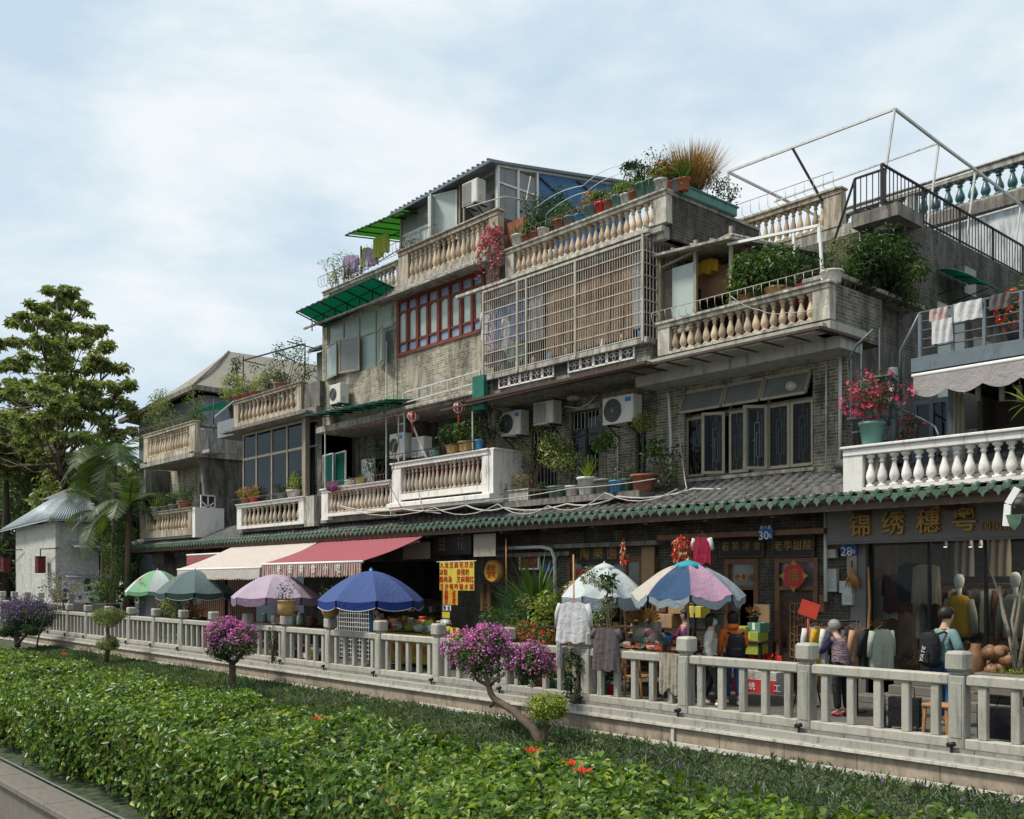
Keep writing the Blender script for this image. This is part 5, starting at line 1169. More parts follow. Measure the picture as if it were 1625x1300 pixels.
b = MB(); b.box(xa(481,15.7), fx1+.1, 15.74, 17.0, 3.9, 4.86).build('balcony_end_wall', M['conc'], H2); MB().box(fx0,fx1,15.9,16.2,3.9,4.1).build('balcony_floor', M['conc_dk'], H2)
rack(H2, xa(370,15.66), xa(478,15.66), 15.66, 8.58, .2, .12, .18); rack(H2, xa(372,15.66), xa(481,15.66), 15.66, 4.88, .16, .12, .18)
b = MB()   # rusty plant trellis on the roof terrace
for p, q in (((386,572),(482,546)),((456,542),(512,556)),((386,572),(420,580)),((484,545),(484,600)),((386,565),(386,600)),((440,560),(470,575))): b.bar(at(*p,16.2), at(*q,16.4), .04)
b.build('trellis', M['iron'], H2)
b = MB(); A = at(488,558,17.0); b.slab([A, A+Vector((1.6,0,.12)), A+Vector((1.6,4,1.4)), A+Vector((0,4,1.3))], .06)
for i in range(7): b.tube([A+Vector((.1+i*.24,0,.03)), A+Vector((.1+i*.24,4,1.36))], .05, 6)
b.box(A.x+.1,A.x+1.5,17.3,20,8.2,A.z-.02); b.build('tiled_lean_to', M['tile'], H2)
b = MB(); b.slab([at(340,660,15.9), at(374,632,15.9), at(374,632,17.2), at(340,660,17.2)], .08); b.box(at(345,660,16).x, fx0, 16.0, 17.2, 7.5, 8.1); b.build('grey_side_fin', M['greywall'], H2)

# ---- house 1 (px 222-385)
H1 = thing('terrace_house', (-38.5, 17, 0), 'small weathered house with two stacked balconies and a blackened brick side wall', 'house')
jx0, jx1 = -42.4, -36.15
b = MB(); b.wall(jx0-.9, -34.2, 0, 3.9, GW, GW+.2, [(xa(300,GW),xa(335,GW),0,2.5)]); b.build('ground_floor_wall', M['brick_gf'], H1)
b = MB(); b.wall(jx0, jx1-.2, 3.9, 7.1, 17.3, 17.5, [(-39.2,-37.8,4.1,6.3)]); b.build('front_wall', M['brick_c'], H1)
b = MB(); b.add([(jx1,16.0,7.0),(jx1,24,7.0),(jx1,24,3.9),(jx1,16.35,3.9),(jx1-.2,16.0,7.0),(jx1-.2,24,7.0),(jx1-.2,24,3.9),(jx1-.2,16.35,3.9)], [(0,3,2,1),(4,5,6,7),(0,4,7,3),(0,1,5,4),(1,2,6,5),(2,3,7,6)]); b.box(jx0,jx0+.2,16.2,24,3.9,7.0).box(jx0+.2,jx1-.2,23.8,24,3.9,7.0); b.build('side_wall', M['brick_stain'], H1)
b = MB(); b.box(jx0+.9, jx1+.1, 15.7, 24, 6.95, 7.15).box(jx1-.1,jx1+.9,15.95,16.6,7.05,7.18); b.build('terrace_slab', M['conc'], H1)
balustrade(H1, xa(228,15.7), xa(309,15.7), 15.7, 7.1, 8.32, 16, M['cream'], M['balus_tan'], pier=(.42,.5), rail=.16, foot=.22)
MB().box(jx1-.35, jx1+.1, 15.9, 23, 7.16, 7.98).box(jx1-.32,jx1+.12,15.9,23,8.14,8.24).box(jx1-.28,jx1+.08,18.9,19.1,7.98,8.14).box(jx1-.28,jx1+.08,21.9,22.1,7.98,8.14).build('terrace_side_parapet', M['conc'], H1)
balustrade(H1, xa(222,15.7), xa(304,15.7), 15.7, 3.95, 5.02, 16, M['cream'], M['balus_tan'], pier=(.42,.35), rail=.15, foot=.24)
MB().box(xa(304,15.7), jx1+.15, 15.72, 16.9, 3.85, 5.0).box(jx0+.9,jx1,15.9,17.3,3.88,4.0).build('balcony_end_wall', M['whitebal'], H1)
rack(H1, xa(215,15.66), xa(309,15.66), 15.66, 8.32, .2, .12, .2); rack(H1, xa(205,15.66), xa(320,15.66), 15.66, 5.02, .14, .12, .2)
MB().box(-39.2,-38.5,17.36,17.4,4.1,6.3).build('door', M['wood_dk'], H1); window(H1, -38.5,-37.8,4.1,6.3,17.35,1,2,'alu','glass_dk',.06)
g = MB(); c0 = atx(330,805,jx1+.02); s_ = .28
for (dy,dz,ey,ez) in ((-1,-1.6,1,-1.6),(-1,1.6,1,1.6),(-1,-1.6,-1,1.6),(1,-1.6,1,1.6),(0,-1.6,0,1.6),(-1,0,1,0),(-1,-.8,1,.8),(-1,.8,1,-.8)): g.bar(c0+Vector((0,dy*s_,dz*s_)), c0+Vector((0,ey*s_,ez*s_)), .05)
g.build('pierced_window_block', M['whitebal'], H1)
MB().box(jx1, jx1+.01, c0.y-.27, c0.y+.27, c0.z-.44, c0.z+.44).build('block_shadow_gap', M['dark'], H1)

# ---- grey building with tarpaulin roof behind
G = thing('grey_building', (-53, 25, 0), 'tall blue grey rendered building under a brown grey hipped roof sheet, behind the left houses', 'building')
MB().box(-57.8,-48.8,21.8,40,0,11.9).build('wall', M['greywall'], G)
b = MB(); e0, e1 = Vector((-58.6,21,11.75)), Vector((-48.2,21,12.25)); pk = Vector((-53.3,25.3,15.5)); pk2 = Vector((-52.5,40,15.5)); r1 = Vector((-47.8,40,12.0)); l1 = Vector((-62,40,10.2))
def curved(A, B_, C_, D_, sg):
    def fn(u, v):
        p = A.lerp(B_, u).lerp(D_.lerp(C_, u), v); return p + Vector((0,0,-sg*sin(v*pi)))
    return fn
b.grid(curved(e0, e1, pk+Vector((.1,0,0)), pk, .25), 10, 8).grid(curved(e1, r1, pk2, pk, .15), 10, 8).grid(curved(l1, e0, pk, pk2, .35), 10, 8)
nbv = len(b.v); b.add([(p[0],p[1],p[2]-.12) for p in b.v[:nbv]], [tuple(reversed(f)) for f in b.f[:]], True); b.build('roof_sheet', M['tarp'], G)
b = MB(); b.bar(e0-Vector((0,0,.15)), e1-Vector((0,0,.15)), .25).bar(e1-Vector((0,0,.15)), r1-Vector((0,0,.15)), .25).tube([e1, e1.lerp(pk,.5)+Vector((0,0,-.02)), pk], .07, 6); b.build('roof_edge', M['conc_dk'], G)

# ---- back building with teal balusters, upper right
BB = thing('rear_house', (-8, 27, 0), 'white peeling house behind, its roof terrace edged with dark teal balusters', 'house')
zr = 13.3
MB().box(-16, 6, 27.1, 34, 0, 12.1).build('wall', M['peel'], BB)
b = MB(); b.cbox(-16, 6, 26.95, 27.2, 12.1, 12.45, .02).build('cornice', M['conc_dk'], BB)
balustrade(BB, -16.2, 5, 27.0, 12.45, zr+.1, 60, M['conc'], M['balus_teal'], pier=(.3,.3), rail=.22, foot=.06, mids=(xa(1450,27)-.1, xa(1450,27)-.1+5.2), depth=.24, r=.13)
MB().box(xa(1600,27)-.1, xa(1600,27)+.1, 27.0, 27.1, 9.4, 9.8).build('rust_stain_bracket', M['terra'], BB)

# ---- right building (px 1340+): shop 28 and the open terrace above
H6 = thing('shop_house', (-6, 17, 0), 'shop house at the right with taupe fascia, glazed clothes shop and white balustrade above', 'house')
kx0, kx1 = hx1, 3.0
sh = (xa(1376,GW), 2.0, .42, 3.02)
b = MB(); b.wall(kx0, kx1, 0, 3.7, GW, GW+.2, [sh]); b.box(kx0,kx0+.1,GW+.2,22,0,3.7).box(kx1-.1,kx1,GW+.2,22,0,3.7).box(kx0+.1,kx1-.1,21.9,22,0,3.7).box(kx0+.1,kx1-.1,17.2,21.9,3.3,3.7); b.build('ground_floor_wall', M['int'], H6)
MB().box(kx0+.1, kx1-.1, GW+.0, 21.9, -.0, .42).build('shop_floor', M['stone_dk'], H6)
b = MB(); b.cbox(kx0+.9, kx1, 16.3, 17.0, 0, .15, .01).cbox(kx0+1.0, kx1, 16.65, 17.0, .15, .30, .01).cbox(kx0+1.0,kx1,16.85,17.0,.30,.43,.01); b.build('entrance_steps', M['stone_dk'], H6)
MB().box(xa(1352,16.95), xa(1376,16.95), 16.9, 17.0, 0, 3.0).build('grey_pilaster', M['signwall'], H6)
b = MB()
for p in (1378, 1470, 1560): b.box(xa(p,GW), xa(p,GW)+.05, GW+.04, GW+.1, .42, 3.02)
b.box(sh[0], sh[1], GW+.04, GW+.1, 2.95, 3.02).build('shop_front_frame', M['iron'], H6)
MB().box(sh[0], sh[1], GW+.06, GW+.07, .42, 2.95).build('shop_glass', M['glass_clear'], H6)
fz0, fz1 = za(1310,862,16.5), 3.55
fb = MB().cbox(xa(1312,16.5), 2.0, 16.5, 16.58, fz0, fz1, .01).box(xa(1312,16.5),2,16.49,16.6,fz0-.03,fz0).build('fascia_board', M['signwall'], H6)
for ch, px, py in (('锦',1366,836),('绣',1418,833),('穗',1474,830),('粤',1531,827)): q = at(px, py, 16.48); text(H6, ch, q.x, 16.47, q.z, .44, 'gold', .03, 'sign_character', bold=.006)
for ch, px, py in (('国',1565,836),('风',1583,836),('塔',1602,836)): q = at(px, py, 16.48); text(H6, ch, q.x, 16.47, q.z, .17, 'gold', .015, 'sign_character')
# terrace over the shop
MB().box(kx0-.0, kx1, 15.75, 22, 3.72, 3.86).build('terrace_floor', M['conc_dk'], H6)
balustrade(H6, xa(1338,15.68), 1.0, 15.68, 3.71, 4.50, 44, M['whitebal'], M['whitebal'], pier=(.36,.3), rail=.17, foot=.06)
b = MB(); b.box(-8.0, 3, 19.6, 19.8, 3.86, 5.8).box(-8.05,-7.95,19.0,19.6,3.86,5.8).box(2.9,3,16.6,19.6,3.86,5.8); b.build('terrace_room_wall', plain('dim grey wall', (.16,.15,.145), .8, var=.1), H6)
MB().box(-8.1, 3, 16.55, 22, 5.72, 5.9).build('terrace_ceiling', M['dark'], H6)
b = MB()
for i in range(14): b.bar((-7.9+i*.8,16.6,5.68),(-7.9+i*.8,19.5,5.68),.06)
b.build('ceiling_joists', M['iron'], H6)
MB().box(-8.1,3,16.45,16.55,5.78,6.02).build('platform_edge', M['steel_blue'], H6)
window(H6, xa(1448,18.2), xa(1508,18.2), 3.9, 5.6, 18.2, 2, 1, 'steel_blue', 'glass_dk', .08); MB().bar((xa(1512,17.5),17.5,3.86),(xa(1512,17.5),17.5,5.7),.12).build('terrace_post', M['steel_blue'], H6)
b = MB(); rp0, rp1 = at(1460,497,16.5), at(1625,463,16.5)
for k in range(6): z0_ = 6.02+k*(rp0.z-6.02)/5; b.tube([(rp0.x,16.5,z0_),(3,16.5,z0_)], .022 if k in (0,5) else .012, 6)
for p in (1460,1512,1562,1621,1690,1760): b.bar((xa(p,16.5),16.5,5.9),(xa(p,16.5),16.5,rp0.z),.05)
b.tube([(rp0.x,16.5,rp0.z),(rp0.x-.45,16.7,rp0.z-.55),(rp0.x-.55,16.9,5.4)], .03, 6); b.build('platform_railing', M['steel_blue'], H6)
b = MB(); sc = at(1417, 700, 16.6); b.tube([(sc.x,16.6,3.86),(sc.x,16.6,5.95)], .085, 12)
for i in range(10):
    a = R(20+i*28); z = 3.9+i*.2; d = Vector((cos(a), sin(a), 0)); n_ = Vector((-d.y, d.x, 0)); c0 = Vector((sc.x,16.6,z))
    b.slab([c0+n_*.05, c0+d*.75-n_*.0, c0+d*.72+n_*.30, c0+n_*.12], .03); b.bar(c0+d*.72+n_*.1, c0+d*.72+n_*.1+Vector((0,0,.8)), .018)
b.tube([Vector((sc.x+.75*cos(R(20+i*28)),16.6+.75*sin(R(20+i*28)),4.7+i*.2)) for i in range(10)], .02, 6)
b.build('spiral_stair', M['steel_blue'], H6)
t = sheet('curtain', xa(1512,16.9), xa(1530,16.9), 3.9, 5.75, 16.9, 'c_beige', H6, 3, .05, 16, 8)
b = MB(); q = at(1555,650,19.55); b.box(q.x-.9,q.x+.5,19.56,19.6,q.z-.35,q.z+.35).build('wall_scroll', M['signwall'], H6)
b = MB()
for p in (1552, 1590, 1618): q = at(p, 637, 18.0); b.tube([q+Vector((0,0,.28)), q], .05, 8).tube([q+Vector((0,0,.4)), q+Vector((0,0,.28))], .012, 5)
b.build('track_spotlights', M['ac'], H6)

# ---- cottage at the far left
K = thing('cottage', (-57.5, 16, 0), 'small whitewashed brick cottage with pale blue metal roof at the far left', 'house')
k0, k1 = xa(25,16), xa(88,16)
MB().wall(k0, k1, 0, 5.25, 16.0, 16.2, []).box(k0,k0+.2,16.2,18.2,0,5.25).box(k1-.2,k1,16.2,18.2,0,5.25).build('wall', M['brick_left'], K)
b = MB(); A, B_, P_, Q_ = Vector((k0-1.4,15.5,5.1)), Vector((k1+.5,15.5,5.35)), at(135,795,18.2), at(95,795,18.2)
P_ = Vector((k1-1.8,17.2,6.75)); Q_ = Vector((k0+2.2,17.2,6.75))
b.slab([A, B_, P_, Q_], .06); b.slab([B_, Vector((k1+.7,18.3,5.35)), Vector((k1-1.8,18.3,6.8)), P_], .06)
for i in range(26):
    f = (i+.5)/26; b.tube([A.lerp(B_, f)+Vector((0,0,.03)), Q_.lerp(P_, f)+Vector((0,0,.03))], .05, 5)
for i in range(22):
    f = (i+.5)/22; b.tube([B_.lerp(Vector((k1+.7,18.3,5.35)), f)+Vector((0,0,.03)), P_.lerp(Vector((k1-1.8,18.3,6.8)), f)+Vector((0,0,.03))], .05, 5)
b.build('roof', M['metalroof'], K)
b = MB(); b.slab([(k1-.1,16.6,4.3),(k1+1.3,16.6,3.95),(k1+1.3,18.4,3.95),(k1-.1,18.4,4.3)], .05).slab([(k1-.1,16.4,2.55),(k1+.7,16.4,2.4),(k1+.7,18.6,2.4),(k1-.1,18.6,2.55)], .05); b.build('lean_to_roof', M['metalroof'], K)
b = MB(); b.box(k1, k1+.06, 16.3, 18.4, .3, 2.4).build('display_panel', M['white'], K)
for i in range(16): 
    a, r_ = random.uniform(16.5,18.2), random.choice((.07,.1,.16)); z = random.uniform(.8,2.2); g = MB(); g.tube([(k1+.06,a,z),(k1+.09,a,z)], r_, 10); g.build('wall_plate', M[random.choice(('pot_black','pot_green','pot_grey'))], K)
b = MB()
for i in range(5): b.box(k1+.06,k1+.1,16.35,16.6,.5+i*.28,.66+i*.28)
b.build('lattice', M['iron'], K); b = MB(); b.tube([(k1+.05,18.5,0),(k1+.05,18.5,3.9)], .12, 8).tube([(k1+.05,16.2,2.4),(k1+.05,16.2,0)],.03,6); b.build('post', M['wood_lt'], K)
MB().box(k1+.02,k1+.06,18.2,18.9,0,3.6).build('dark_opening', M['dark'], K)
for px, py in ((64,897),(9,897)):
    q = at(px, py, 15.6); t = thing('wall_lantern', q, 'dark red box lantern hung on a bracket from the whitewashed cottage wall' if px > 20 else 'dark red box lantern hanging at the left edge beside the cottage', 'lantern')
    MB().cbox(q.x-.28,q.x+.28,q.y-.2,q.y+.2,q.z-.42,q.z+.42,.03).build('shade', M['c_maroon'], t); b = MB().tube([q+Vector((0,0,.42)), q+Vector((0,0,.85)), q+Vector((2.2,.3,.85))], .03, 5).box(q.x-.3,q.x+.3,q.y-.22,q.y+.22,q.z+.42,q.z+.47).build('bracket', M['iron'], t)
q = at(107,862,17.3); t = thing('red_lantern', q, 'round red lantern under the small metal lean-to of the cottage', 'lantern'); MB().lathe(q.x,q.y,q.z-.3,[(.1,0),(.3,.12),(.36,.3),(.3,.5),(.1,.6)],12).build('shade', M['red'], t); MB().tube([q+Vector((0,0,.3)), q+Vector((0,0,.6))], .015, 4).build('cord', M['iron'], t)

# ================================================================== GROUND FLOOR FRONTS
def door_frame(bld, o, m='wood_md', head=.1, transom=None, name='door_frame'):
    a, c_, d, e = o; b = MB(); b.box(a, a+.1, GW-.06, GW+.12, d, e).box(c_-.1, c_, GW-.06, GW+.12, d, e).box(a+.1, c_-.1, GW-.055, GW+.12, e-head, e)
    if transom: b.box(a+.1, c_-.1, GW-.05, GW+.1, transom, transom+.08)
    return b.build(name, M[m], bld)
door_frame(H5, dA, transom=1.98); door_frame(H5, dB, transom=1.98)
MB().box(dA[0]+.1, dA[1]-.1, GW+.03, GW+.05, 2.06, 2.52).build('transom_panel', M['glass_grey'], H5)
MB().box(dB[0]+.1, dB[1]-.1, GW+.03, GW+.05, 2.06, 2.52).build('transom_panel', M['glass_grey'], H5)
d_ = MB(); d_.box(dB[0]+.1, dB[1]-.1, GW+.02, GW+.07, 0, 1.98); dr = d_.build('door', M['wood_dk'], H5)
g = MB(); r0 = random.Random(3); gx, gX, gz, gZ = dB[0]+.32, dB[1]-.3, .35, 1.72
pts = [[(gx+(gX-gx)*(i+(.0 if i in (0,4) else r0.uniform(-.3,.3)))/4, gz+(gZ-gz)*(j+(0 if j in (0,9) else r0.uniform(-.3,.3)))/9) for i in range(5)] for j in range(10)]
for j in range(10):
    for i in range(5):
        for (q, w_) in ((i+1, j), (i, j+1)):
            if q < 5 and w_ < 10 and r0.random() < .88: p, s = pts[j][i], pts[w_][q]; g.bar((p[0], GW-.0, p[1]), (s[0], GW-.0, s[1]), .018)
g.build('cracked_ice_lattice', plain('gilt lattice', (.26,.15,.07), .5, var=.2), dr)
MB().tube([(dB[0]+.2,GW-.02,1.05),(dB[0]+.2,GW-.02,.85)], .02, 6).build('handle', M['iron'], dr)
b = MB(); b.box(dA[0]+.1, dA[0]+.34, GW+.0, GW+.04, .1, 1.95).build('door', M['int'], H5)
def board(px0, px1, py0, py1, Y, m, label, cat='sign', chars=None, cm='gold', size=None, name='signboard', frame=None, vertical=False, th=.05, rows=None, bold=0):
    a, c_ = at(px0, py1, Y), at(px1, py0, Y); x0, x1 = a.x, c_.x; z1 = za(px0, py0, Y); z0 = a.z
    t = thing(name, ((x0+x1)/2, Y, z0), label, cat); MB().cbox(x0, x1, Y-th, Y, z0, z1, .006).build('board', M[m], t)
    if frame: b = MB(); b.box(x0-.04,x1+.04,Y-th-.01,Y-.002,z1,z1+.04).box(x0-.04,x1+.04,Y-th-.01,Y-.002,z0-.04,z0).box(x0-.04,x0,Y-th-.009,Y-.003,z0,z1).box(x1,x1+.04,Y-th-.009,Y-.003,z0,z1); b.build('frame', M[frame], t)
    if chars:
        for row, line in enumerate(chars if isinstance(chars, list) else [chars]):
            nr = len(chars) if isinstance(chars, list) else 1; n = len(line); sz = size or min((x1-x0)/n*.85, (z1-z0)/nr*.7)
            for i, ch in enumerate(line):
                if ch == ' ': continue
                if vertical: xx = x0+(x1-x0)*(nr-1-row+.5)/nr; zz = z1-(z1-z0)*(i+.6)/(n+.2)
                else: xx = x0+(x1-x0)*(i+.5)/n; zz = z1-(z1-z0)*(row+.5)/nr
                text(t, ch, xx, Y-th-.008, zz, sz, cm, .004, bold=bold)
    return t
board(1146,1212,855,883,16.95,'board','black lacquer board with faded gold characters over the left dark doorway',chars='若芙凉舍',size=.20,frame='wood_dk')
board(1230,1292,853,882,16.95,'board','black lacquer board reading 老李甜酸 over the lattice door',chars='老李甜酸',size=.21,frame='wood_dk')
def plate(px0,px1,py0,py1,num,label,Y=16.85):
    t = board(px0,px1,py0,py1,Y,'plate_blue',label,'house number plate',name='house_number_plate',th=.02); a, c_ = at(px0,py1,Y), at(px1,py0,Y); cx_, zc = (a.x+c_.x)/2, (a.z+za(px0,py0,Y))/2; w_ = c_.x-a.x
    text(t, num, cx_-.04, Y-.028, zc-.05, .24, 'white', .003); text(t, '号', cx_+w_*.32, Y-.028, zc-.06, .09, 'white', .003)
    for i, ch in enumerate('恩宁路'): text(t, ch, cx_+(i-1)*w_*.28, Y-.028, zc+.11, .075, 'white', .003)
plate(1205,1227,838,856,'30','blue enamel house number plate 30 on the beam between the two doors', Y=16.40); plate(1335,1360,863,881,'28','blue enamel house number plate 28 beside the clothes shop fascia')
board(862,876,895,910,16.9,'plate_blue','small blue enamel plate on the brick pier behind the spiky plants','house number plate','32','white',name='house_number_plate',th=.02)
t = board(1248,1275,898,930,16.86,'redbox','red diamond paper charm with gold 福 on the lattice door transom','door charm',name='door_charm') ; bpy.data.objects.remove([c for c in t.children][0])
q = at(1261,914,16.86); b = MB(); b.prism([(q.x+.26*cos(k*pi/4+pi/8)*(1 if k % 1 == 0 else 1), q.z+.26*sin(k*pi/4+pi/8)) for k in range(8)], 16.82, 16.85); b.build('red_plaque', M['redbox'], t)
b = MB()
for k in range(4): a = k*pi/2; b.prism([(q.x+.33*cos(a), q.z+.33*sin(a)), (q.x+.22*cos(a+.35), q.z+.22*sin(a+.35)), (q.x+.22*cos(a-.35), q.z+.22*sin(a-.35))][::-1], 16.815, 16.84)
b.build('gold_points', M['gold'], t); text(t, '福', q.x, 16.81, q.z, .26, 'gold', .004)
board(1168,1188,911,921,16.8,'wood_lt','small pale wooden plaque hung in the left doorway',chars='小食',cm='wood_dk',size=.12,name='plaque')
board(1198,1223,959,987,16.7,'cardboard','square of cardboard hung by a string between the two doors','cardboard sheet',name='cardboard_sheet')
board(920,985,868,893,16.9,'board','long black board with three gold running script characters 陶樂園 over the timber shop',chars='陶樂園',size=.33,frame='wood_dk',bold=0)
board(914,946,903,928,16.9,'redbox','red paper poster beside the pale umbrella',chars=['招财','进宝'],cm='gold',name='poster',th=.01)
board(828,856,883,902,16.8,'wood_red','dark red framed plaque on the brick wall above the spiky plants',chars='西关人家',cm='gold',size=.13,frame='white',name='plaque')
board(1020,1040,868,930,16.9,'cardboard','tall brown panel leaning under the eave left of the red tassels','panel',name='panel')
board(752,787,848,884,15.95,'c_beige','pale beige cloth panel hanging under the tiled eave right of the dark board','banner',name='cloth_banner',th=.015)
board(640,683,862,888,16.2,'c_beige','pale beige cloth panel hanging under the red awning arm','banner',name='cloth_banner',th=.015)
board(690,750,850,882,16.2,'board','black shop board under the tiled eave between two beige panels','sign',chars='豆花',cm='wood_md',size=.4)
board(243,262,872,895,16.5,'wood_dk','small dark board at the left end of the tiled canopy','sign'); board(278,312,862,885,16.6,'board','dark board with faint carved characters above the green umbrella','sign',chars='永庆坊',cm='conc')
for px0, px1, py0, py1, Y, m_, lb in ((790,1045,866,870,16.6,'conc_dk','long pale grimy beam under the eave over the timber shop'),(1045,1310,848,858,16.5,'wood_md','brown timber beam above the two doors'),(790,905,880,883,16.7,'conc_dk','short grey beam over the spiky plants')):
    A_, B__ = at(px0,py0+6,Y), at(px1,py0-6,Y); MB().bar((A_.x,Y,(A_.z+B__.z)/2),(B__.x,Y,(A_.z+B__.z)/2),.12,.10).build('eave_beam', M[m_], label=lb, cat='beam')
b = MB(); X0, X1 = d1[0], d1[1]
for i in range(7): x = X0+(X1-X0)*i/6; b.box(x-.04,x+.04,GW-.05,GW+.05,0 if i in (0,2,4,6) else 1.9,2.7)
b.box(X0,X1,GW-.045,GW+.045,1.86,1.94).box(X0,X1,GW-.045,GW+.045,2.6,2.7).box(X0,X0+(X1-X0)/3,GW-.03,GW+.03,0,.8); b.build('timber_shop_front', M['wood_md'], H4)
MB().box(X0,X1,GW,GW+.01,1.94,2.6).build('transom_glass', M['glass_grey'], H4)
# yellow banners of the snack shop
t = board(698,753,892,937,15.6,'yellow','wide yellow banner with rows of small red characters hanging from a rod','banner',chars=['九龙豆腐花双皮','凉粉  姜撞奶 ','酸梅汤 芝麻糊红','豆沙喳咋糖水铺'],cm='red',size=.17,name='banner',th=.012); q = at(693,892,15.6); MB().tube([q, at(756,890,15.6)], .012, 6).build('rod', M['white_alu'], t)
board(703,727,936,960,15.58,'orange','narrow orange strip with two columns of red characters below the yellow banner','banner',chars=['冰豆花','热糖水'],cm='red',size=.15,vertical=True,name='banner',th=.01)
board(703,716,961,969,15.56,'white','small blue and white notice under the orange strip','notice',chars='微信',cm='plate_blue',size=.12,name='notice',th=.01)
board(702,714,971,981,15.5,'yellow','tiny slanting yellow sign below the blue and white notice','sign',th=.01)
board(715,729,996,1014,13.9,'yellow','small upright yellow card sign behind the fence post by the bougainvillea','sign',chars=['豆','花'],cm='red',size=.13,th=.02)
board(764,780,927,970,16.7,'wood_md','tall narrow brown wooden couplet board beside the drum sign','sign',chars=['童叟无欺'],cm='wood_dk',size=.2,vertical=True)
q = at(784,907,16.3); t = thing('drum_sign', q, 'round drum shaped wooden sign with red characters right of the yellow banner', 'sign'); b = MB(); b.tube([q+Vector((0,.1,0)), q-Vector((0,.08,0))], [.30,.30], 20); b.build('drum', M['wood_lt'], t); b = MB(); b.tube([q-Vector((0,.082,0)), q-Vector((0,.09,0))], .26, 20, False); b.build('face', M['orange'], t)
for i, ch in enumerate('姜奶豆花'): text(t, ch, q.x+(-.09 if i % 2 else .09)*-1, q.y-.1, q.z+(.09 if i < 2 else -.09), .17, 'red', .003)

# ================================================================== AWNINGS
def awning(x0, x1, yb, zb_, yf, zf, m, label, vm=None, vh=.35, words='', vf=.12, arms=True, name='awning', scw=.16):
    t = thing(name, ((x0+x1)/2, yf, zf-vh), label, 'awning')
    b = MB(); b.grid(lambda u, v: (x0+(x1-x0)*u, yb+(yf-yb)*v, zb_+(zf-zb_)*v-.05*sin(pi*v)+.012*sin(u*pi*6)*sin(pi*v)), 24, 10); n = len(b.v); b.add([(p[0],p[1],p[2]-.008) for p in b.v[:n]], [tuple(reversed(f)) for f in b.f[:]], True); b.build('canopy', M[m], t)
    if vm:
        ns = max(4, int((x1-x0)/scw)); b = MB(); vs = []; per = 6; tot = ns*per
        for i in range(tot+1): u = i/tot; x = x0+(x1-x0)*u; vs += [(x, yf-.02, zf-.04), (x, yf-.03+.012*sin(i*.9), zf-vh+vf*.5*(1-abs(sin(i*pi/per)))) ]
        b.add(vs, [(2*i, 2*i+1, 2*i+3, 2*i+2) for i in range(tot)]); n = len(b.v); b.add([(p[0],p[1]+.006,p[2]) for p in b.v[:n]], [tuple(reversed(f)) for f in b.f[:]]); b.build('valance', M[vm], t)
    MB().tube([(x0-.03,yf,zf-.02),(x1+.03,yf,zf-.02)], .035, 8).build('front_bar', M['white'], t)
    if arms:
        for xx in (x0+.35, x1-.25): MB().bar((xx,yb,zb_-.15),((xx*2+x0+x1)/4,(yb+yf)/2,(zb_+zf)/2-.12),.05).bar(((xx*2+x0+x1)/4,(yb+yf)/2,(zb_+zf)/2-.12),(xx,yf+.03,zf-.06),.045).build('folding_arm', M['white_alu'], t)
    for i, ch in enumerate(words): text(t, ch, x0+(x1-x0)*(.2+.6*i/max(1,len(words)-1)), yf-.055, zf-vh*.48, vh*.62, 'white', .003)
    return t
awning(-26.7, -21.3, 15.76, 3.40, 13.75, 2.68, 'aw_red', 'wide raspberry red retractable awning with a striped lettered valance', 'aw_stripe', .42, '老街美食小吃')
awning(-32.9, -26.85, 15.76, 3.40, 13.75, 2.58, 'aw_pink', 'long faded pinkish white awning left of the red one', 'aw_pink', .38, '')
awning(-36.2, -31.0, 16.6, 3.35, 15.5, 3.18, 'aw_red', 'short rolled red awning with scalloped valance under the eave, behind the white one', 'aw_red', .42, '', arms=False, name='awning')
awning(xa(1457,16.25), 2.5, 16.5, 5.72, 16.1, 5.66, 'aw_grey', 'pale grey scalloped awning valance below the steel platform at the right', 'aw_grey', .42, '', vf=.2, arms=False, scw=.55)
def sheet_awning(c4, m, label, nb_=7, frame='iron', sup=None):
    t = thing('plastic_awning', c4[0], label, 'awning'); b = MB(); A, B_, C_, D_ = [Vector(p) for p in c4]
    n = 90; b.grid(lambda u, v: A.lerp(B_, u).lerp(D_.lerp(C_, u), v)+Vector((0,0,.014*cos(u*n*.9))), n, 3); k = len(b.v); b.add([(p[0],p[1],p[2]+.006) for p in b.v[:k]], [tuple(reversed(f)) for f in b.f[:]], True); b.build('sheet', M[m], t)
    f = MB(); dz = Vector((0,0,-.035)); f.bar(A+dz, B_+dz, .035).bar(D_+dz, C_+dz, .035).bar(A.lerp(D_,.5)+dz, B_.lerp(C_,.5)+dz, .025)
    for i in range(nb_): u = i/(nb_-1); p, q = A.lerp(B_,u)+dz, D_.lerp(C_,u)+dz; f.bar(p, q, .03); (f.bar(p.lerp(q,.55), p.lerp(q,.55)+Vector((0,0,-sup)), .025) if sup else None)
    f.build('frame', M[frame], t); return t
A, B_ = at(470,494,14.9), at(590,440,14.9)
sheet_awning([A, B_, Vector((B_.x,15.75,B_.z-.15)), Vector((A.x,15.9,A.z-.28))], 'green_sheet', 'long emerald green plastic awning over the frosted windows of the tallest house', 7, 'iron', .33)
A, B_ = at(478,660,15.0), at(612,634,15.0)
sheet_awning([A, B_, Vector((B_.x,16.0,B_.z+.12)), Vector((A.x,16.0,A.z+.12))], 'green_sheet', 'lower emerald green plastic awning above the balcony with green shutters', 8, 'iron')
A, B_ = at(548,372,15.8), at(637,334,15.8)
sheet_awning([A, B_, Vector((B_.x,18.4,B_.z+.35)), Vector((A.x,18.4,A.z+.35))], 'lime_sheet', 'lime green sheet roof over washing at the left of the roof shed', 6, 'iron')
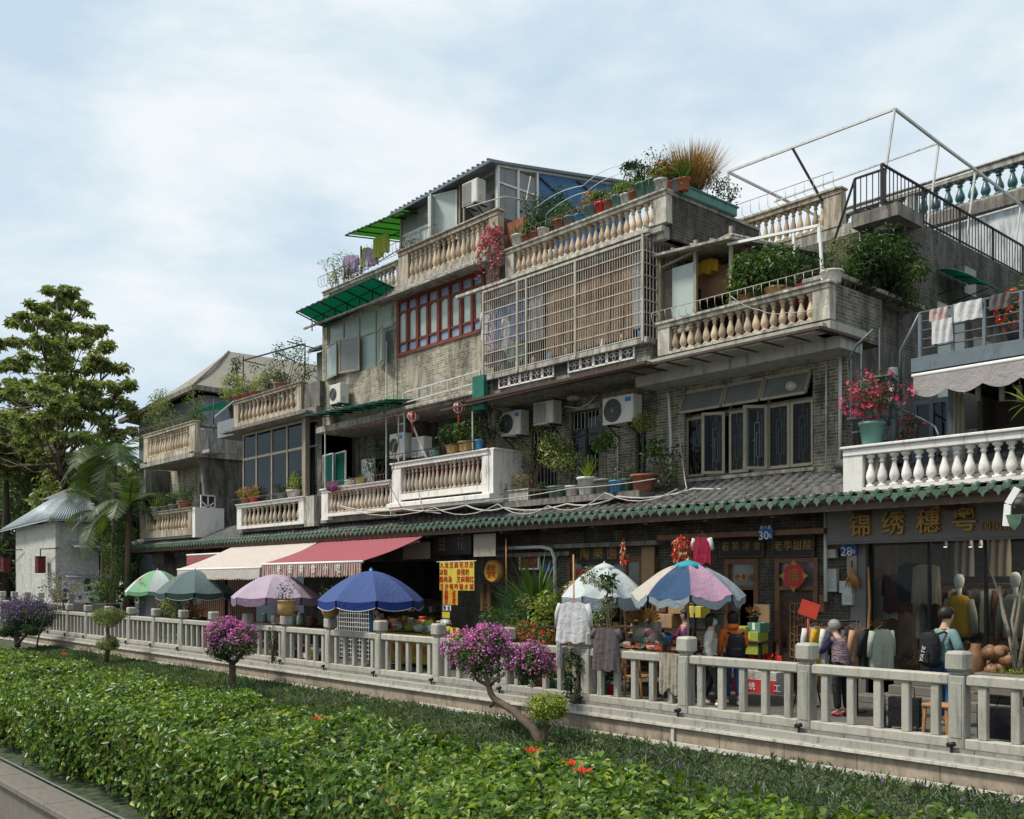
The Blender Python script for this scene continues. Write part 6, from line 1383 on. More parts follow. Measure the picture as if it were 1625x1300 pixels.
q = at(550,380,16.2); t = thing('awning_post', (q.x,16.2,11.0), 'thin dark post holding up the lime green sheet roof', 'post'); MB().tube([(xa(573,16.2),16.2,10.5),(xa(573,16.2),16.2,12.3)], .03, 6).tube([(xa(546,16.0),16.0,10.5),(xa(546,16.0),16.0,11.9)], .025, 6).tube([(xa(546,16.0),16.0,11.3),(xa(640,16.0),16.0,11.6)], .014, 5).build('post', M['wood_dk'], t)

# ================================================================== UMBRELLAS
umbrella(250, 14.6, 905, 938, 1.22, ['u_green','u_white'], 'green and white panelled market umbrella with red lettering, furthest left', .14, None, flapcols='u_green', rot=.15)
umbrella(310, 13.6, 905, 940, 1.25, ['u_grey'], 'grey green market umbrella with faint yellow letters, in front of the green and white one', .20, 'u_white', flapcols='u_greyd', rot=.35)
umbrella(437, 13.45, 911, 947, 1.26, ['u_lilac'], 'pale lilac market umbrella before the striped awning valance', .22, None, flapcols='u_lilacd', rot=.1)
umbrella(589, 13.45, 906, 952, 1.31, ['u_blue'], 'royal blue market umbrella with white piped darker blue flap', .20, 'white', flapcols='u_blued', rot=.3, pole='pot_blue', pole_r=.045)
umbrella(959, 14.1, 897, 946, .87, ['u_white'], 'pale sun bleached white umbrella with a raised vent cap', .24, None, flapcols='u_slate', rot=.25, vent=True, wr=.01)
umbrella(1092, 14.0, 893, 943, 1.02, ['u_cream','u_navy','u_pink','u_slate','u_cyan','u_cyan','u_cream','u_slate'], 'patchwork umbrella with cream, navy, pink and turquoise panels', .13, None, flapcols='u_slate', rot=3.85, wr=.022, vent='u_cyan', sag=.10)
for ob in list(COL.objects):
    if ob.type == 'EMPTY' and ob.name.startswith('parasol'):
        if 'red lettering' in ob['label']:
            q = ob.location; 
            for i, ch in enumerate('广告伞'): o = text(ob, ch, q.x+.35+i*.2-.2, q.y-.83, za(258,921,q.y-.83), .2, 'redlogo', .003, rx=62)
        if 'faint yellow' in ob['label']:
            q = ob.location
            for i, ch in enumerate('饮茶'): text(ob, ch, q.x+.02+i*.3-.1, q.y-.72, za(315,921,q.y-.72), .2, 'pot_yellow', .003, rx=62)
        if 'vent cap' in ob['label']:
            q = ob.location
            for i, ch in enumerate('农业'): text(ob, ch, q.x-.42+i*.22, q.y-.50, za(930,928,q.y-.5), .18, 'pot_yellow', .003, rx=60)

# ================================================================== AIR CONDITIONERS
AG = 'air conditioners on the house fronts'
ac_unit(733, 757, 293, 330, 15.95, 'air conditioner with ribbed front hung on the roof shed', AG, None, 'slat')
ac_unit(523, 540, 612, 643, 15.55, 'small air conditioner under the frosted casements, above the lower green awning', AG, None)
ac_unit(618, 640, 690, 728, 15.95, 'air conditioner with yellow hose, left of the pair behind the lantern balcony rail', AG, 'blue', bracket=False)
ac_unit(653, 672, 695, 727, 16.05, 'air conditioner right of the pair behind the lantern balcony rail, slatted front', AG, None, 'slat', bracket=False)
ac_unit(793, 826, 656, 694, 16.5, 'air conditioner with blue badge left of the grey double door', AG)
ac_unit(846, 878, 640, 676, 16.5, 'rust stained air conditioner in the middle of the wall row, brown grille', AG, None, 'slat')
ac_unit(956, 1005, 633, 676, 16.4, 'largest air conditioner with blue badge, right of the wall row', AG)
ac_unit(1363, 1402, 357, 390, 18.9, 'air conditioner under the stair landing slab at the top right', AG, 'redlogo')
q = at(625,715,15.9); b = MB(); b.tube([at(630,700,15.85), at(625,705,15.82), at(622,722,15.82), at(630,728,15.82), at(642,722,15.82)], .02, 6); b.build('garden_hose', M['pot_yellow'], label='yellow hose looped over the air conditioner on the lantern balcony', cat='hose')

# ================================================================== LANTERNS AND SMALL HANGINGS
for px, py, lb in ((655,661,'left red and white lantern with a red tassel under the steel ladder frame'),(728,647,'right red and white lantern with a red tassel, before the balcony door')):
    q = at(px, py, 15.75); t = thing('paper_lantern', q, lb, 'lantern', 'lanterns on the second floor balcony')
    b = MB(); b.lathe(q.x,q.y,q.z-.13,[(.05,0),(.11,.04),(.15,.13),(.11,.22),(.05,.26)],14); b.build('shade', M['redlogo'], t)
    b = MB()
    for k in range(7): a = k*2*pi/7; b.tube([(q.x+r_*cos(a), q.y+r_*sin(a), q.z+h) for r_, h in ((.06,-.12),(.118,-.08),(.157,0),(.118,.08),(.06,.12))], .014, 4)
    b.lathe(q.x,q.y,q.z+.11,[(.07,0),(.07,.03)],10).lathe(q.x,q.y,q.z-.14,[(.07,0),(.07,.03)],10); b.build('ribs', M['white'], t)
    MB().tube([q-Vector((0,0,.13)), q-Vector((0,0,.2)), q-Vector((0,0,.45))], [.008,.03,.022], 6).build('tassel', M['redlogo'], t); MB().tube([q+Vector((0,0,.13)), q+Vector((0,0,.4))], .006, 4).build('cord', M['iron'], t)
def tassels(px, py, Y, w, h, label, n=120, col=('fl_red','fl_white')):
    q = at(px, py, Y); t = thing('hanging_decoration', q, label, 'decoration'); MB().tube([q, q-Vector((0,0,h*.95))], .01, 4).build('cord', M['red'], t)
    for k, c_ in enumerate(col):
        p, d = blob_pts([(q-Vector((0,0,h*.5)), (w, w, h*.5))], n//(k+1), .3); leaves('tassels', p, d*.3, .10, M[c_], t, asp=.4, droop=4)
tassels(990, 853, 15.9, .08, .62, 'red and white knotted tassel hanging by itself above the white umbrella'); tassels(1081, 848, 15.7, .19, .68, 'large bunch of red and white tassels beside the hanging dress', 420)
tassels(905, 925, 14.2, .14, .26, 'sprig of pink paper blossoms on a stick by the white umbrella', 90, ('fl_pink','fl_white'))

# ================================================================== CLOTHES
garment(*at(910,950,12.6), .66, .80, 'c_white', 'open white shirt drying on a hanger over the railing', kind='shirt', sl=.5, cat='shirt', ang=.35)
garment(*at(962,990,12.6), .50, .82, 'c_grey', 'dark grey t-shirt hanging beside the white shirt', kind='shirt', sl=.18, cat='shirt', ang=.35)
q = at(886,972,12.6); sheet('hanging_towel', q.x-.07, q.x+.07, za(886,1060,12.6), q.z, 12.6, 'c_offwhite', None, 2, .03, 10, 10, label='narrow pale cloth hanging left of the white shirt', cat='towel')
sheet('draped_cloth', xa(1046,12.7), xa(1076,12.7), za(1060,1092,12.69), .96, 12.69, 'c_beige', None, 5, .02, 26, 10, drop=.12, label='crumpled beige cloth draped over the railing left of the corner post', cat='cloth')
garment(*at(1114,847,15.8), .46, .60, 'c_red', 'crimson and white dress top hanging under the eave', kind='shirt', m2='c_white', cat='dress', sl=.35)
for px, py, w_, h_, m_, lb in ((582,390,.36,.62,'c_lime','lime green towel furthest left under the lime sheet roof'),(600,374,.34,.66,'c_lime','lime green towel in the middle of the washing under the lime sheet roof'),(612,368,.26,.6,'c_lime','narrow lime green cloth nearest the roof shed'),(557,402,.5,.6,'c_purple2','lilac striped shirt hanging over the top left balustrade'),(590,392,.45,.55,'c_purple2','faded mauve shirt behind the lime towels')):
    if 'c_purple2' not in M: C('c_purple2', (.42,.34,.50))
    garment(*at(px, py, 16.3), w_, h_, m_, lb, 'washing on the roof terrace', kind='shirt' if 'shirt' in lb else 'plain', cat='washing', ang=.5)
garment(*at(1122,408,16.5), .6, .35, 'c_yellow', 'bright yellow garment hanging inside the third floor shed', kind='plain', cat='washing'); garment(*at(1135,418,16.8), .75, .72, 'c_peach', 'peach shirt hanging inside the third floor shed', kind='shirt', cat='washing')
for px0, px1, py0, py1, m_, lb, Y in ((1474,1504,489,510,'c_pinkw','pinkish towel over the platform railing, upper of the two striped ones',16.45),(1478,1511,507,546,'c_white','long white towel with a pink stripe hanging below the pinkish one',16.42),(1513,1558,478,510,'c_white','white cloth draped over the platform railing',16.44),(1569,1604,466,492,'c_grey','dark grey ribbed cloth draped over the platform railing at the right',16.44)):
    x0, x1 = xa(px0, Y), xa(px1, Y); sheet('draped_towel', x0, x1, za((px0+px1)/2, py1, Y)+.02, za((px0+px1)/2, py0, Y), Y, m_, None, 3, .025, 24, 8, label=lb, cat='towel', group='towels on the platform railing')

# ================================================================== PEOPLE
HD = lambda px, Y: None
wq = at(1500, 1000, 14.45)
t, Pn, T = person((wq.x, wq.y, 0), R(-28), 1.74, 'person in teal jacket and blue jeans seen from behind, facing the clothes shop window',
    dict(elR=(.27,.02,1.13), wrR=(.08,.20,1.12), elL=(-.25,.02,1.13), wrL=(-.08,.22,1.10), head=(.0,.03,1.615), jaw=(.01,.05,1.545), face=(.25,1,-.25)), 'c_teal', 'c_jean', 'white', top_r=1.03)
bk = Vector((wq.x, wq.y, 0)) + T((-.02,-.24,.86)); backpack(bk, R(-28), .33, .52, .20, 'black backpack with white lettering worn by the person in teal', mark='YATE')
wq = at(1336, 1050, 14.3)
person((wq.x, wq.y, 0), R(70), 1.54, 'grey haired person in striped knitted vest over purple sleeves, bending to a clothes rack', 
    dict(chest=(0,.08,1.27), neck0=(0,.14,1.40), neck=(0,.17,1.47), jaw=(0,.21,1.50), head=(0,.21,1.57), crown=(0,.195,1.62), shL=(-.16,.10,1.37), shR=(.16,.10,1.37), elL=(-.22,.20,1.16), wrL=(-.20,.42,1.10), elR=(.22,.26,1.18), wrR=(.14,.48,1.24), spine=(0,.03,1.1)), 'c_purple', 'c_black', 'fl_pink', 'hair_grey')
vst = skin('vest', {k: v for k, v in {}.items()}, [], M['c_knit']) if False else None
def vest(parent, base, hd, H):
    k = H/1.70; Rz = Matrix.Rotation(hd, 3, 'Z'); T = lambda v: Rz @ Vector(v)*k
    J = dict(hem=(*T((0,0,.80)), .195*k,.155*k), a=(*T((0,.01,.93)), .19*k,.15*k), b=(*T((0,.03,1.1)), .175*k,.14*k), c=(*T((0,.08,1.27)), .185*k,.145*k), d=(*T((0,.12,1.38)), .12*k,.11*k))
    skin('vest', J, [('hem','a'),('a','b'),('b','c'),('c','d')], M['c_knit'], parent, 2, root=1)
old = [o for o in COL.objects if o.name.startswith('person') and o.type == 'EMPTY'][-1]; vest(old, wq, R(70), 1.54)
wq = at(1128, 1050, 13.8)
person((wq.x, wq.y, 0), R(-62), 1.56, 'person with dark bobbed hair, face mask and pale sweater, in dark loose trousers', dict(anL=(-.1,-.16,.12), toL=(-.11,-.02,.05), knL=(-.1,.0,.5), anR=(.1,.14,.09), toR=(.1,.29,.03), knR=(.1,.14,.49), elL=(-.23,.0,1.12), wrL=(-.22,.02,.86)), 'c_offwhite', 'c_black', 'white', mask=True, hairlen=.06, top_r=1.22)
wq = at(1163, 1050, 14.2)
t, Pn, T = person((wq.x, wq.y, 0), R(38), 1.60, 'person in an orange hooded jacket and blue trousers seen from behind, walking', dict(anL=(-.1,.16,.09), toL=(-.11,.31,.03), knL=(-.1,.14,.5), anR=(.1,-.18,.13), toR=(.1,-.06,.04), elR=(.24,.0,1.13), wrR=(.20,.18,1.05)), 'c_orange', 'c_jean', 'white', hood=True, hairlen=.05, top_r=1.05)
backpack(Vector((wq.x, wq.y, 0)) + T((.05,-.24,.86)), R(38), .30, .44, .17, 'black backpack hanging from the shoulder of the orange jacket', tilt=.1)
wq = at(1088, 985, 15.2)
person((wq.x, wq.y, 0), R(150), 1.58, 'stall keeper in violet top behind the goods under the patchwork umbrella', dict(elL=(-.2,.12,1.1), wrL=(-.1,.3,1.0), elR=(.2,.12,1.1), wrR=(.1,.3,1.0)), 'c_plum', 'c_black', 'iron', hairlen=.03)
wq = at(600, 985, 15.4)
person((wq.x, wq.y, -.16), R(200), 1.55, 'person in plum top with short dark hair behind the stall beside the blue umbrella', dict(elL=(-.2,.12,1.1), wrL=(-.1,.3,1.0), elR=(.2,.12,1.1), wrR=(.1,.3,1.0), head=(0,.05,1.6), jaw=(0,.08,1.54)), 'c_plum', 'c_black', 'iron')

# ================================================================== POTTED PLANTS
ORDN = ['first','second','third','fourth','fifth','sixth','seventh','eighth','ninth','tenth','eleventh','twelfth','thirteenth','fourteenth','fifteenth','sixteenth','seventeenth','eighteenth']
PN = {'terra':'terracotta','pot_white':'white','pot_grey':'dark grey','pot_green':'green','pot_blue':'blue','pot_red':'red','pot_yellow':'ochre','pot_teal':'turquoise','pot_black':'black','styro':'pale grey'}
KN = {'shrub':'bushy green plant','sparse':'thin straggly plant','spiky':'spiky upright leaves','grass':'fine grassy leaves','flower':'flowering plant','tall':'small round headed tree'}
def row(where, grp, items, Y, base_z):
    'items: (px, kind, pot, r, h, plant radius, extras)'
    for i, it in enumerate(items):
        px, kd, pm, r, h, pr = it[:6]; ex = dict(it[6]) if len(it) > 6 else {}
        y = ex.pop('y', Y); z = ex.pop('z', base_z); lb = ex.pop('lb', None)
        potted((xa(px, y), y, z), kd, pm, r, h, pr, lb or f'{PN[pm]} pot with {KN[kd]}, {ORDN[i]} from left {where}', grp, **ex)
# middle roof terrace rail
tt = [(822,'spiky','pot_white',.17,.34,.22),(838,'shrub','terra',.15,.24,.26),(850,'shrub','terra',.15,.24,.36,dict(lm='leaf_b')),(862,'spiky','pot_white',.14,.26,.42,dict(lm='leaf_b')),(874,'shrub','pot_grey',.13,.26,.42,dict(lm='leaf_b',y=16.4)),
      (889,'shrub','terra',.17,.30,.28),(905,'sparse','pot_grey',.16,.28,.3),(920,'sparse','pot_blue',.14,.24,.26,dict(lm='leaf_br')),(938,'flower','pot_teal',.17,.34,.3,dict(lm='leaf_y',fl='fl_red')),(955,'shrub','pot_red',.15,.32,.22),
      (968,'sparse','terra',.15,.30,.26,dict(lm='leaf_y')),(981,'spiky','pot_teal',.16,.32,.40),(995,'shrub','pot_white',.15,.28,.26,dict(lm='leaf_y')),(1008,'sparse','terra',.15,.26,.34),(1022,'spiky','pot_green',.2,.36,.42,dict(lm='leaf_b')),(1038,'sparse','pot_green',.2,.36,.5),(1050,'flower','pot_white',.17,.3,.34,dict(lm='leaf_y',fl='fl_red'))]
row('on middle roof terrace rail', 'pots on the middle roof terrace rail', tt, 15.86, 10.22)
foliage_ = thing('overhanging_shrub', (xa(870,16.8),16.8,9.6), 'dense dark green shrub growing behind the pots left on the middle roof terrace', 'shrub'); q = at(868,335,16.8); foliage('foliage', foliage_, clump(q,(.75,.5,.5),8,.8), 900, .09, M['leaf_b'], shell=.2); MB().tube([(q.x,16.8,9.6),q],[.04,.015],6).build('stem', M['bark'], foliage_)
# arching bare stems at the end of that rail
t = thing('climbing_plant', (xa(1020,16.2),16.2,10.2), 'arching thin stemmed plant reaching over the corner of the middle roof terrace', 'plant'); b = MB(); P = []
for k in range(7):
    a = at(1045-k*4, 285, 16.2); m_ = at(1020-k*7, 250-k*2, 16.2); e = at(990-k*3+k*k, 262+k*4, 16.2); pts = [a.lerp(m_, f).lerp(m_.lerp(e, f), f) for f in np.linspace(0,1,10)]; b.tube(pts, [.012-.0009*j for j in range(10)], 4); P += [(p.x+random.uniform(-.04,.04), p.y, p.z) for p in pts[3:] for _ in range(4)]
b.build('stems', M['bark'], t); leaves('foliage', P, np.tile([0,-.5,.6],(len(P),1)), .10, M['leaf_b'], t)
# dry grass and teal troughs on the side wall
for k, (y, w_, lb) in enumerate(((16.6,.55,'long turquoise trough on the side wall below the dry grass'),(17.35,.22,'middle turquoise pot at the far end of the side wall'),(17.8,.22,'last turquoise pot at the far end of the side wall'))):
    t = thing('planter', (-12.95, y, 10.2), lb, 'planter', 'turquoise planters on the side wall'); b = MB(); b.cbox(-13.13,-12.82,y-w_,y+w_,10.2,10.41,.02).cbox(-13.16,-12.79,y-w_-.03,y+w_+.03,10.38,10.42,.01); b.build('trough', M['pot_teal'], t)
    if k: foliage('foliage', t, clump((-12.95,y,10.7),(.3,.3,.3),5,.8), 220, .07, M['leaf_b'], shell=.2)
t = thing('dry_grass', (-12.95,16.6,10.45), 'tall tuft of dry brown grass growing from the turquoise trough on the roof', 'grass'); blades('blades', t, (-13.0,16.6,10.5), 1300, .88, .016, M['dry'], .3, .30, .42, 4, .85)
rack(H4, -13.1, -12.9, 15.8, 10.22, .2, .1, .2)
row('on side wall corner', 'pots on the side wall corner', [(1066,'grass','terra',.15,.26,.35),(1076,'sparse','pot_grey',.15,.26,.3),(1085,'spiky','terra',.14,.24,.3)], 16.0, 10.2)
# third floor balcony of the right house
rr3 = [(1172,'shrub','pot_white',.13,.2,.15,dict(lm='leaf_a')),(1190,'shrub','terra',.20,.33,.62,dict(z=7.36,ls=.11,nn=1100,lm='leaf_a')),(1211,'sparse','pot_yellow',.12,.18,.15,dict(lb='small ochre pot between the first two big shrubs on the third floor balcony')),(1232,'shrub','pot_yellow',.22,.34,.70,dict(z=7.36,ls=.11,nn=1100)),(1252,'sparse','pot_yellow',.12,.2,.15,dict(lb='small ochre pot left of the bright red pot on the third floor balcony')),(1279,'shrub','pot_red',.24,.34,.5,dict(z=7.36,ls=.08,nn=900,lm='leaf_b',y=16.3)),(1320,'sparse','pot_white',.2,.22,.22,dict(z=7.52))]
row('on third floor balcony', 'pots on the third floor balcony', rr3, 16.0, 7.42)
def bush(px, py, Y, r, lm, ls, n, label, kind='leaf', zb_=None, cat='shrub', name='leafy_shrub', k=13, fl=None, asp=.5):
    q = at(px, py, Y); zb_ = q.z-r[2]*1.2 if zb_ is None else zb_; t = thing(name, (q.x, Y, zb_), label, cat); bl = clump(q, r, k, 1.05)[:-1]; bl = [(c_, r_*.85) for c_, r_ in bl]
    b = MB()
    for z in bl[:9]: b.tube([(q.x, Y, zb_), (q.x*.5+z[0][0]*.5, Y, zb_*.5+z[0][2]*.5), Vector(z[0])], [.03,.018,.008], 5)
    b.build('stem', M['bark'], t); foliage('foliage', t, bl, n, ls, M[lm], shell=.25, asp=asp, up=.7)
    if fl: p, d = blob_pts(bl, n//3, .85); leaves('flowers', p, d, ls*.8, M[fl], t, asp=.9)
    return t
bush(1378,432,17.4,(.85,.9,.62),'leaf_b',.19,2300,'large dark oleander bush spilling over the side of the third floor balcony',asp=.22,zb_=7.65); bush(1440,450,18.6,(.4,.5,.45),'leaf_a',.16,420,'lighter shoots at the right end of the oleander',asp=.22,zb_=7.68); bush(1345,400,18.3,(.45,.4,.5),'leaf_o',.06,900,'small fine leaved tree behind the oleander',zb_=7.0)
# second floor ledge of the caged house
m4 = [(797,'sparse','terra',.34,.34,.35,dict(shape='box',lm='leaf_br')),(815,'sparse','terra',.18,.30,.42,dict(z=4.5,y=16.6)),(832,'sparse','styro',.42,.30,.35,dict(shape='box',lm='leaf_y',fl='fl_pink')),(859,'shrub','pot_black',.30,.26,.15),(884,'shrub','pot_green',.24,.30,.62,dict(tall=.8,lm='leaf_y',fl='fl_white',ls=.07,nn=1500)),(908,'sparse','pot_white',.17,.28,.15),(932,'spiky','pot_white',.24,.44,.42,dict(tall=0,lm='leaf_y')),(962,'tall','pot_grey',.28,.34,.42,dict(tall=.85,nn=700)),(978,'sparse','pot_blue',.16,.26,.12,dict(y=16.05)),(990,'sparse','pot_green',.22,.30,.35,dict(lm='leaf_a')),(1021,'tall','terra',.28,.36,.34,dict(tall=1.15,lm='leaf_y'))]
row('on second floor ledge', 'pots along the second floor ledge', m4, 16.3, 4.12)
bush(845,705,16.5,(.55,.3,.45),'leaf_y',.08,260,'loose yellowish climbing plant left of the blossoming shrub',zb_=4.2,name='climbing_plant'); bush(1050,740,16.4,(.5,.35,.5),'leaf_a',.11,330,'straggling plant with yellowing leaves at the right end of the ledge',zb_=4.2,name='climbing_plant')
bush(900,730,16.35,(.4,.3,.3),'leaf_y',.06,420,'cream blossom branches spreading right of the blossoming shrub',zb_=4.3,fl='fl_white'); bush(780,670,16.2,(.35,.3,.45),'leaf_b',.10,330,'dark shrub against the end of the lantern balcony',zb_=5.1)
# lantern balcony
row('on lantern balcony rail', 'pots on the lantern balcony rail', [(720,'shrub','pot_yellow',.22,.30,.5,dict(nn=800,ls=.09,lm='leaf_b',z=5.44)),(741,'shrub','pot_yellow',.24,.34,.55,dict(nn=900,ls=.09,lm='leaf_a',z=5.44)),(760,'sparse','pot_blue',.12,.3,.2),(690,'sparse','pot_teal',.15,.2,.12)], 15.95, 5.47)
bush(600,725,16.3,(.5,.4,.7),'leaf_a',.09,700,'feathery green shrub behind the white board on the shutter balcony',zb_=4.2)
row('on shutter balcony rail', 'things on the shutter balcony rail', [(556,'sparse','pot_white',.18,.18,.1),(573,'sparse','pot_yellow',.18,.2,.12)], 15.9, 5.02)
t = thing('cloth_bundle', at(530,772,15.62), 'crumpled blue and plum cloth tucked over the shutter balcony rail', 'cloth'); q = at(530,770,15.62); b = MB(); b.grid(lambda u,v: (q.x-.35+.7*u, 15.6-.06*sin(v*3)-.02*sin(u*14), q.z+.1-(.32*v)*(1-.5*abs(u-.5))), 14, 5); b.build('cloth', M['c_plum'], t)
# dark bay house
row('before dark glazed bay', 'pots before the dark glazed bay', [(390,'flower','terra',.18,.22,.35,dict(fl='fl_pink',lm='leaf_y')),(403,'flower','pot_red',.16,.2,.35,dict(fl='fl_pink',lm='leaf_y')),(448,'shrub','pot_grey',.16,.2,.28,dict(lm='leaf_b')),(467,'shrub','pot_white',.26,.26,.45,dict(lm='leaf_y'))], 15.9, 4.88)
row('above dark glazed bay', 'pots on the bay house terrace', [(380,'shrub','terra',.22,.26,.3,dict(lm='leaf_y')),(392,'shrub','terra',.22,.26,.35),(405,'sparse','terra',.2,.26,.4,dict(lm='leaf_y')),(425,'shrub','pot_grey',.2,.2,.3),(446,'shrub','terra',.22,.26,.35,dict(lm='leaf_b'))], 16.0, 8.56)
bush(381,595,16.8,(.6,.5,.7),'leaf_b',.09,700,'round dark shrub at the left of the bay house roof terrace',zb_=7.9); bush(368,612,16.2,(.6,.4,.5),'leaf_y',.10,380,'yellow leaved climber at the left end of the bay house terrace',zb_=7.9); bush(455,583,17.0,(1.1,.7,.8),'leaf_a',.09,1500,'large loose shrub filling the right of the bay house roof terrace',zb_=7.9); bush(425,610,16.6,(.9,.5,.4),'leaf_o',.09,700,'olive toned shrub in the middle of the bay house terrace',zb_=7.9)
# two balcony house
bush(262,655,16.6,(1.2,.7,.8),'leaf_o',.09,1500,'spreading olive green shrub on the left roof terrace of the small house',zb_=7.3); bush(300,660,16.8,(.9,.6,.6),'leaf_a',.09,900,'mid green shrub on the right of the small house roof terrace',zb_=7.3); bush(240,675,16.2,(.6,.4,.4),'leaf_b',.08,400,'low dark shrub at the left corner of the small house roof terrace',zb_=7.9); bush(310,640,17.5,(.5,.4,.9),'leaf_o',.08,300,'thin upright twiggy shrub on the small house roof terrace',zb_=7.3)
row('on lowest left balcony', 'pots on the small house lower balcony', [(232,'shrub','pot_grey',.2,.2,.4,dict(lm='leaf_b')),(246,'spiky','pot_white',.2,.25,.4,dict(lm='leaf_y')),(262,'sparse','pot_grey',.2,.2,.45),(275,'shrub','pot_grey',.2,.25,.4,dict(lm='leaf_a')),(294,'shrub','terra',.26,.3,.65,dict(lm='leaf_a',nn=700))], 15.95, 5.02)
t = thing('green_shade_net', at(325,658,17.5), 'small green net shade over the small house roof terrace', 'awning'); A = at(308,655,17.2); b = MB(); b.slab([A, A+Vector((1.9,0,.1)), A+Vector((1.9,1.5,.5)), A+Vector((0,1.5,.4))], .02).build('net', M['green_sheet'], t); b = MB()
for dx in (0,1.9):
    for dy in (0,1.5): b.tube([A+Vector((dx,dy,-1.3)), A+Vector((dx,dy,.3))], .025, 5)
b.build('frame', M['iron'], t)
# top left terrace
bush(537,425,16.4,(.8,.4,.55),'leaf_o',.08,600,'thin leaved shrub at the far left corner of the top terrace',zb_=10.5); bush(560,432,16.3,(.4,.3,.3),'leaf_b',.08,250,'low dark shrub beside the washing on the top terrace',zb_=10.5)
row('on top left terrace', 'pots at the brick end of the top terrace', [(832,'flower','pot_white',.26,.4,.25,dict(y=17.0,z=10.3,fl='fl_red')),(640,'sparse','terra',.15,.2,.25,dict(z=11.3)),(655,'sparse','pot_grey',.15,.2,.2,dict(z=11.3))], 16.0, 11.3)
t = thing('bougainvillea', (xa(790,15.6),15.6,9.9), 'sparse pink bougainvillea sprays hanging at the corner of the top terrace', 'climbing plant'); b = MB(); P = []
for k in range(12):
    a = at(800, 372, 15.9); e = at(770+random.uniform(-14,22), 385+random.uniform(-10,65), 15.45); m_ = (a+e)/2+Vector((0,-.1,.35)); pts = [a.lerp(m_, f).lerp(m_.lerp(e, f), f) for f in np.linspace(0,1,8)]; b.tube(pts, .008, 4); P += [(p.x+random.gauss(0,.06), p.y+random.gauss(0,.05), p.z+random.gauss(0,.06)) for p in pts[2:] for _ in range(7)]
b.build('stems', M['bark'], t); leaves('flowers', P, np.tile([0,-1,.3],(len(P),1)), .075, M['fl_pink'], t, asp=.8); leaves('foliage', P[::3], np.tile([0,-1,.3],(len(P[::3]),1)), .08, M['leaf_a'], t)
# bougainvillea in its turquoise pot beside the spiral stair
t = potted((xa(1384,16.0),16.0,3.88+.62), 'flower', 'pot_teal', .22, .42, .62, 'turquoise pot of crimson pink bougainvillea standing by the spiral stair', None, lm='leaf_a', tall=.55, ls=.07, nn=520)
q = at(1388,632,16.0); bl = clump(q,(.55,.4,.42),14,.95); p, d = blob_pts(bl, 900, .8); cl = np.sin(p[:,0]*15)*np.sin(p[:,2]*14+1) > .05; leaves('blooms', p[cl], d[cl], .07, M['fl_pink'], t, asp=.9)
MB().cbox(xa(1384,16)-.26, xa(1384,16)+.26, 15.8, 16.2, 3.86, 4.49, .02).build('stand', M['conc'], t)
bush(1432,676,16.6,(.35,.2,.2),'leaf_a',.08,150,'low sprig with one pink bloom beside the spiral stair',zb_=4.4,fl='fl_pink'); 
t = thing('bamboo_spray', at(1625,640,15.9), 'bright green bamboo leaves entering at the right edge above the white balustrade', 'plant'); blades('foliage', t, at(1632,640,15.9), 16, .5, .05, M['leaf_y'], 1.0, .5, .02, 3, -.1)
t = thing('flowering_plant', (xa(1618,16.2),16.2,6.0), 'red flowered plant at the right edge behind the grey towel', 'plant'); q = at(1618,490,16.9); foliage('foliage', t, clump(q,(.4,.3,.4),6,.9), 200, .08, M['leaf_a'], shell=.2); p, d = blob_pts([(q,(.4,.3,.4))], 130, .8); leaves('flowers', p, d, .08, M['fl_red'], t, asp=.9); MB().lathe(q.x,16.9,6.0,[(.15,0),(.2,.3)],10).build('pot', M['pot_black'], t)
# plants on and behind the railing in the middle
g0 = [(800,'spiky','pot_teal',.22,.34,.55,dict(y=15.2,z=.75,lm='leaf_a')),(825,'grass','terra',.22,.3,.9,dict(y=14.9,z=.55,lm='leaf_blue',nn=600)),(850,'spiky','pot_black',.3,.4,1.0,dict(y=15.3,z=1.0,lm='leaf_a',nn=110)),(818,'shrub','pot_white',.2,.3,.42,dict(y=13.6,z=.5,lm='variegated')),
      (877,'shrub','pot_green',.22,.3,.55,dict(y=14.0,z=.95,lm='leaf_y',ls=.11)),(845,'shrub','terra',.22,.3,.5,dict(y=13.6,z=.35,lm='variegated')),(866,'flower','terra',.2,.28,.4,dict(y=13.3,z=.45,lm='leaf_a',fl='fl_red')),(815,'flower','terra',.2,.28,.4,dict(y=13.3,z=.45,lm='leaf_b',fl='fl_red')),
      (828,'tall','terra',.16,.28,.3,dict(y=13.05,z=0,lm='leaf_a')),(843,'sparse','pot_black',.18,.3,.3,dict(y=13.05,z=0)),(860,'sparse','terra',.16,.3,.3,dict(y=13.05,z=0,lm='leaf_b')),(882,'spiky','pot_green',.2,.28,.35,dict(y=13.1,z=0,lm='leaf_y')),(898,'sparse','pot_green',.24,.32,.45,dict(y=13.1,z=0,lm='leaf_a')),(951,'shrub','pot_green',.2,.34,.4,dict(y=13.1,z=0,lm='leaf_b'))]
row('in cluster behind railing', 'pots clustered behind the railing', g0, 14, 0)
bush(795,992,14.3,(.45,.35,.38),'leaf_a',.08,650,'bushy green plant left in the cluster behind the bougainvillea crowns',zb_=.56); bush(840,975,14.6,(.6,.4,.4),'leaf_o',.07,900,'fine leaved olive shrub in the middle of the plant cluster',zb_=.56)
bush(878,985,13.9,(.4,.3,.4),'leaf_b',.08,600,'dark green shrub at the right of the plant cluster behind the railing',zb_=.56); bush(835,1010,13.3,(.7,.3,.25),'leaf_a',.06,900,'low mixed greenery just above the railing top in the cluster',zb_=.35,fl='fl_red')
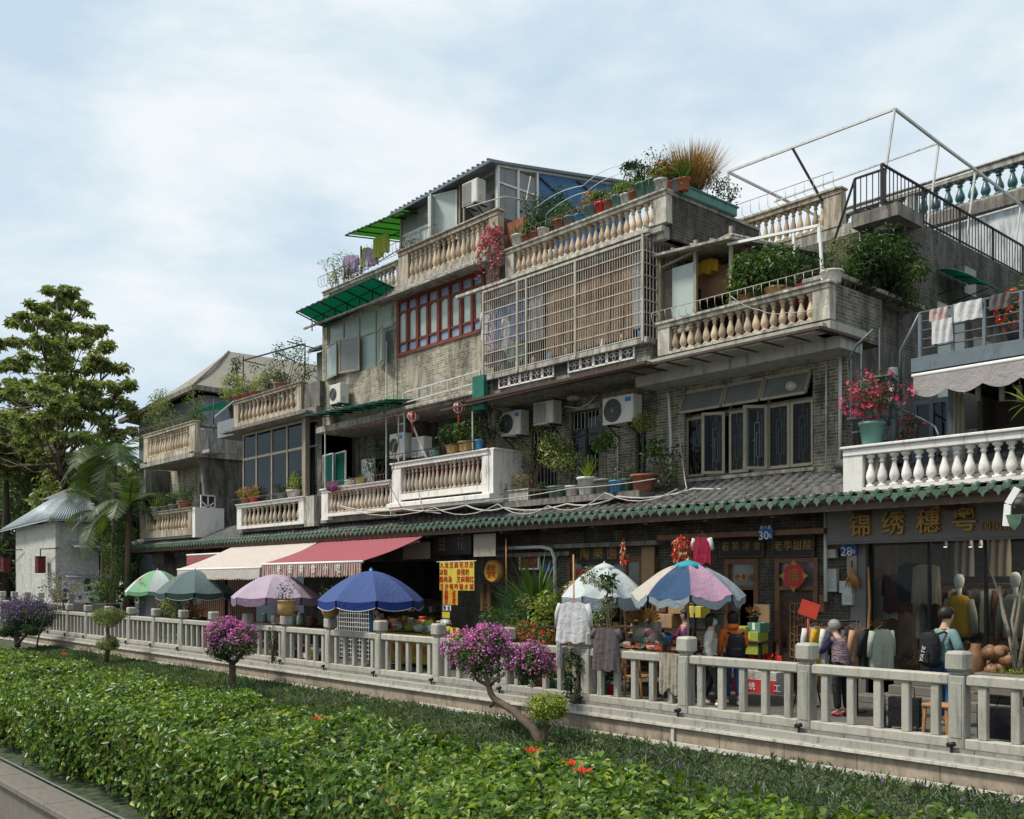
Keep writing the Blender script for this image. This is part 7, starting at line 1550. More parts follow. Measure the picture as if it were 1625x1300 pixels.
t = thing('plant_stand', (xa(835,14.2),14.2,0), 'low timber plant stand hidden in the pot cluster behind the railing', 'plant stand'); b = MB(); b.box(xa(805,14.2),xa(890,14.2),13.8,15.9,.50,.56).box(xa(810,13.4),xa(885,13.4),13.2,13.75,.30,.35); b.build('shelf', M['wood_dk'], t)
for px in (805,888):
    for y in (13.85,15.8): MB().box(xa(px,14.2)-.03,xa(px,14.2)+.03,y-.03,y+.03,0,.5).build('leg', M['wood_dk'], t)
bush(945,950,13.5,(.5,.3,.45),'variegated',.08,700,'pale variegated bush between the two hanging shirts',zb_=.1,k=6); bush(965,925,13.4,(.22,.2,.3),'leaf_b',.16,70,'dark long leaved shoot rising before the white umbrella',zb_=.3,asp=.25,k=3)
bush(912,1085,12.62,(.18,.12,.55),'leaf_b',.09,260,'ivy like plant climbing the railing post below the white shirt',zb_=-.2,name='climbing_plant'); bush(432,1020,12.66,(.14,.1,.75),'leaf_b',.06,260,'thin vine with small red tags climbing the railing near the lilac umbrella',zb_=-.1,name='climbing_plant')
for px, lb in ((456,'ochre pot with a wiry plant on the railing post below the lilac umbrella'),(521,'ochre banded pot with round leaves on the railing post left of the blue pole')):
    xx = min(posts, key=lambda q: abs(q-xa(px,12.8))); potted((xx,12.8,1.25),'sparse','pot_yellow',.24,.40,.34,lb,'pots on the railing posts',shape='belly',lm='leaf_b')
bush(285,958,13.6,(.95,.5,.5),'leaf_o',.09,900,'broad yellowish green potted shrub under the grey green umbrella',zb_=.2); potted((xa(313,13.3),13.3,.6),'flower','pot_black',.3,.4,.42,'black pot with orange red flowers behind the railing under the grey green umbrella',None,fl='fl_red'); bush(395,945,14.5,(.5,.4,.4),'leaf_br',.07,400,'withered looking hanging plant beneath the lilac umbrella',zb_=.9)
t = thing('pot_pedestal', (xa(313,13.3),13.3,0), 'low stone pedestal carrying the black flower pot', 'pedestal'); MB().cbox(xa(313,13.3)-.2,xa(313,13.3)+.2,13.1,13.5,0,.6,.02).build('block', M['stone_dk'], t)
bush(180,905,15.0,(1.7,1.2,1.6),'leaf_a',.13,2600,'large leafy shrub with dark interior between the cottage and the first umbrella',zb_=0,k=10,name='garden_shrub'); bush(100,935,14.0,(1.2,.7,.6),'leaf_o',.10,800,'wispy plant in front of the whitewashed cottage',zb_=.2,name='garden_shrub',fl='fl_pur')
for px, lb in ((132,'black rectangular planter box right of the cottage doorway'),(164,'second black rectangular planter box, below the large leafy shrub')):
    q = at(px,965,13.9); t = thing('planter_box', (q.x,13.9,0), lb, 'planter'); MB().cbox(q.x-.8,q.x+.8,13.7,14.3,0,1.25,.02).build('box', M['pot_black'], t); MB().box(q.x-.75,q.x+.75,13.75,14.25,1.2,1.26).build('soil', M['soil'], t)

# ================================================================== STALLS
def table(x0, x1, y0, y1, h, label, top='wood_md', cloth=None, words=None):
    t = thing('stall_table', ((x0+x1)/2, (y0+y1)/2, 0), label, 'table'); MB().cbox(x0,x1,y0,y1,h-.04,h,.008).build('table_top', M[top], t)
    for xx in (x0+.06, x1-.06):
        for yy in (y0+.06, y1-.06): MB().box(xx-.025,xx+.025,yy-.025,yy+.025,0,h-.04).build('leg', M['iron'], t)
    if cloth: sheet('cloth', x0-.01, x1+.01, .12, h+.005, y0-.03, cloth, t, 8, .015, 50, 6)
    return t
C('c_goldcloth', (.50,.36,.04))
ta = table(xa(616,14.6), xa(706,14.6), 14.3, 15.3, .86, 'snack stall table with a yellow cloth printed in red, right of the blue umbrella', cloth='c_goldcloth')
for i, ch in enumerate('特色小吃正宗豆腐花'): text(ta, ch, xa(626,14.2)+i*.42, 14.22, .45, .26, 'red', .003)
tb_ = table(xa(968,13.9), xa(1092,13.9), 13.5, 14.5, .90, 'souvenir stall table under the two pale and patchwork umbrellas', 'wood_dk'); tc_ = table(xa(1175,16.4), xa(1222,16.4), 16.1, 16.7, 1.0, 'narrow shelf table between the two doors carrying the green and lime boxes', 'wood_dk')
def goods(n, kinds, x0, x1, y0, y1, z, where, grp, sc=1.0):
    for i in range(n):
        kd, cm, wd = kinds[i % len(kinds)]; f = (i+.5)/n; x = x0+(x1-x0)*f; y = random.uniform(y0, y1); col = {'c_red':'red','yellow':'yellow','orange':'orange','white':'white','cardboard':'brown','pot_blue':'blue','leaf_a':'green','pot_green':'green','c_brown':'brown','pot_black':'black','terra':'rust red','c_plum':'plum','glass_pale':'clear','pot_yellow':'ochre','wood_lt':'tan','c_lime':'lime','gold':'gilt','pot_teal':'turquoise','c_beige':'beige','steel':'metal'}.get(cm, 'coloured')
        lb = f'{col} {wd}, {ORDN[i % 18]} from left {where}'; t = thing(wd.split()[-1], (x,y,z), lb, wd.split()[-1], grp); b = MB(); s_ = sc*random.uniform(.8,1.2)
        if kd == 'jar': b.lathe(x,y,z,[(.06*s_,0),(.065*s_,.02),(.065*s_,.13*s_),(.045*s_,.16*s_)],12); b.build('jar_body', M[cm], t); MB().lathe(x,y,z+.16*s_,[(.05*s_,0),(.05*s_,.035*s_)],12).build('lid', M['redlogo' if i % 2 else 'steel'], t)
        elif kd == 'tray': b.lathe(x,y,z,[(.12*s_,0),(.17*s_,.035),(.18*s_,.035),(.12*s_,.01)],14); b.build('dish', M['steel'], t); q, d = blob_pts([((x,y,z+.03),(.13*s_,.13*s_,.05))], 60, .2); leaves('contents', q, d, .05, M[random.choice(('dry','leaf_br','leaf_a','fl_white'))], t, asp=.8)
        elif kd == 'bag':
            k1, k2 = random.uniform(0,6), random.uniform(.7,1.2); b.grid(lambda u, v: (x+.11*s_*(1+.22*sin(u*19+k1+v*5))*cos(u*2*pi)*sin(v*pi)**.6, y+.07*s_*(1+.2*sin(u*13+k1))*sin(u*2*pi)*sin(v*pi)**.6, z+.08*s_*k2*(1-cos(v*pi))+.018*sin(u*25+k1)*sin(v*pi)), 14, 8); b.build('pouch', M[cm], t); MB().box(x-.05*s_,x+.04*s_,y-.082*s_,y-.07*s_,z+.05*s_,z+.10*s_).build('printed_label', M[random.choice(('redlogo','white','pot_yellow','pot_green'))], t)
        elif kd == 'box': b.cbox(x-.11*s_,x+.11*s_,y-.09,y+.09,z,z+.15*s_,.006); b.build('carton', M[cm], t); MB().box(x-.07*s_,x+.07*s_,y-.094,y-.09,z+.04*s_,z+.11*s_).build('printed_label', M['redlogo' if cm != 'c_red' else 'yellow'], t)
goods(12, [('tray','steel','food tray'),('bag','glass_pale','food bag'),('tray','steel','snack tray'),('bag','c_lime','food bag')], xa(620,14.5), xa(700,14.5), 14.4, 14.8, .865, 'at front of snack table', 'trays on the snack stall', 1.5)
goods(15, [('bag','wood_lt','dried goods bag'),('jar','glass_pale','glass jar'),('bag','c_brown','paper bag'),('box','c_red','snack box'),('jar','pot_green','sauce jar'),('bag','glass_pale','noodle bag'),('box','terra','tea box'),('jar','c_red','chilli jar')], xa(625,15.1), xa(712,15.1), 15.0, 15.2, .865, 'at back of snack table', 'jars and bags on the snack stall', 1.7)
goods(17, [('box','c_brown','keepsake box'),('tray','steel','bead tray'),('bag','pot_black','velvet pouch'),('box','c_red','keepsake box'),('bag','c_beige','cloth pouch'),('tray','steel','trinket tray')], xa(972,13.7), xa(1085,13.7), 13.6, 13.8, .905, 'at front of souvenir table', 'trinkets on the souvenir stall', .75)
goods(12, [('bag','c_beige','straw sandals bundle'),('bag','c_plum','velvet bag'),('box','cardboard','trinket box'),('bag','pot_black','dark bundle'),('bag','pot_blue','cloth bundle')], xa(975,14.3), xa(1085,14.3), 14.2, 14.4, .905, 'at back of souvenir table', 'bundles on the souvenir stall', 1.7)
def carton(px0, px1, py0, py1, Y, D, m, label, flap=None, name='cardboard_box', cat='box', mark=None):
    a, c_ = at(px0,py1,Y), at(px1,py0,Y); z1 = za(px0,py0,Y); t = thing(name, ((a.x+c_.x)/2,Y,a.z), label, cat); MB().cbox(a.x,c_.x,Y,Y+D,a.z,z1,.008).build('carton', M[m], t)
    MB().box(a.x+.01,c_.x-.01,Y+D/2-.03,Y+D/2+.03,z1-.004,z1+.004).box((a.x+c_.x)/2-.03,(a.x+c_.x)/2+.03,Y-.004,Y+.002,z1-.14,z1).build('tape', M[flap or 'c_beige'], t)
    if mark: text(t, mark, (a.x+c_.x)/2, Y-.008, (a.z+z1)/2, (z1-a.z)*.3, 'iron' if m == 'cardboard' else 'white', .003)
    return t
sh_ = thing('shelf_rack', (xa(1040,15.4),15.4,0), 'open shelf rack stacked with cartons behind the souvenir stall', 'shelf'); b = MB()
X0, X1 = xa(975,15.4), xa(1112,15.4)
for xx in (X0, (X0+X1)/2, X1): b.box(xx-.02,xx+.02,15.2,15.24,0,1.75).box(xx-.02,xx+.02,15.6,15.64,0,1.75)
b.build('frame', M['iron'], sh_)
for z in (.4, .85, 1.22): MB().box(X0+.02,X1-.02,15.2,15.64,z-.03,z).build('shelf', M['wood_dk'], sh_)
goods(16, [('box','c_red','gift box'),('bag','c_lime','toy bag'),('box','yellow','snack carton'),('bag','c_plum','wool pouch'),('box','orange','tea carton'),('bag','leaf_a' if 'leaf_a' in M else 'pot_green','herb bag')], X0+.1, X1-.1, 15.25, 15.35, .85, 'on middle shelf of carton rack', 'goods on the carton rack', 1.5)
carton(1000,1030,973,996,15.3,.3,'cardboard','wide brown carton left on the rack behind the souvenir stall'); carton(1032,1056,958,972,15.3,.3,'c_brown','dark brown carton on top of the rack behind the souvenir stall'); carton(1060,1086,957,974,15.3,.3,'cardboard','carton with white label at the right of the rack top')
carton(1040,1066,974,996,15.25,.3,'cardboard','open topped brown carton in the middle of the rack'); carton(1090,1112,962,980,15.2,.3,'yellow','yellow carton at the right end of the rack'); 
def fan(px, py, Y, r, m, label, tilt=0):
    q = at(px, py, Y); t = thing('folding_fan', q, label, 'fan', 'open paper fans on the souvenir stall'); b = MB(); n = 22
    vs = []
    for i in range(n+1):
        a = pi*(.1+.8*i/n)+tilt; vs += [(q.x+.35*r*cos(a), Y+.012*(i % 2), q.z+.35*r*sin(a)), (q.x+r*cos(a), Y+.03*(i % 2), q.z+r*sin(a))]
    b.add(vs, [(2*i,2*i+1,2*i+3,2*i+2) for i in range(n)]); k = len(b.v); b.add([(p[0],p[1]+.004,p[2]) for p in b.v[:k]], [tuple(reversed(f)) for f in b.f[:]]); b.build('fan_leaf', M[m], t)
    b = MB()
    for i in range(0, n+1, 3): a = pi*(.1+.8*i/n)+tilt; b.tube([(q.x,Y+.01,q.z),(q.x+.95*r*cos(a),Y-.004,q.z+.95*r*sin(a))], .005, 4)
    b.build('sticks', M['wood_md'], t)
fan(1009,992,14.6,.30,'pot_yellow','left golden brown paper fan on the souvenir stall',.1); fan(1029,990,14.4,.30,'gold','right golden paper fan with dark lettering on the souvenir stall',-.05); fan(1041,1024,14.0,.24,'pot_grey','dark grey paper fan at the front of the souvenir stall')
for px, lb in ((1012,'left pale foam block under the golden fans'),(1031,'right pale foam block under the golden fans')): carton(px-9,px+9,986,1002,14.7,.2,'styro',lb,name='foam_block')
carton(1176,1203,1002,1038,16.15,.35,'c_lime','lime green printed carton on the shelf between the two doors',flap='yellow'); carton(1186,1206,988,1003,16.2,.35,'pot_green','small green carton on top of the lime one',flap='white'); carton(1165,1183,994,1004,16.1,.3,'c_lime','flat lime green tray carton left of the small green carton',flap='yellow')
t = carton(1160,1232,1062,1104,16.05,.5,'c_offwhite','low white freezer chest with a red lettered skirt between the doors',name='display_chest',cat='chest'); a = at(1160,1104,16.04); c_ = at(1232,1075,16.04); MB().box(a.x+.01,c_.x-.01,16.03,16.048,a.z+.03,a.z+.36).build('red_skirt', M['redbox'], t)
for i, ch in enumerate('传统手工糖水'): text(t, ch, a.x+.22+i*.28, 16.02, a.z+.22, .16, 'white', .002)
t = thing('red_packets', (xa(1215,16.2),16.2,.98), 'heap of red packets on the white chest between the doors', 'packets'); q = at(1212,1050,16.3); p, d = blob_pts([(q,(.5,.15,.12))], 160, .2); leaves('packets', p, d*.2, .12, M['fl_red'], t, asp=.7)
potted((xa(1196,16.3),16.3,za(1196,988,16.3)), 'flower', 'pot_black', .1, .12, .16, 'tiny pot of red blossom on top of the green carton', None, fl='fl_red', lm='leaf_b', ls=.05)
# meters, brooms, red box on the pier
for px0,px1,py0,py1,lb in ((1313,1332,903,939,'grey electricity meter box left on the brick pier'),(1337,1356,922,941,'upper grey meter box right on the brick pier'),(1341,1357,941,960,'lower grey meter box right on the brick pier')):
    t = board(px0,px1,py0,py1,16.92,'ac_side',lb,'meter box',name='meter_box',th=.12,frame=None); a = at(px0,py1,16.9); c_ = at(px1,py0,16.9); MB().box(a.x+.04,c_.x-.04,16.79,16.8,a.z+.08,a.z+.2).build('window', M['glass_pale'], t)
board(1311,1330,872,886,16.9,'ac_side','small grey junction box under the fascia corner','junction box',name='junction_box',th=.1); board(1304,1312,944,971,16.9,'wood_md','small rust brown box with a pipe beside the lattice door','box',name='pipe_box',th=.1)
board(1344,1360,882,912,16.88,'c_beige','pale card fixed above the straw brush','card',name='card',th=.01)
q = at(1352,890,16.8); t = thing('straw_brush', q-Vector((0,0,.5)), 'golden straw brush hanging below number plate 28', 'brush'); MB().tube([q, q-Vector((0,0,.2))], .012, 5).build('cord', M['iron'], t)
b = MB()
for i in range(60): b.tube([q-Vector((0,0,.12)), q+Vector((random.uniform(-.16,.16), random.uniform(-.03,.03), -.42-random.random()*.1))], [.012,.006], 4)
b.build('straws', M['wood_lt'], t)
b = MB(); b.tube([at(1310,812,16.7), at(1310,955,16.7)], .035, 6); o = b.build('drain_pipe', M['pipe'], label='pale brown pipe down the brick pier beside the lattice door', cat='pipe')
b = MB(); b.tube([at(800,870,16.4), at(860,868,16.4), at(875,872,16.4), at(880,885,16.4), at(882,1000,16.6)], .045, 8); b.build('drain_pipe', M['pipe'], label='bent grey pipe under the eave above the spiky plants', cat='pipe')
b = MB(); b.tube([at(803,855,15.9), at(804,940,15.9)], .018, 6); b.build('bamboo_pole', M['wood_lt'], label='thin pale pole standing right of the drum shaped sign', cat='pole')
b = MB(); b.tube([at(910,880,13.1), at(912,1110,13.1)], .016, 6); b.build('bamboo_pole', M['wood_lt'], label='tall thin bamboo pole behind the hanging white shirt', cat='pole')
# red sign on a tripod and the garment rack
q = at(1284,967,13.9); t = thing('red_sign_stand', (q.x,13.9,0), 'bright red card sign on a thin red stand beside the clothes rack', 'sign stand')
b = MB(); b.obox((q.x,13.9,q.z), (.30,.03,.24), Matrix.Rotation(.35,3,'Y') @ Matrix.Rotation(.3,3,'Z')); b.build('card', M['redlogo'], t); MB().tube([(q.x-.03,13.92,q.z-.1),(q.x-.04,13.92,q.z-.5)], .015, 6).build('stem', M['redlogo'], t)
b = MB()
for a in (0,2.1,4.2): b.tube([(q.x-.04,13.92,q.z-.45),(q.x-.04+.28*cos(a),13.92+.28*sin(a),0)], .014, 5)
b.build('tripod', M['iron'], t)
gx = (xa(1282,14.6), xa(1336,14.6)); t = thing('garment_rack', (gx[0]/2+gx[1]/2,14.6,0), 'black garment rail in front of the lattice door', 'clothes rack'); b = MB(); rzk = za(1282,985,14.6); b.tube([(gx[0],14.6,rzk),(gx[1]+.3,14.6,rzk+.02)], .018, 8)
for xx in (gx[0]+.03, gx[1]+.27): b.tube([(xx,14.6,0),(xx,14.6,rzk+.05)], .018, 6).tube([(xx,14.3,.03),(xx,14.9,.03)], .018, 6)
b.build('rail', M['iron'], t)
for i, (m_, lb) in enumerate((('c_white','white'),('c_yellow','mustard'),('c_white','cream lined'),('c_black','black'),('c_grey','charcoal'),('c_peach','peach'),('c_black','dark'),('c_mint','sage green'))):
    garment(gx[0]+.12+i*.17, 14.6, rzk-.03, .46, .85, m_, f'{lb} garment on the black rail, {ORDN[i]} from left beside the elderly person', 'garments on the black rail', ang=1.25)
# furniture between the railing and the shops
t = thing('wooden_stool', (xa(1500,13.6),13.6,0), 'small varnished wooden stool beside the right railing post', 'stool'); x = xa(1499,13.6); MB().cbox(x-.24,x+.14,13.4,13.75,.40,.44,.008).build('seat', M['wood_lt'], t)
for dx in (-.2,.1):
    for y in (13.44,13.7): MB().bar((x+dx,y,.40),(x+dx*1.15,y,0),.035).build('leg', M['wood_lt'], t)
for px, Y, lb in ((1436,13.6,'black folded shopping trolley bag on the paving below the shop window, left'),(1588,13.5,'black shopping trolley bag on the paving near the right edge')):
    x = xa(px,Y); t = thing('trolley_bag', (x,Y,0), lb, 'bag'); b = MB(); b.obox((x,Y,.27), (.42,.20,.42), Matrix.Rotation(.25,3,'Z')); b.build('bag', M['c_black'], t)
    b = MB(); b.tube([(x-.25,Y-.1,.02),(x-.27,Y-.08,.5)], .015, 6).tube([(x+.16,Y-.12,.02),(x+.22,Y-.1,.0),(x+.3,Y-.1,.03)], .012, 6).tube([(x-.1,Y+.1,.45),(x-.06,Y+.12,.62),(x+.08,Y+.12,.62),(x+.1,Y+.1,.45)], .008, 5); b.build('frame', M['iron'], t)
    for dx in (-.2,.2): b = MB(); b.tube([(x+dx,Y-.12,.045),(x+dx,Y-.08,.045)], .045, 12); b.build('wheel', M['pot_black'], t)
t = thing('wooden_chair', (xa(1012,13.4),13.4,0), 'bent back varnished wooden chair under the souvenir stall', 'chair'); x = xa(1012,13.4); MB().cbox(x-.2,x+.2,13.25,13.62,.42,.46,.01).build('seat', M['wood_lt'], t)
b = MB(); b.tube([(x-.2,13.24,.44)]+[(x+.2*cos(a), 13.22, .62+.3*sin(a)) for a in np.linspace(pi,0,9)]+[(x+.2,13.24,.44)], .022, 6).tube([(x,13.22,.92),(x,13.24,.46)], .015, 5); b.build('backrest', M['wood_lt'], t)
for dx in (-.18,.18):
    for y in (13.27,13.6): MB().bar((x+dx,y,.42),(x+dx*1.15,y,0),.03).build('leg', M['wood_lt'], t)
t = thing('basket', (xa(974,13.3),13.3,0), 'small dark red bucket beside the chair under the grey t-shirt', 'bucket'); x = xa(974,13.3); MB().lathe(x,13.3,0,[(.12,0),(.16,.24),(.17,.25),(.15,.23)],14).build('body', M['pot_red'], t); MB().tube([(x-.16,13.3,.24),(x-.1,13.3,.38),(x+.1,13.3,.38),(x+.16,13.3,.24)], .007, 5).build('handle', M['white'], t)
t = thing('metal_kettle', (xa(1058,13.6),13.6,0), 'shiny metal stand with utensils under the souvenir stall', 'stand'); x = xa(1058,13.6); b = MB(); b.tube([(x-.12,13.6,0),(x,13.6,.55),(x+.12,13.6,0)], .018, 6).lathe(x,13.6,.2,[(.06,0),(.09,.05),(.07,.16),(.03,.2)],12); b.build('body', M['steel'], t)
# wire grid panel with goods, white door panel, blue stall on the left
t = thing('wire_grid', (xa(563,14.3),14.3,0), 'white wire display grid behind the blue umbrella pole', 'display grid'); X0, X1, Z0, Z1 = xa(536,14.3), xa(592,14.3), .1, 1.52; b = MB()
for i in range(17): x = X0+(X1-X0)*i/16; b.bar((x,14.3,Z0),(x,14.3,Z1),.012)
for i in range(13): z = Z0+(Z1-Z0)*i/12; b.bar((X0,14.3,z),(X1,14.3,z),.012)
b.build('wires', M['white'], t); MB().box(X0,X0+.04,14.28,14.34,0,1.52).box(X1-.04,X1,14.28,14.34,0,1.52).build('frame', M['white_alu'], t)
goods(8, [('bag','c_red','trinket bag'),('bag','white','paper pouch'),('box','pot_blue','toy box'),('bag','orange','sweet bag')], X0+.15, X1-.1, 14.6, 14.8, .9, 'behind white wire grid', 'goods behind the wire grid', 1.3); table(X0, X1, 14.5, 15.0, .9, 'low goods table behind the white wire grid', 'wood_dk')
q = at(520,980,14.5); t = thing('white_panel', (q.x,14.5,0), 'plain white upright panel left of the blue umbrella', 'panel'); MB().cbox(xa(515,14.5),xa(534,14.5),14.5,14.56,0,1.62,.01).build('board', M['white'], t)
table(xa(408,14.6), xa(500,14.6), 14.4, 15.2, .85, 'dim stall table full of jars under the lilac umbrella', 'wood_dk'); goods(9, [('jar','pot_green','pickle jar'),('jar','glass_pale','glass jar'),('bag','c_brown','herb bag'),('jar','terra','clay jar'),('tray','steel','food tray')], xa(412,14.6), xa(497,14.6), 14.5, 14.9, .855, 'under lilac umbrella', 'jars on the left stall', 1.8)
goods(7, [('bag','pot_black','dark bundle'),('jar','terra','clay jar'),('bag','pot_yellow','rice bag')], xa(470,13.4), xa(512,13.4), 13.2, 13.5, .0, 'on floor by left stall', 'bundles on the floor by the left stall', 2.4)
for px, Y, lb in ((338,16.9,'slatted timber shutter doors behind the grey green umbrella'),(385,16.9,'brown timber door right of the slatted shutters')):
    t = thing('shutter_door', (xa(px,Y),Y,0), lb, 'door'); x = xa(px,Y); MB().box(x-1.1,x+1.1,Y-.04,Y,0,2.3).build('leaf', M['wood_md'], t)
    b = MB()
    for i in range(12): b.box(x-1.0+i*.18,x-.93+i*.18,Y-.06,Y-.04,.1,2.2)
    b.build('slats', M['wood_dk'], t)
# shelves and dim goods inside the dark openings
for (a, c_, z, lb) in ((560,700,1.6,'long dim shelf of goods at the back of the snack shop'),(905,1043,1.7,'tall dim cabinet inside the timber shop front'),(702,768,1.2,'dark counter in the snack shop doorway')):
    x0, x1 = xa(a,17.9)+.3, xa(c_,17.9)-.3; t = thing('cabinet', ((x0+x1)/2,18,0), lb, 'cabinet'); b = MB(); b.box(x0,x1,18.2,18.25,0,z)
    for k in range(5): b.box(x0,x1,17.85,18.2,k*z/4-.02 if k else 0,k*z/4+.02)
    b.build('carcass', M['wood_dk'], t); n = int((x1-x0)/.28)
    for k in range(1,4):
        for i in range(n):
            if random.random() < .2: continue
            b = MB(); xx = x0+.15+i*.28; h = random.uniform(.12,.3); b.box(xx-.08,xx+.08,17.9,18.05,k*z/4+.02,k*z/4+.02+min(h,z/4-.06)); o = b.build('stock', M[random.choice(('c_red','yellow','cardboard','c_beige','pot_green','c_brown','white','orange'))], t)

# ================================================================== CLOTHES SHOP INTERIOR
lt = bpy.data.lights.new('shop_light', 'AREA'); lt.energy = 130; lt.size = 3.5; lt.color = (1,.86,.68); lo = bpy.data.objects.new('shop_light', lt); COL.objects.link(lo); lo.location = (-5.5,19,3.2)
em, et, ep = new_mat('spot lens'); ep.inputs['Emission Color'].default_value = (1,.85,.6,1); ep.inputs['Emission Strength'].default_value = 4
for i, (px, lb) in enumerate(((1500,'small lit spotlight under the shop ceiling, left'),(1540,'small lit spotlight under the shop ceiling, middle'),(1556,'small lit spotlight under the shop ceiling, right'))):
    q = at(px,868,17.9); t = thing('shop_spotlight', q, lb, 'lamp'); MB().tube([q+Vector((0,.0,.12)), q], [.03,.04], 8).build('housing', M['white'], t); MB().tube([q, q-Vector((0,0,.005))], .03, 8).build('lens', em, t)
t = thing('clothes_rail', (-6.3,18.6,.42), 'long gilded clothes rail across the shop interior', 'clothes rail'); b = MB(); b.tube([(-9.0,18.6,2.1),(-2.5,18.6,2.1)], .02, 6)
for x in (-9.0,-6.3,-2.5): b.tube([(x,18.6,.42),(x,18.6,2.1)], .02, 6)
b.build('rail', M['gold'], t)
cols = [('c_white','white'),('c_black','black'),('c_maroon','maroon'),('c_beige','beige'),('c_black','dark'),('c_grey','charcoal'),('c_mint','pale sage'),('c_brown','brown'),('c_black','inky'),('c_teal','teal'),('c_offwhite','cream'),('c_plum','plum'),('c_black','sooty'),('c_grey','slate'),('c_teal','grey green'),('c_beige','sand')]
for i in range(30):
    m_, n_ = cols[i % 16]; x = -8.85+i*.205; garment(x, 18.6, 2.08, .5, random.uniform(.8,1.25), m_, f'{n_} garment on the shop rail, {"near" if i < 15 else "far"} half, {ORDN[i % 15]} from left', 'garments on the long shop rail', kind='shirt' if i % 3 else 'plain', ang=1.1+.25*sin(i))
for px, py, m_, n_, kd in ((1402,915,'c_offwhite','cream jacket with black front hung high at the left of the shop window','shirt'),(1425,905,'c_maroon','maroon jacket hung high beside the cream jacket','shirt'),(1447,888,'c_black','black tunic hung high in the shop window','plain'),(1470,890,'c_beige','beige dress hung high in the shop window','plain')):
    garment(*at(px,py,17.6), .5, .8, m_, n_, 'garments hung high in the shop window', kind=kd, ang=.3)
for i, (m_, x) in enumerate((('c_offwhite',-8.6),('c_beige',-7.9),('c_grey',-7.0),('c_white',-6.0),('c_brown',-4.9))): sheet('hanging_fabric', x-.22, x+.22, 2.25, 3.2, 19.6, m_, None, 3, .04, 14, 8, label=f'length of {["cream","beige","grey","white","brown"][i]} fabric hanging at the back of the shop', cat='fabric', group='fabrics at the back of the shop')
def mannequin(px, Y, ht, label, vm, sl):
    x = xa(px, Y); z = .42; t = thing('mannequin', (x,Y,z), label, 'mannequin'); top = za(px, ht, Y); b = MB()
    b.lathe(x,Y,top-.27,[(.03,0),(.065,.04),(.085,.12),(.088,.19),(.06,.25),(.02,.27)],16,True,1,1.12).lathe(x,Y,top-.40,[(.05,0),(.04,.06),(.05,.15)],12).tube([(x,Y,z),(x,Y,top-1.1)], .02, 8); b.build('form', M['white'], t)
    b = MB(); b.lathe(x,Y,top-1.12,[(.20,0),(.21,.1),(.17,.32),(.20,.55),(.215,.63),(.14,.72),(.06,.75)],18,True,1,.62); b.build('vest', M[vm], t)
    for s in (-1,1): MB().tube([(x+s*.19,Y,top-.46),(x+s*.26,Y,top-.75),(x+s*.27,Y,top-1.05)], [.065,.06,.055], 8).build('sleeve', M[sl], t)
    MB().lathe(x,Y,z,[(.18,0),(.18,.02)],16).build('base', M['iron'], t)
mannequin(1522,17.5,911,'white headed mannequin in a mustard vest in the shop window','c_yellow','c_mint'); mannequin(1611,17.4,908,'white headed mannequin in a pale sage jacket at the right of the shop window','c_mint','c_mint')
for px, py, r, lb in ((1582,1052,.26,'large knotted brown root carving at the foot of the shop window'),(1441,1046,.20,'smaller gnarled wood lump inside the shop window, left')):
    Y = 17.35 if px < 1500 else 16.75; q = at(px,py,Y); zf = q.z-r; t = thing('root_carving', (q.x,Y,zf), lb, 'wood carving'); b = MB(); rr_ = random.Random(px)
    for k in range(16):
        d = Vector((rr_.gauss(0,1),rr_.gauss(0,.7),rr_.gauss(0,1))).normalized()*r*rr_.uniform(.3,.85); s0 = r*rr_.uniform(.28,.48); c0 = q+d
        b.grid(lambda u, v: (c0.x+s0*cos(u*2*pi)*sin(v*pi)*(1+.25*sin(u*19+v*7)), c0.y+s0*.8*sin(u*2*pi)*sin(v*pi), c0.z+s0*cos(v*pi)*(1+.2*sin(u*15))), 14, 8)
    b.build('burl', plain('burl wood %d' % px, (.20,.10,.05), .5, var=.6, vs=16, bmp=.6), t)
q = at(1549,1045,16.8); t = thing('woven_jar', (q.x,16.8,q.z-.35), 'striped woven jar standing right of the railing post before the shop', 'jar'); MB().lathe(q.x,16.8,q.z-.35,[(.11,0),(.15,.08),(.17,.28),(.15,.44),(.09,.52),(.08,.60),(.06,.60)],18).build('body', M['wood_md'], t)
t = thing('driftwood_branch', (xa(1612,16.6),16.6,.3), 'pale bare branches standing in moss at the right end of the shop step', 'branches'); b = MB()
for pts in (((1612,1068),(1600,1000),(1588,950),(1570,900)),((1606,1040),(1618,960),(1625,905)),((1616,1068),(1626,1010),(1632,940)),((1602,1010),(1592,975),(1586,930)),((1614,1030),(1606,985),(1612,950))): b.tube([at(px,py,16.6) for px,py in pts], [.035,.028,.02,.01][:len(pts)], 7)
b.build('branches', M['c_beige'], t); q = at(1615,1068,16.6); foliage('moss', t, [(q,(.5,.2,.07))], 300, .05, M['leaf_y'], shell=.2); MB().cbox(q.x-.6,q.x+.9,16.35,16.8,.30,q.z-.02,.02).build('stone_tray', M['stone_dk'], t)
b = MB(); b.tube([at(1378,900,16.8), at(1380,960,16.8), at(1378,1000,16.8), at(1386,1030,16.8), at(1386,1070,16.8)], [.02,.026,.024,.03,.03], 7); b.build('wooden_staff', M['wood_lt'], label='crooked bare wooden staff leaning at the left jamb of the shop window', cat='staff')
b = MB(); b.cbox(-9.1,-8.2,16.2,16.7,0,.12,.01); b.build('door_step', M['stone_dk'], label='low stone block step before the grey pilaster', cat='step')

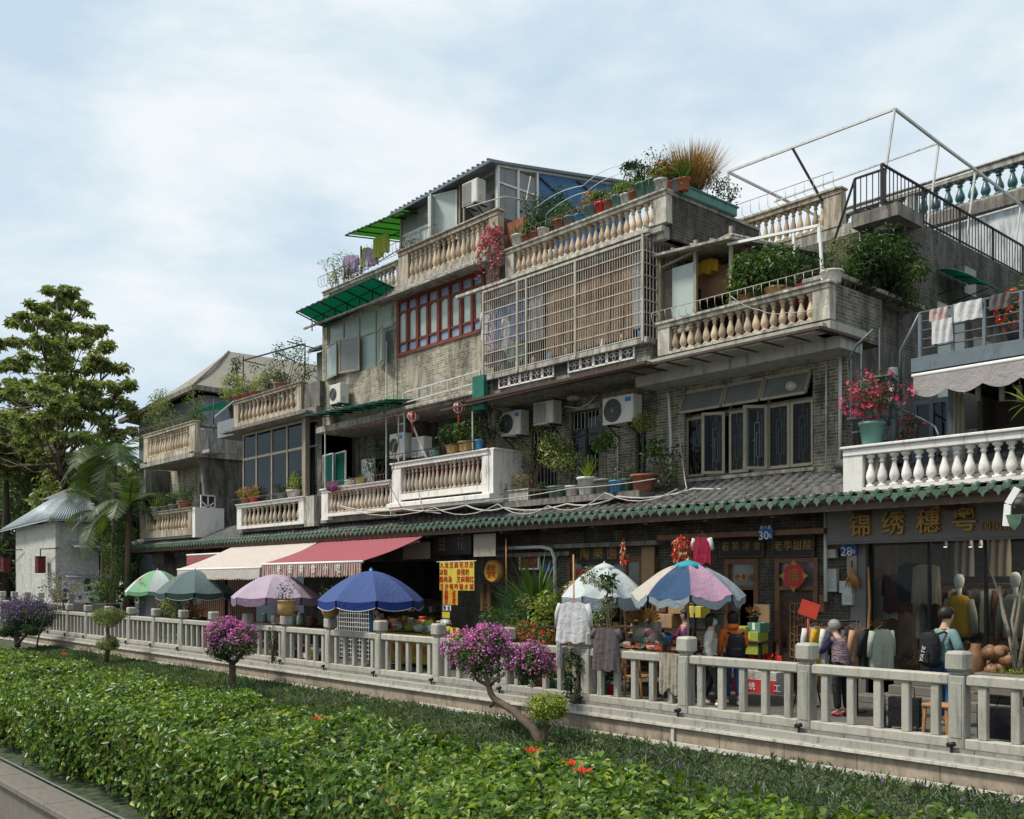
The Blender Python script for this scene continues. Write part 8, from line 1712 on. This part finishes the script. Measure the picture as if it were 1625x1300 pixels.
# ================================================================== CABLES
cab = []
def cable(pts, lb, r=.012, sag=.0, m='cable'):
    P_ = [Vector(p) for p in pts]; out = []
    for i in range(len(P_)-1):
        for f in np.linspace(0,1,7)[:-1]: q = P_[i].lerp(P_[i+1], f); q = q+Vector((0,0,-sag*4*f*(1-f))); out.append(q)
    out.append(P_[-1]); MB().tube(out, r, 5).build('cable', M[m], label=lb, cat='cable', group='cables along the facade')
cable([at(540,803,15.5), at(640,808,15.5), at(740,802,15.5), at(800,806,15.5), at(900,800,15.6), at(980,788,15.7), at(1100,776,16.4), at(1340,752,16.8)], 'pale cable bundle draped along the foot of the second floor balconies', .022, .10)
cable([at(545,806,15.45), at(690,806,15.45), at(790,800,15.5), at(870,803,15.5), at(960,782,15.6), at(1075,776,16.0)], 'thinner pale cable drooping below the cable bundle', .013, .22)
cable([at(770,795,15.5), at(905,775,15.7), at(1040,760,15.8)], 'pale cable strung in front of the pots on the ledge', .012, .03); cable([at(670,752,15.55), at(665,785,15.5), at(672,812,15.5), at(700,815,15.5)], 'loop of pale cable hanging over the lantern balcony rail', .014, .0)
cable([at(620,640,15.6), at(633,700,15.55), at(618,770,15.5), at(640,812,15.5)], 'thin dark cable down between the two second floor balconies', .009, 0, 'iron'); cable([at(1078,690,16.6), at(1085,745,16.5), at(1090,775,16.3), at(1060,785,16.0)], 'pale cable curling off the wall pipe onto the tiles', .014, .05)
cable([at(1344,610,15.9), at(1365,604,16.3), at(1386,606,17.0)], 'pale cable end on the streaked side wall', .012, .05); cable([at(1160,470,15.5), at(1205,492,15.5), at(1250,496,15.5), at(1312,482,15.5)], 'thin wire sagging across the third floor balusters', .007, .05)
cable([at(740,330,15.9), at(800,312,15.9), at(835,318,16.5), at(842,280,16.9)], 'pale pipe and wire from the roof air conditioner', .016, .0); cable([at(850,330,15.9), at(925,295,15.9), at(990,262,15.9)], 'upper white washing line wire over the middle roof terrace', .008, -.1, 'white'); cable([at(862,345,15.9), at(930,305,15.9), at(1005,272,15.9)], 'lower white washing line wire over the middle roof terrace', .008, -.1, 'white')
cable([at(1000,408,15.9), at(1045,372,16.5), at(1085,368,16.8)], 'white pipe arching from the cage to the shed roof', .02, -.1, 'pipe'); cable([at(650,660,15.9), at(665,700,15.9), at(676,725,15.9), at(682,730,16.0)], 'fat pale hose from the steel ladder frame to the air conditioners', .03, 0, 'pipe')

# ================================================================== TREES
def big_tree(px, Y, py_base, label, crown, lm, ls, n_per, trunk_r, name='tree', fork=None, bark='bark', seed=1, flat=.45):
    'crown: list of (px, py, dY, r) leaf clusters on limbs'
    rd = random.Random(seed); base = at(px, py_base, Y); base.z = 0; t = thing(name, base, label, 'tree'); b = MB()
    topz = max(at(a, c_, Y+d).z for a, c_, d, r in crown); topp = [at(a, c_, Y+d) for a, c_, d, r in crown if abs(at(a,c_,Y+d).z-topz) < .01][0]
    H = topz; tp = lambda f: Vector((base.x+(topp.x-base.x)*f**1.5, Y+(topp.y-Y)*f, H*f*.97))
    b.tube([tp(f) for f in np.linspace(0,1,9)], [trunk_r*(1-.85*f) for f in np.linspace(0,1,9)], 9); P = []; D = []
    for a, c_, d, r in crown:
        q = at(a, c_, Y+d); f = max(.22, min(.95, (q.z-r*1.6)/H)); s0 = tp(f); m_ = s0.lerp(q, .55)+Vector((0,0,-.04*(q-s0).length)); L_ = [s0, s0.lerp(m_,.5)+Vector((rd.uniform(-.1,.1),)*3), m_, q]
        b.tube(L_, [trunk_r*(1-f)*.3+.04, trunk_r*(1-f)*.2+.035, .035, .015], 6)
        for k in range(7):
            dd = Vector((rd.gauss(0,1), rd.gauss(0,1), rd.gauss(0,flat))).normalized()*r*rd.uniform(.5,1.0); e = q+dd; b.tube([m_.lerp(q,.7), q.lerp(e,.5), e], [.035,.025,.01], 4)
            pp, dv = blob_pts([(e, (r*.42, r*.42, r*.42*max(flat,.4)))], int(n_per*rd.uniform(.5,1.3)), .1); P.append(pp); D.append(dv*.4+[0,0,.8])
    b.build('trunk', M[bark], t); leaves('crown', np.concatenate(P), np.concatenate(D), ls, M[lm], t, asp=.5, jit=.5, droop=.4); return t
cr = []
rd = random.Random(11)
sil = [(94,452,6),(86,478,30),(82,508,62),(84,538,86),(86,568,106),(80,598,126),(74,628,136),(66,660,130),(60,690,118),(60,720,110)]
for cxp, py, hw in sil:
    n = 2+hw//16
    for i in range(n):
        u = -1+2*(i+.5)/n; cr.append((cxp+u*hw+rd.uniform(-8,8), py+abs(u)*14+rd.uniform(-9,9), rd.uniform(-5,5)*(1-abs(u))-1, rd.uniform(.8,1.2)))
big_tree(92, 20, 960, 'tall tree with layered horizontal leafy branches at the far left', cr, 'leaf_o', .30, 100, .45, seed=4, flat=.24)
for i, (px, Y, rx, rz_, py, lm, lb) in enumerate(((-20,24,9,7,800,'leaf_far','dark dense tree mass filling the left edge below the tall tree'),(60,25,8,5.5,790,'leaf_far','dark bushy tree behind the cottage roof'),(120,26,9,5,790,'leaf_far','dim bushy tree between the tall tree and the grey building'),(165,23,6,4,790,'leaf_o','olive leaved tree left of the grey building'),(10,21,5,4,700,'leaf_o','olive green lower crown at the left edge'),(20,22,5,5,900,'leaf_far','dark tree left of the cottage at ground level'),(205,22,4,4,860,'leaf_far','dark tree behind the small two balcony house'),(110,30,14,4,850,'leaf_far','distant dark trees low behind the cottage'))):
    q = at(px, py, Y); t = thing('background_tree', (q.x, Y, 0), lb, 'tree'); MB().tube([(q.x,Y,0),(q.x,Y,q.z*.6),q], [.4,.25,.08], 7).build('trunk', M['bark_dk'], t)
    bl = clump(q, (rx*.62, 3, rz_*.62), 16, 1.0); foliage('crown', t, bl, 5200, .48, M[lm], shell=.35, up=.5, asp=.55)
def palm(px, Y, py_top, label, n, L_, zb_=0, seed=2):
    rd = random.Random(seed); c = at(px, py_top, Y); t = thing('palm_tree', (c.x, Y, 0), label, 'palm tree'); b = MB(); b.tube([(c.x-.3,Y,0),(c.x-.15,Y,c.z*.5),(c.x,Y,c.z)], [.16,.12,.12], 8)
    b.build('trunk', M['bark'], t)
    V = []; F = []; st = MB()
    for i in range(n):
        a = 2*pi*i/n+rd.uniform(-.3,.3); e = rd.uniform(-.2,1.25); d = Vector((cos(a)*cos(e), sin(a)*cos(e), sin(e))); p = c.copy(); pts = [p.copy()]; l = L_*rd.uniform(.75,1.1); sg = 14
        for k in range(sg): p = p+d*l/sg; d = (d+Vector((0,0,-.13-.04*k/sg))).normalized(); pts.append(p.copy())
        st.tube(pts, [.035*(1-k/(sg+1)) for k in range(sg+1)], 5)
        for k in range(2, sg*3):
            f = k/3; i0 = min(sg-1, int(f)); q = pts[i0].lerp(pts[i0+1], f-i0); dd = (pts[i0+1]-pts[i0]).normalized(); sd_ = dd.cross(Vector((0,0,1))).normalized(); ll = .75*(sin(min(1,(k+3)/(sg*3))*pi*.93)**.6)*L_/3
            for s in (-1,1):
                e_ = q+(sd_*s*.85+dd*.5+Vector((0,0,-.25+rd.uniform(-.1,.1)))).normalized()*ll; w_ = dd*.05; bi = len(V); V += [q-w_*.5, q+w_*.5, q.lerp(e_,.5)+w_*.7, e_, q.lerp(e_,.5)-w_*.4]; F.append((bi,bi+1,bi+2,bi+3,bi+4))
    st.build('frond_stems', M['leaf_a'], t); m = MB(); m.add(V, F); m.build('fronds', M['leaf_pm'], t); return t
palm(182, 16.5, 725, 'large arching palm between the cottage and the small two balcony house', 16, 3.6, seed=3); palm(165, 17.5, 820, 'lower palm drooping over the small metal lean to roof', 13, 3.0, seed=5); palm(205, 15.2, 800, 'third palm with yellowing fronds against the small house wall', 11, 2.6, seed=8)
t = thing('closed_parasol', at(118,790,19), 'dark grey parasol roof showing above the cottage roof', 'parasol'); q = at(118,772,19); MB().lathe(q.x,19,q.z-.9,[(1.9,0),(.9,.5),(.05,.9)],8,False).build('canopy', M['pot_grey'], t); MB().tube([(q.x,19,0),(q.x,19,q.z+.15)], .05, 6).build('pole', M['steel'], t)
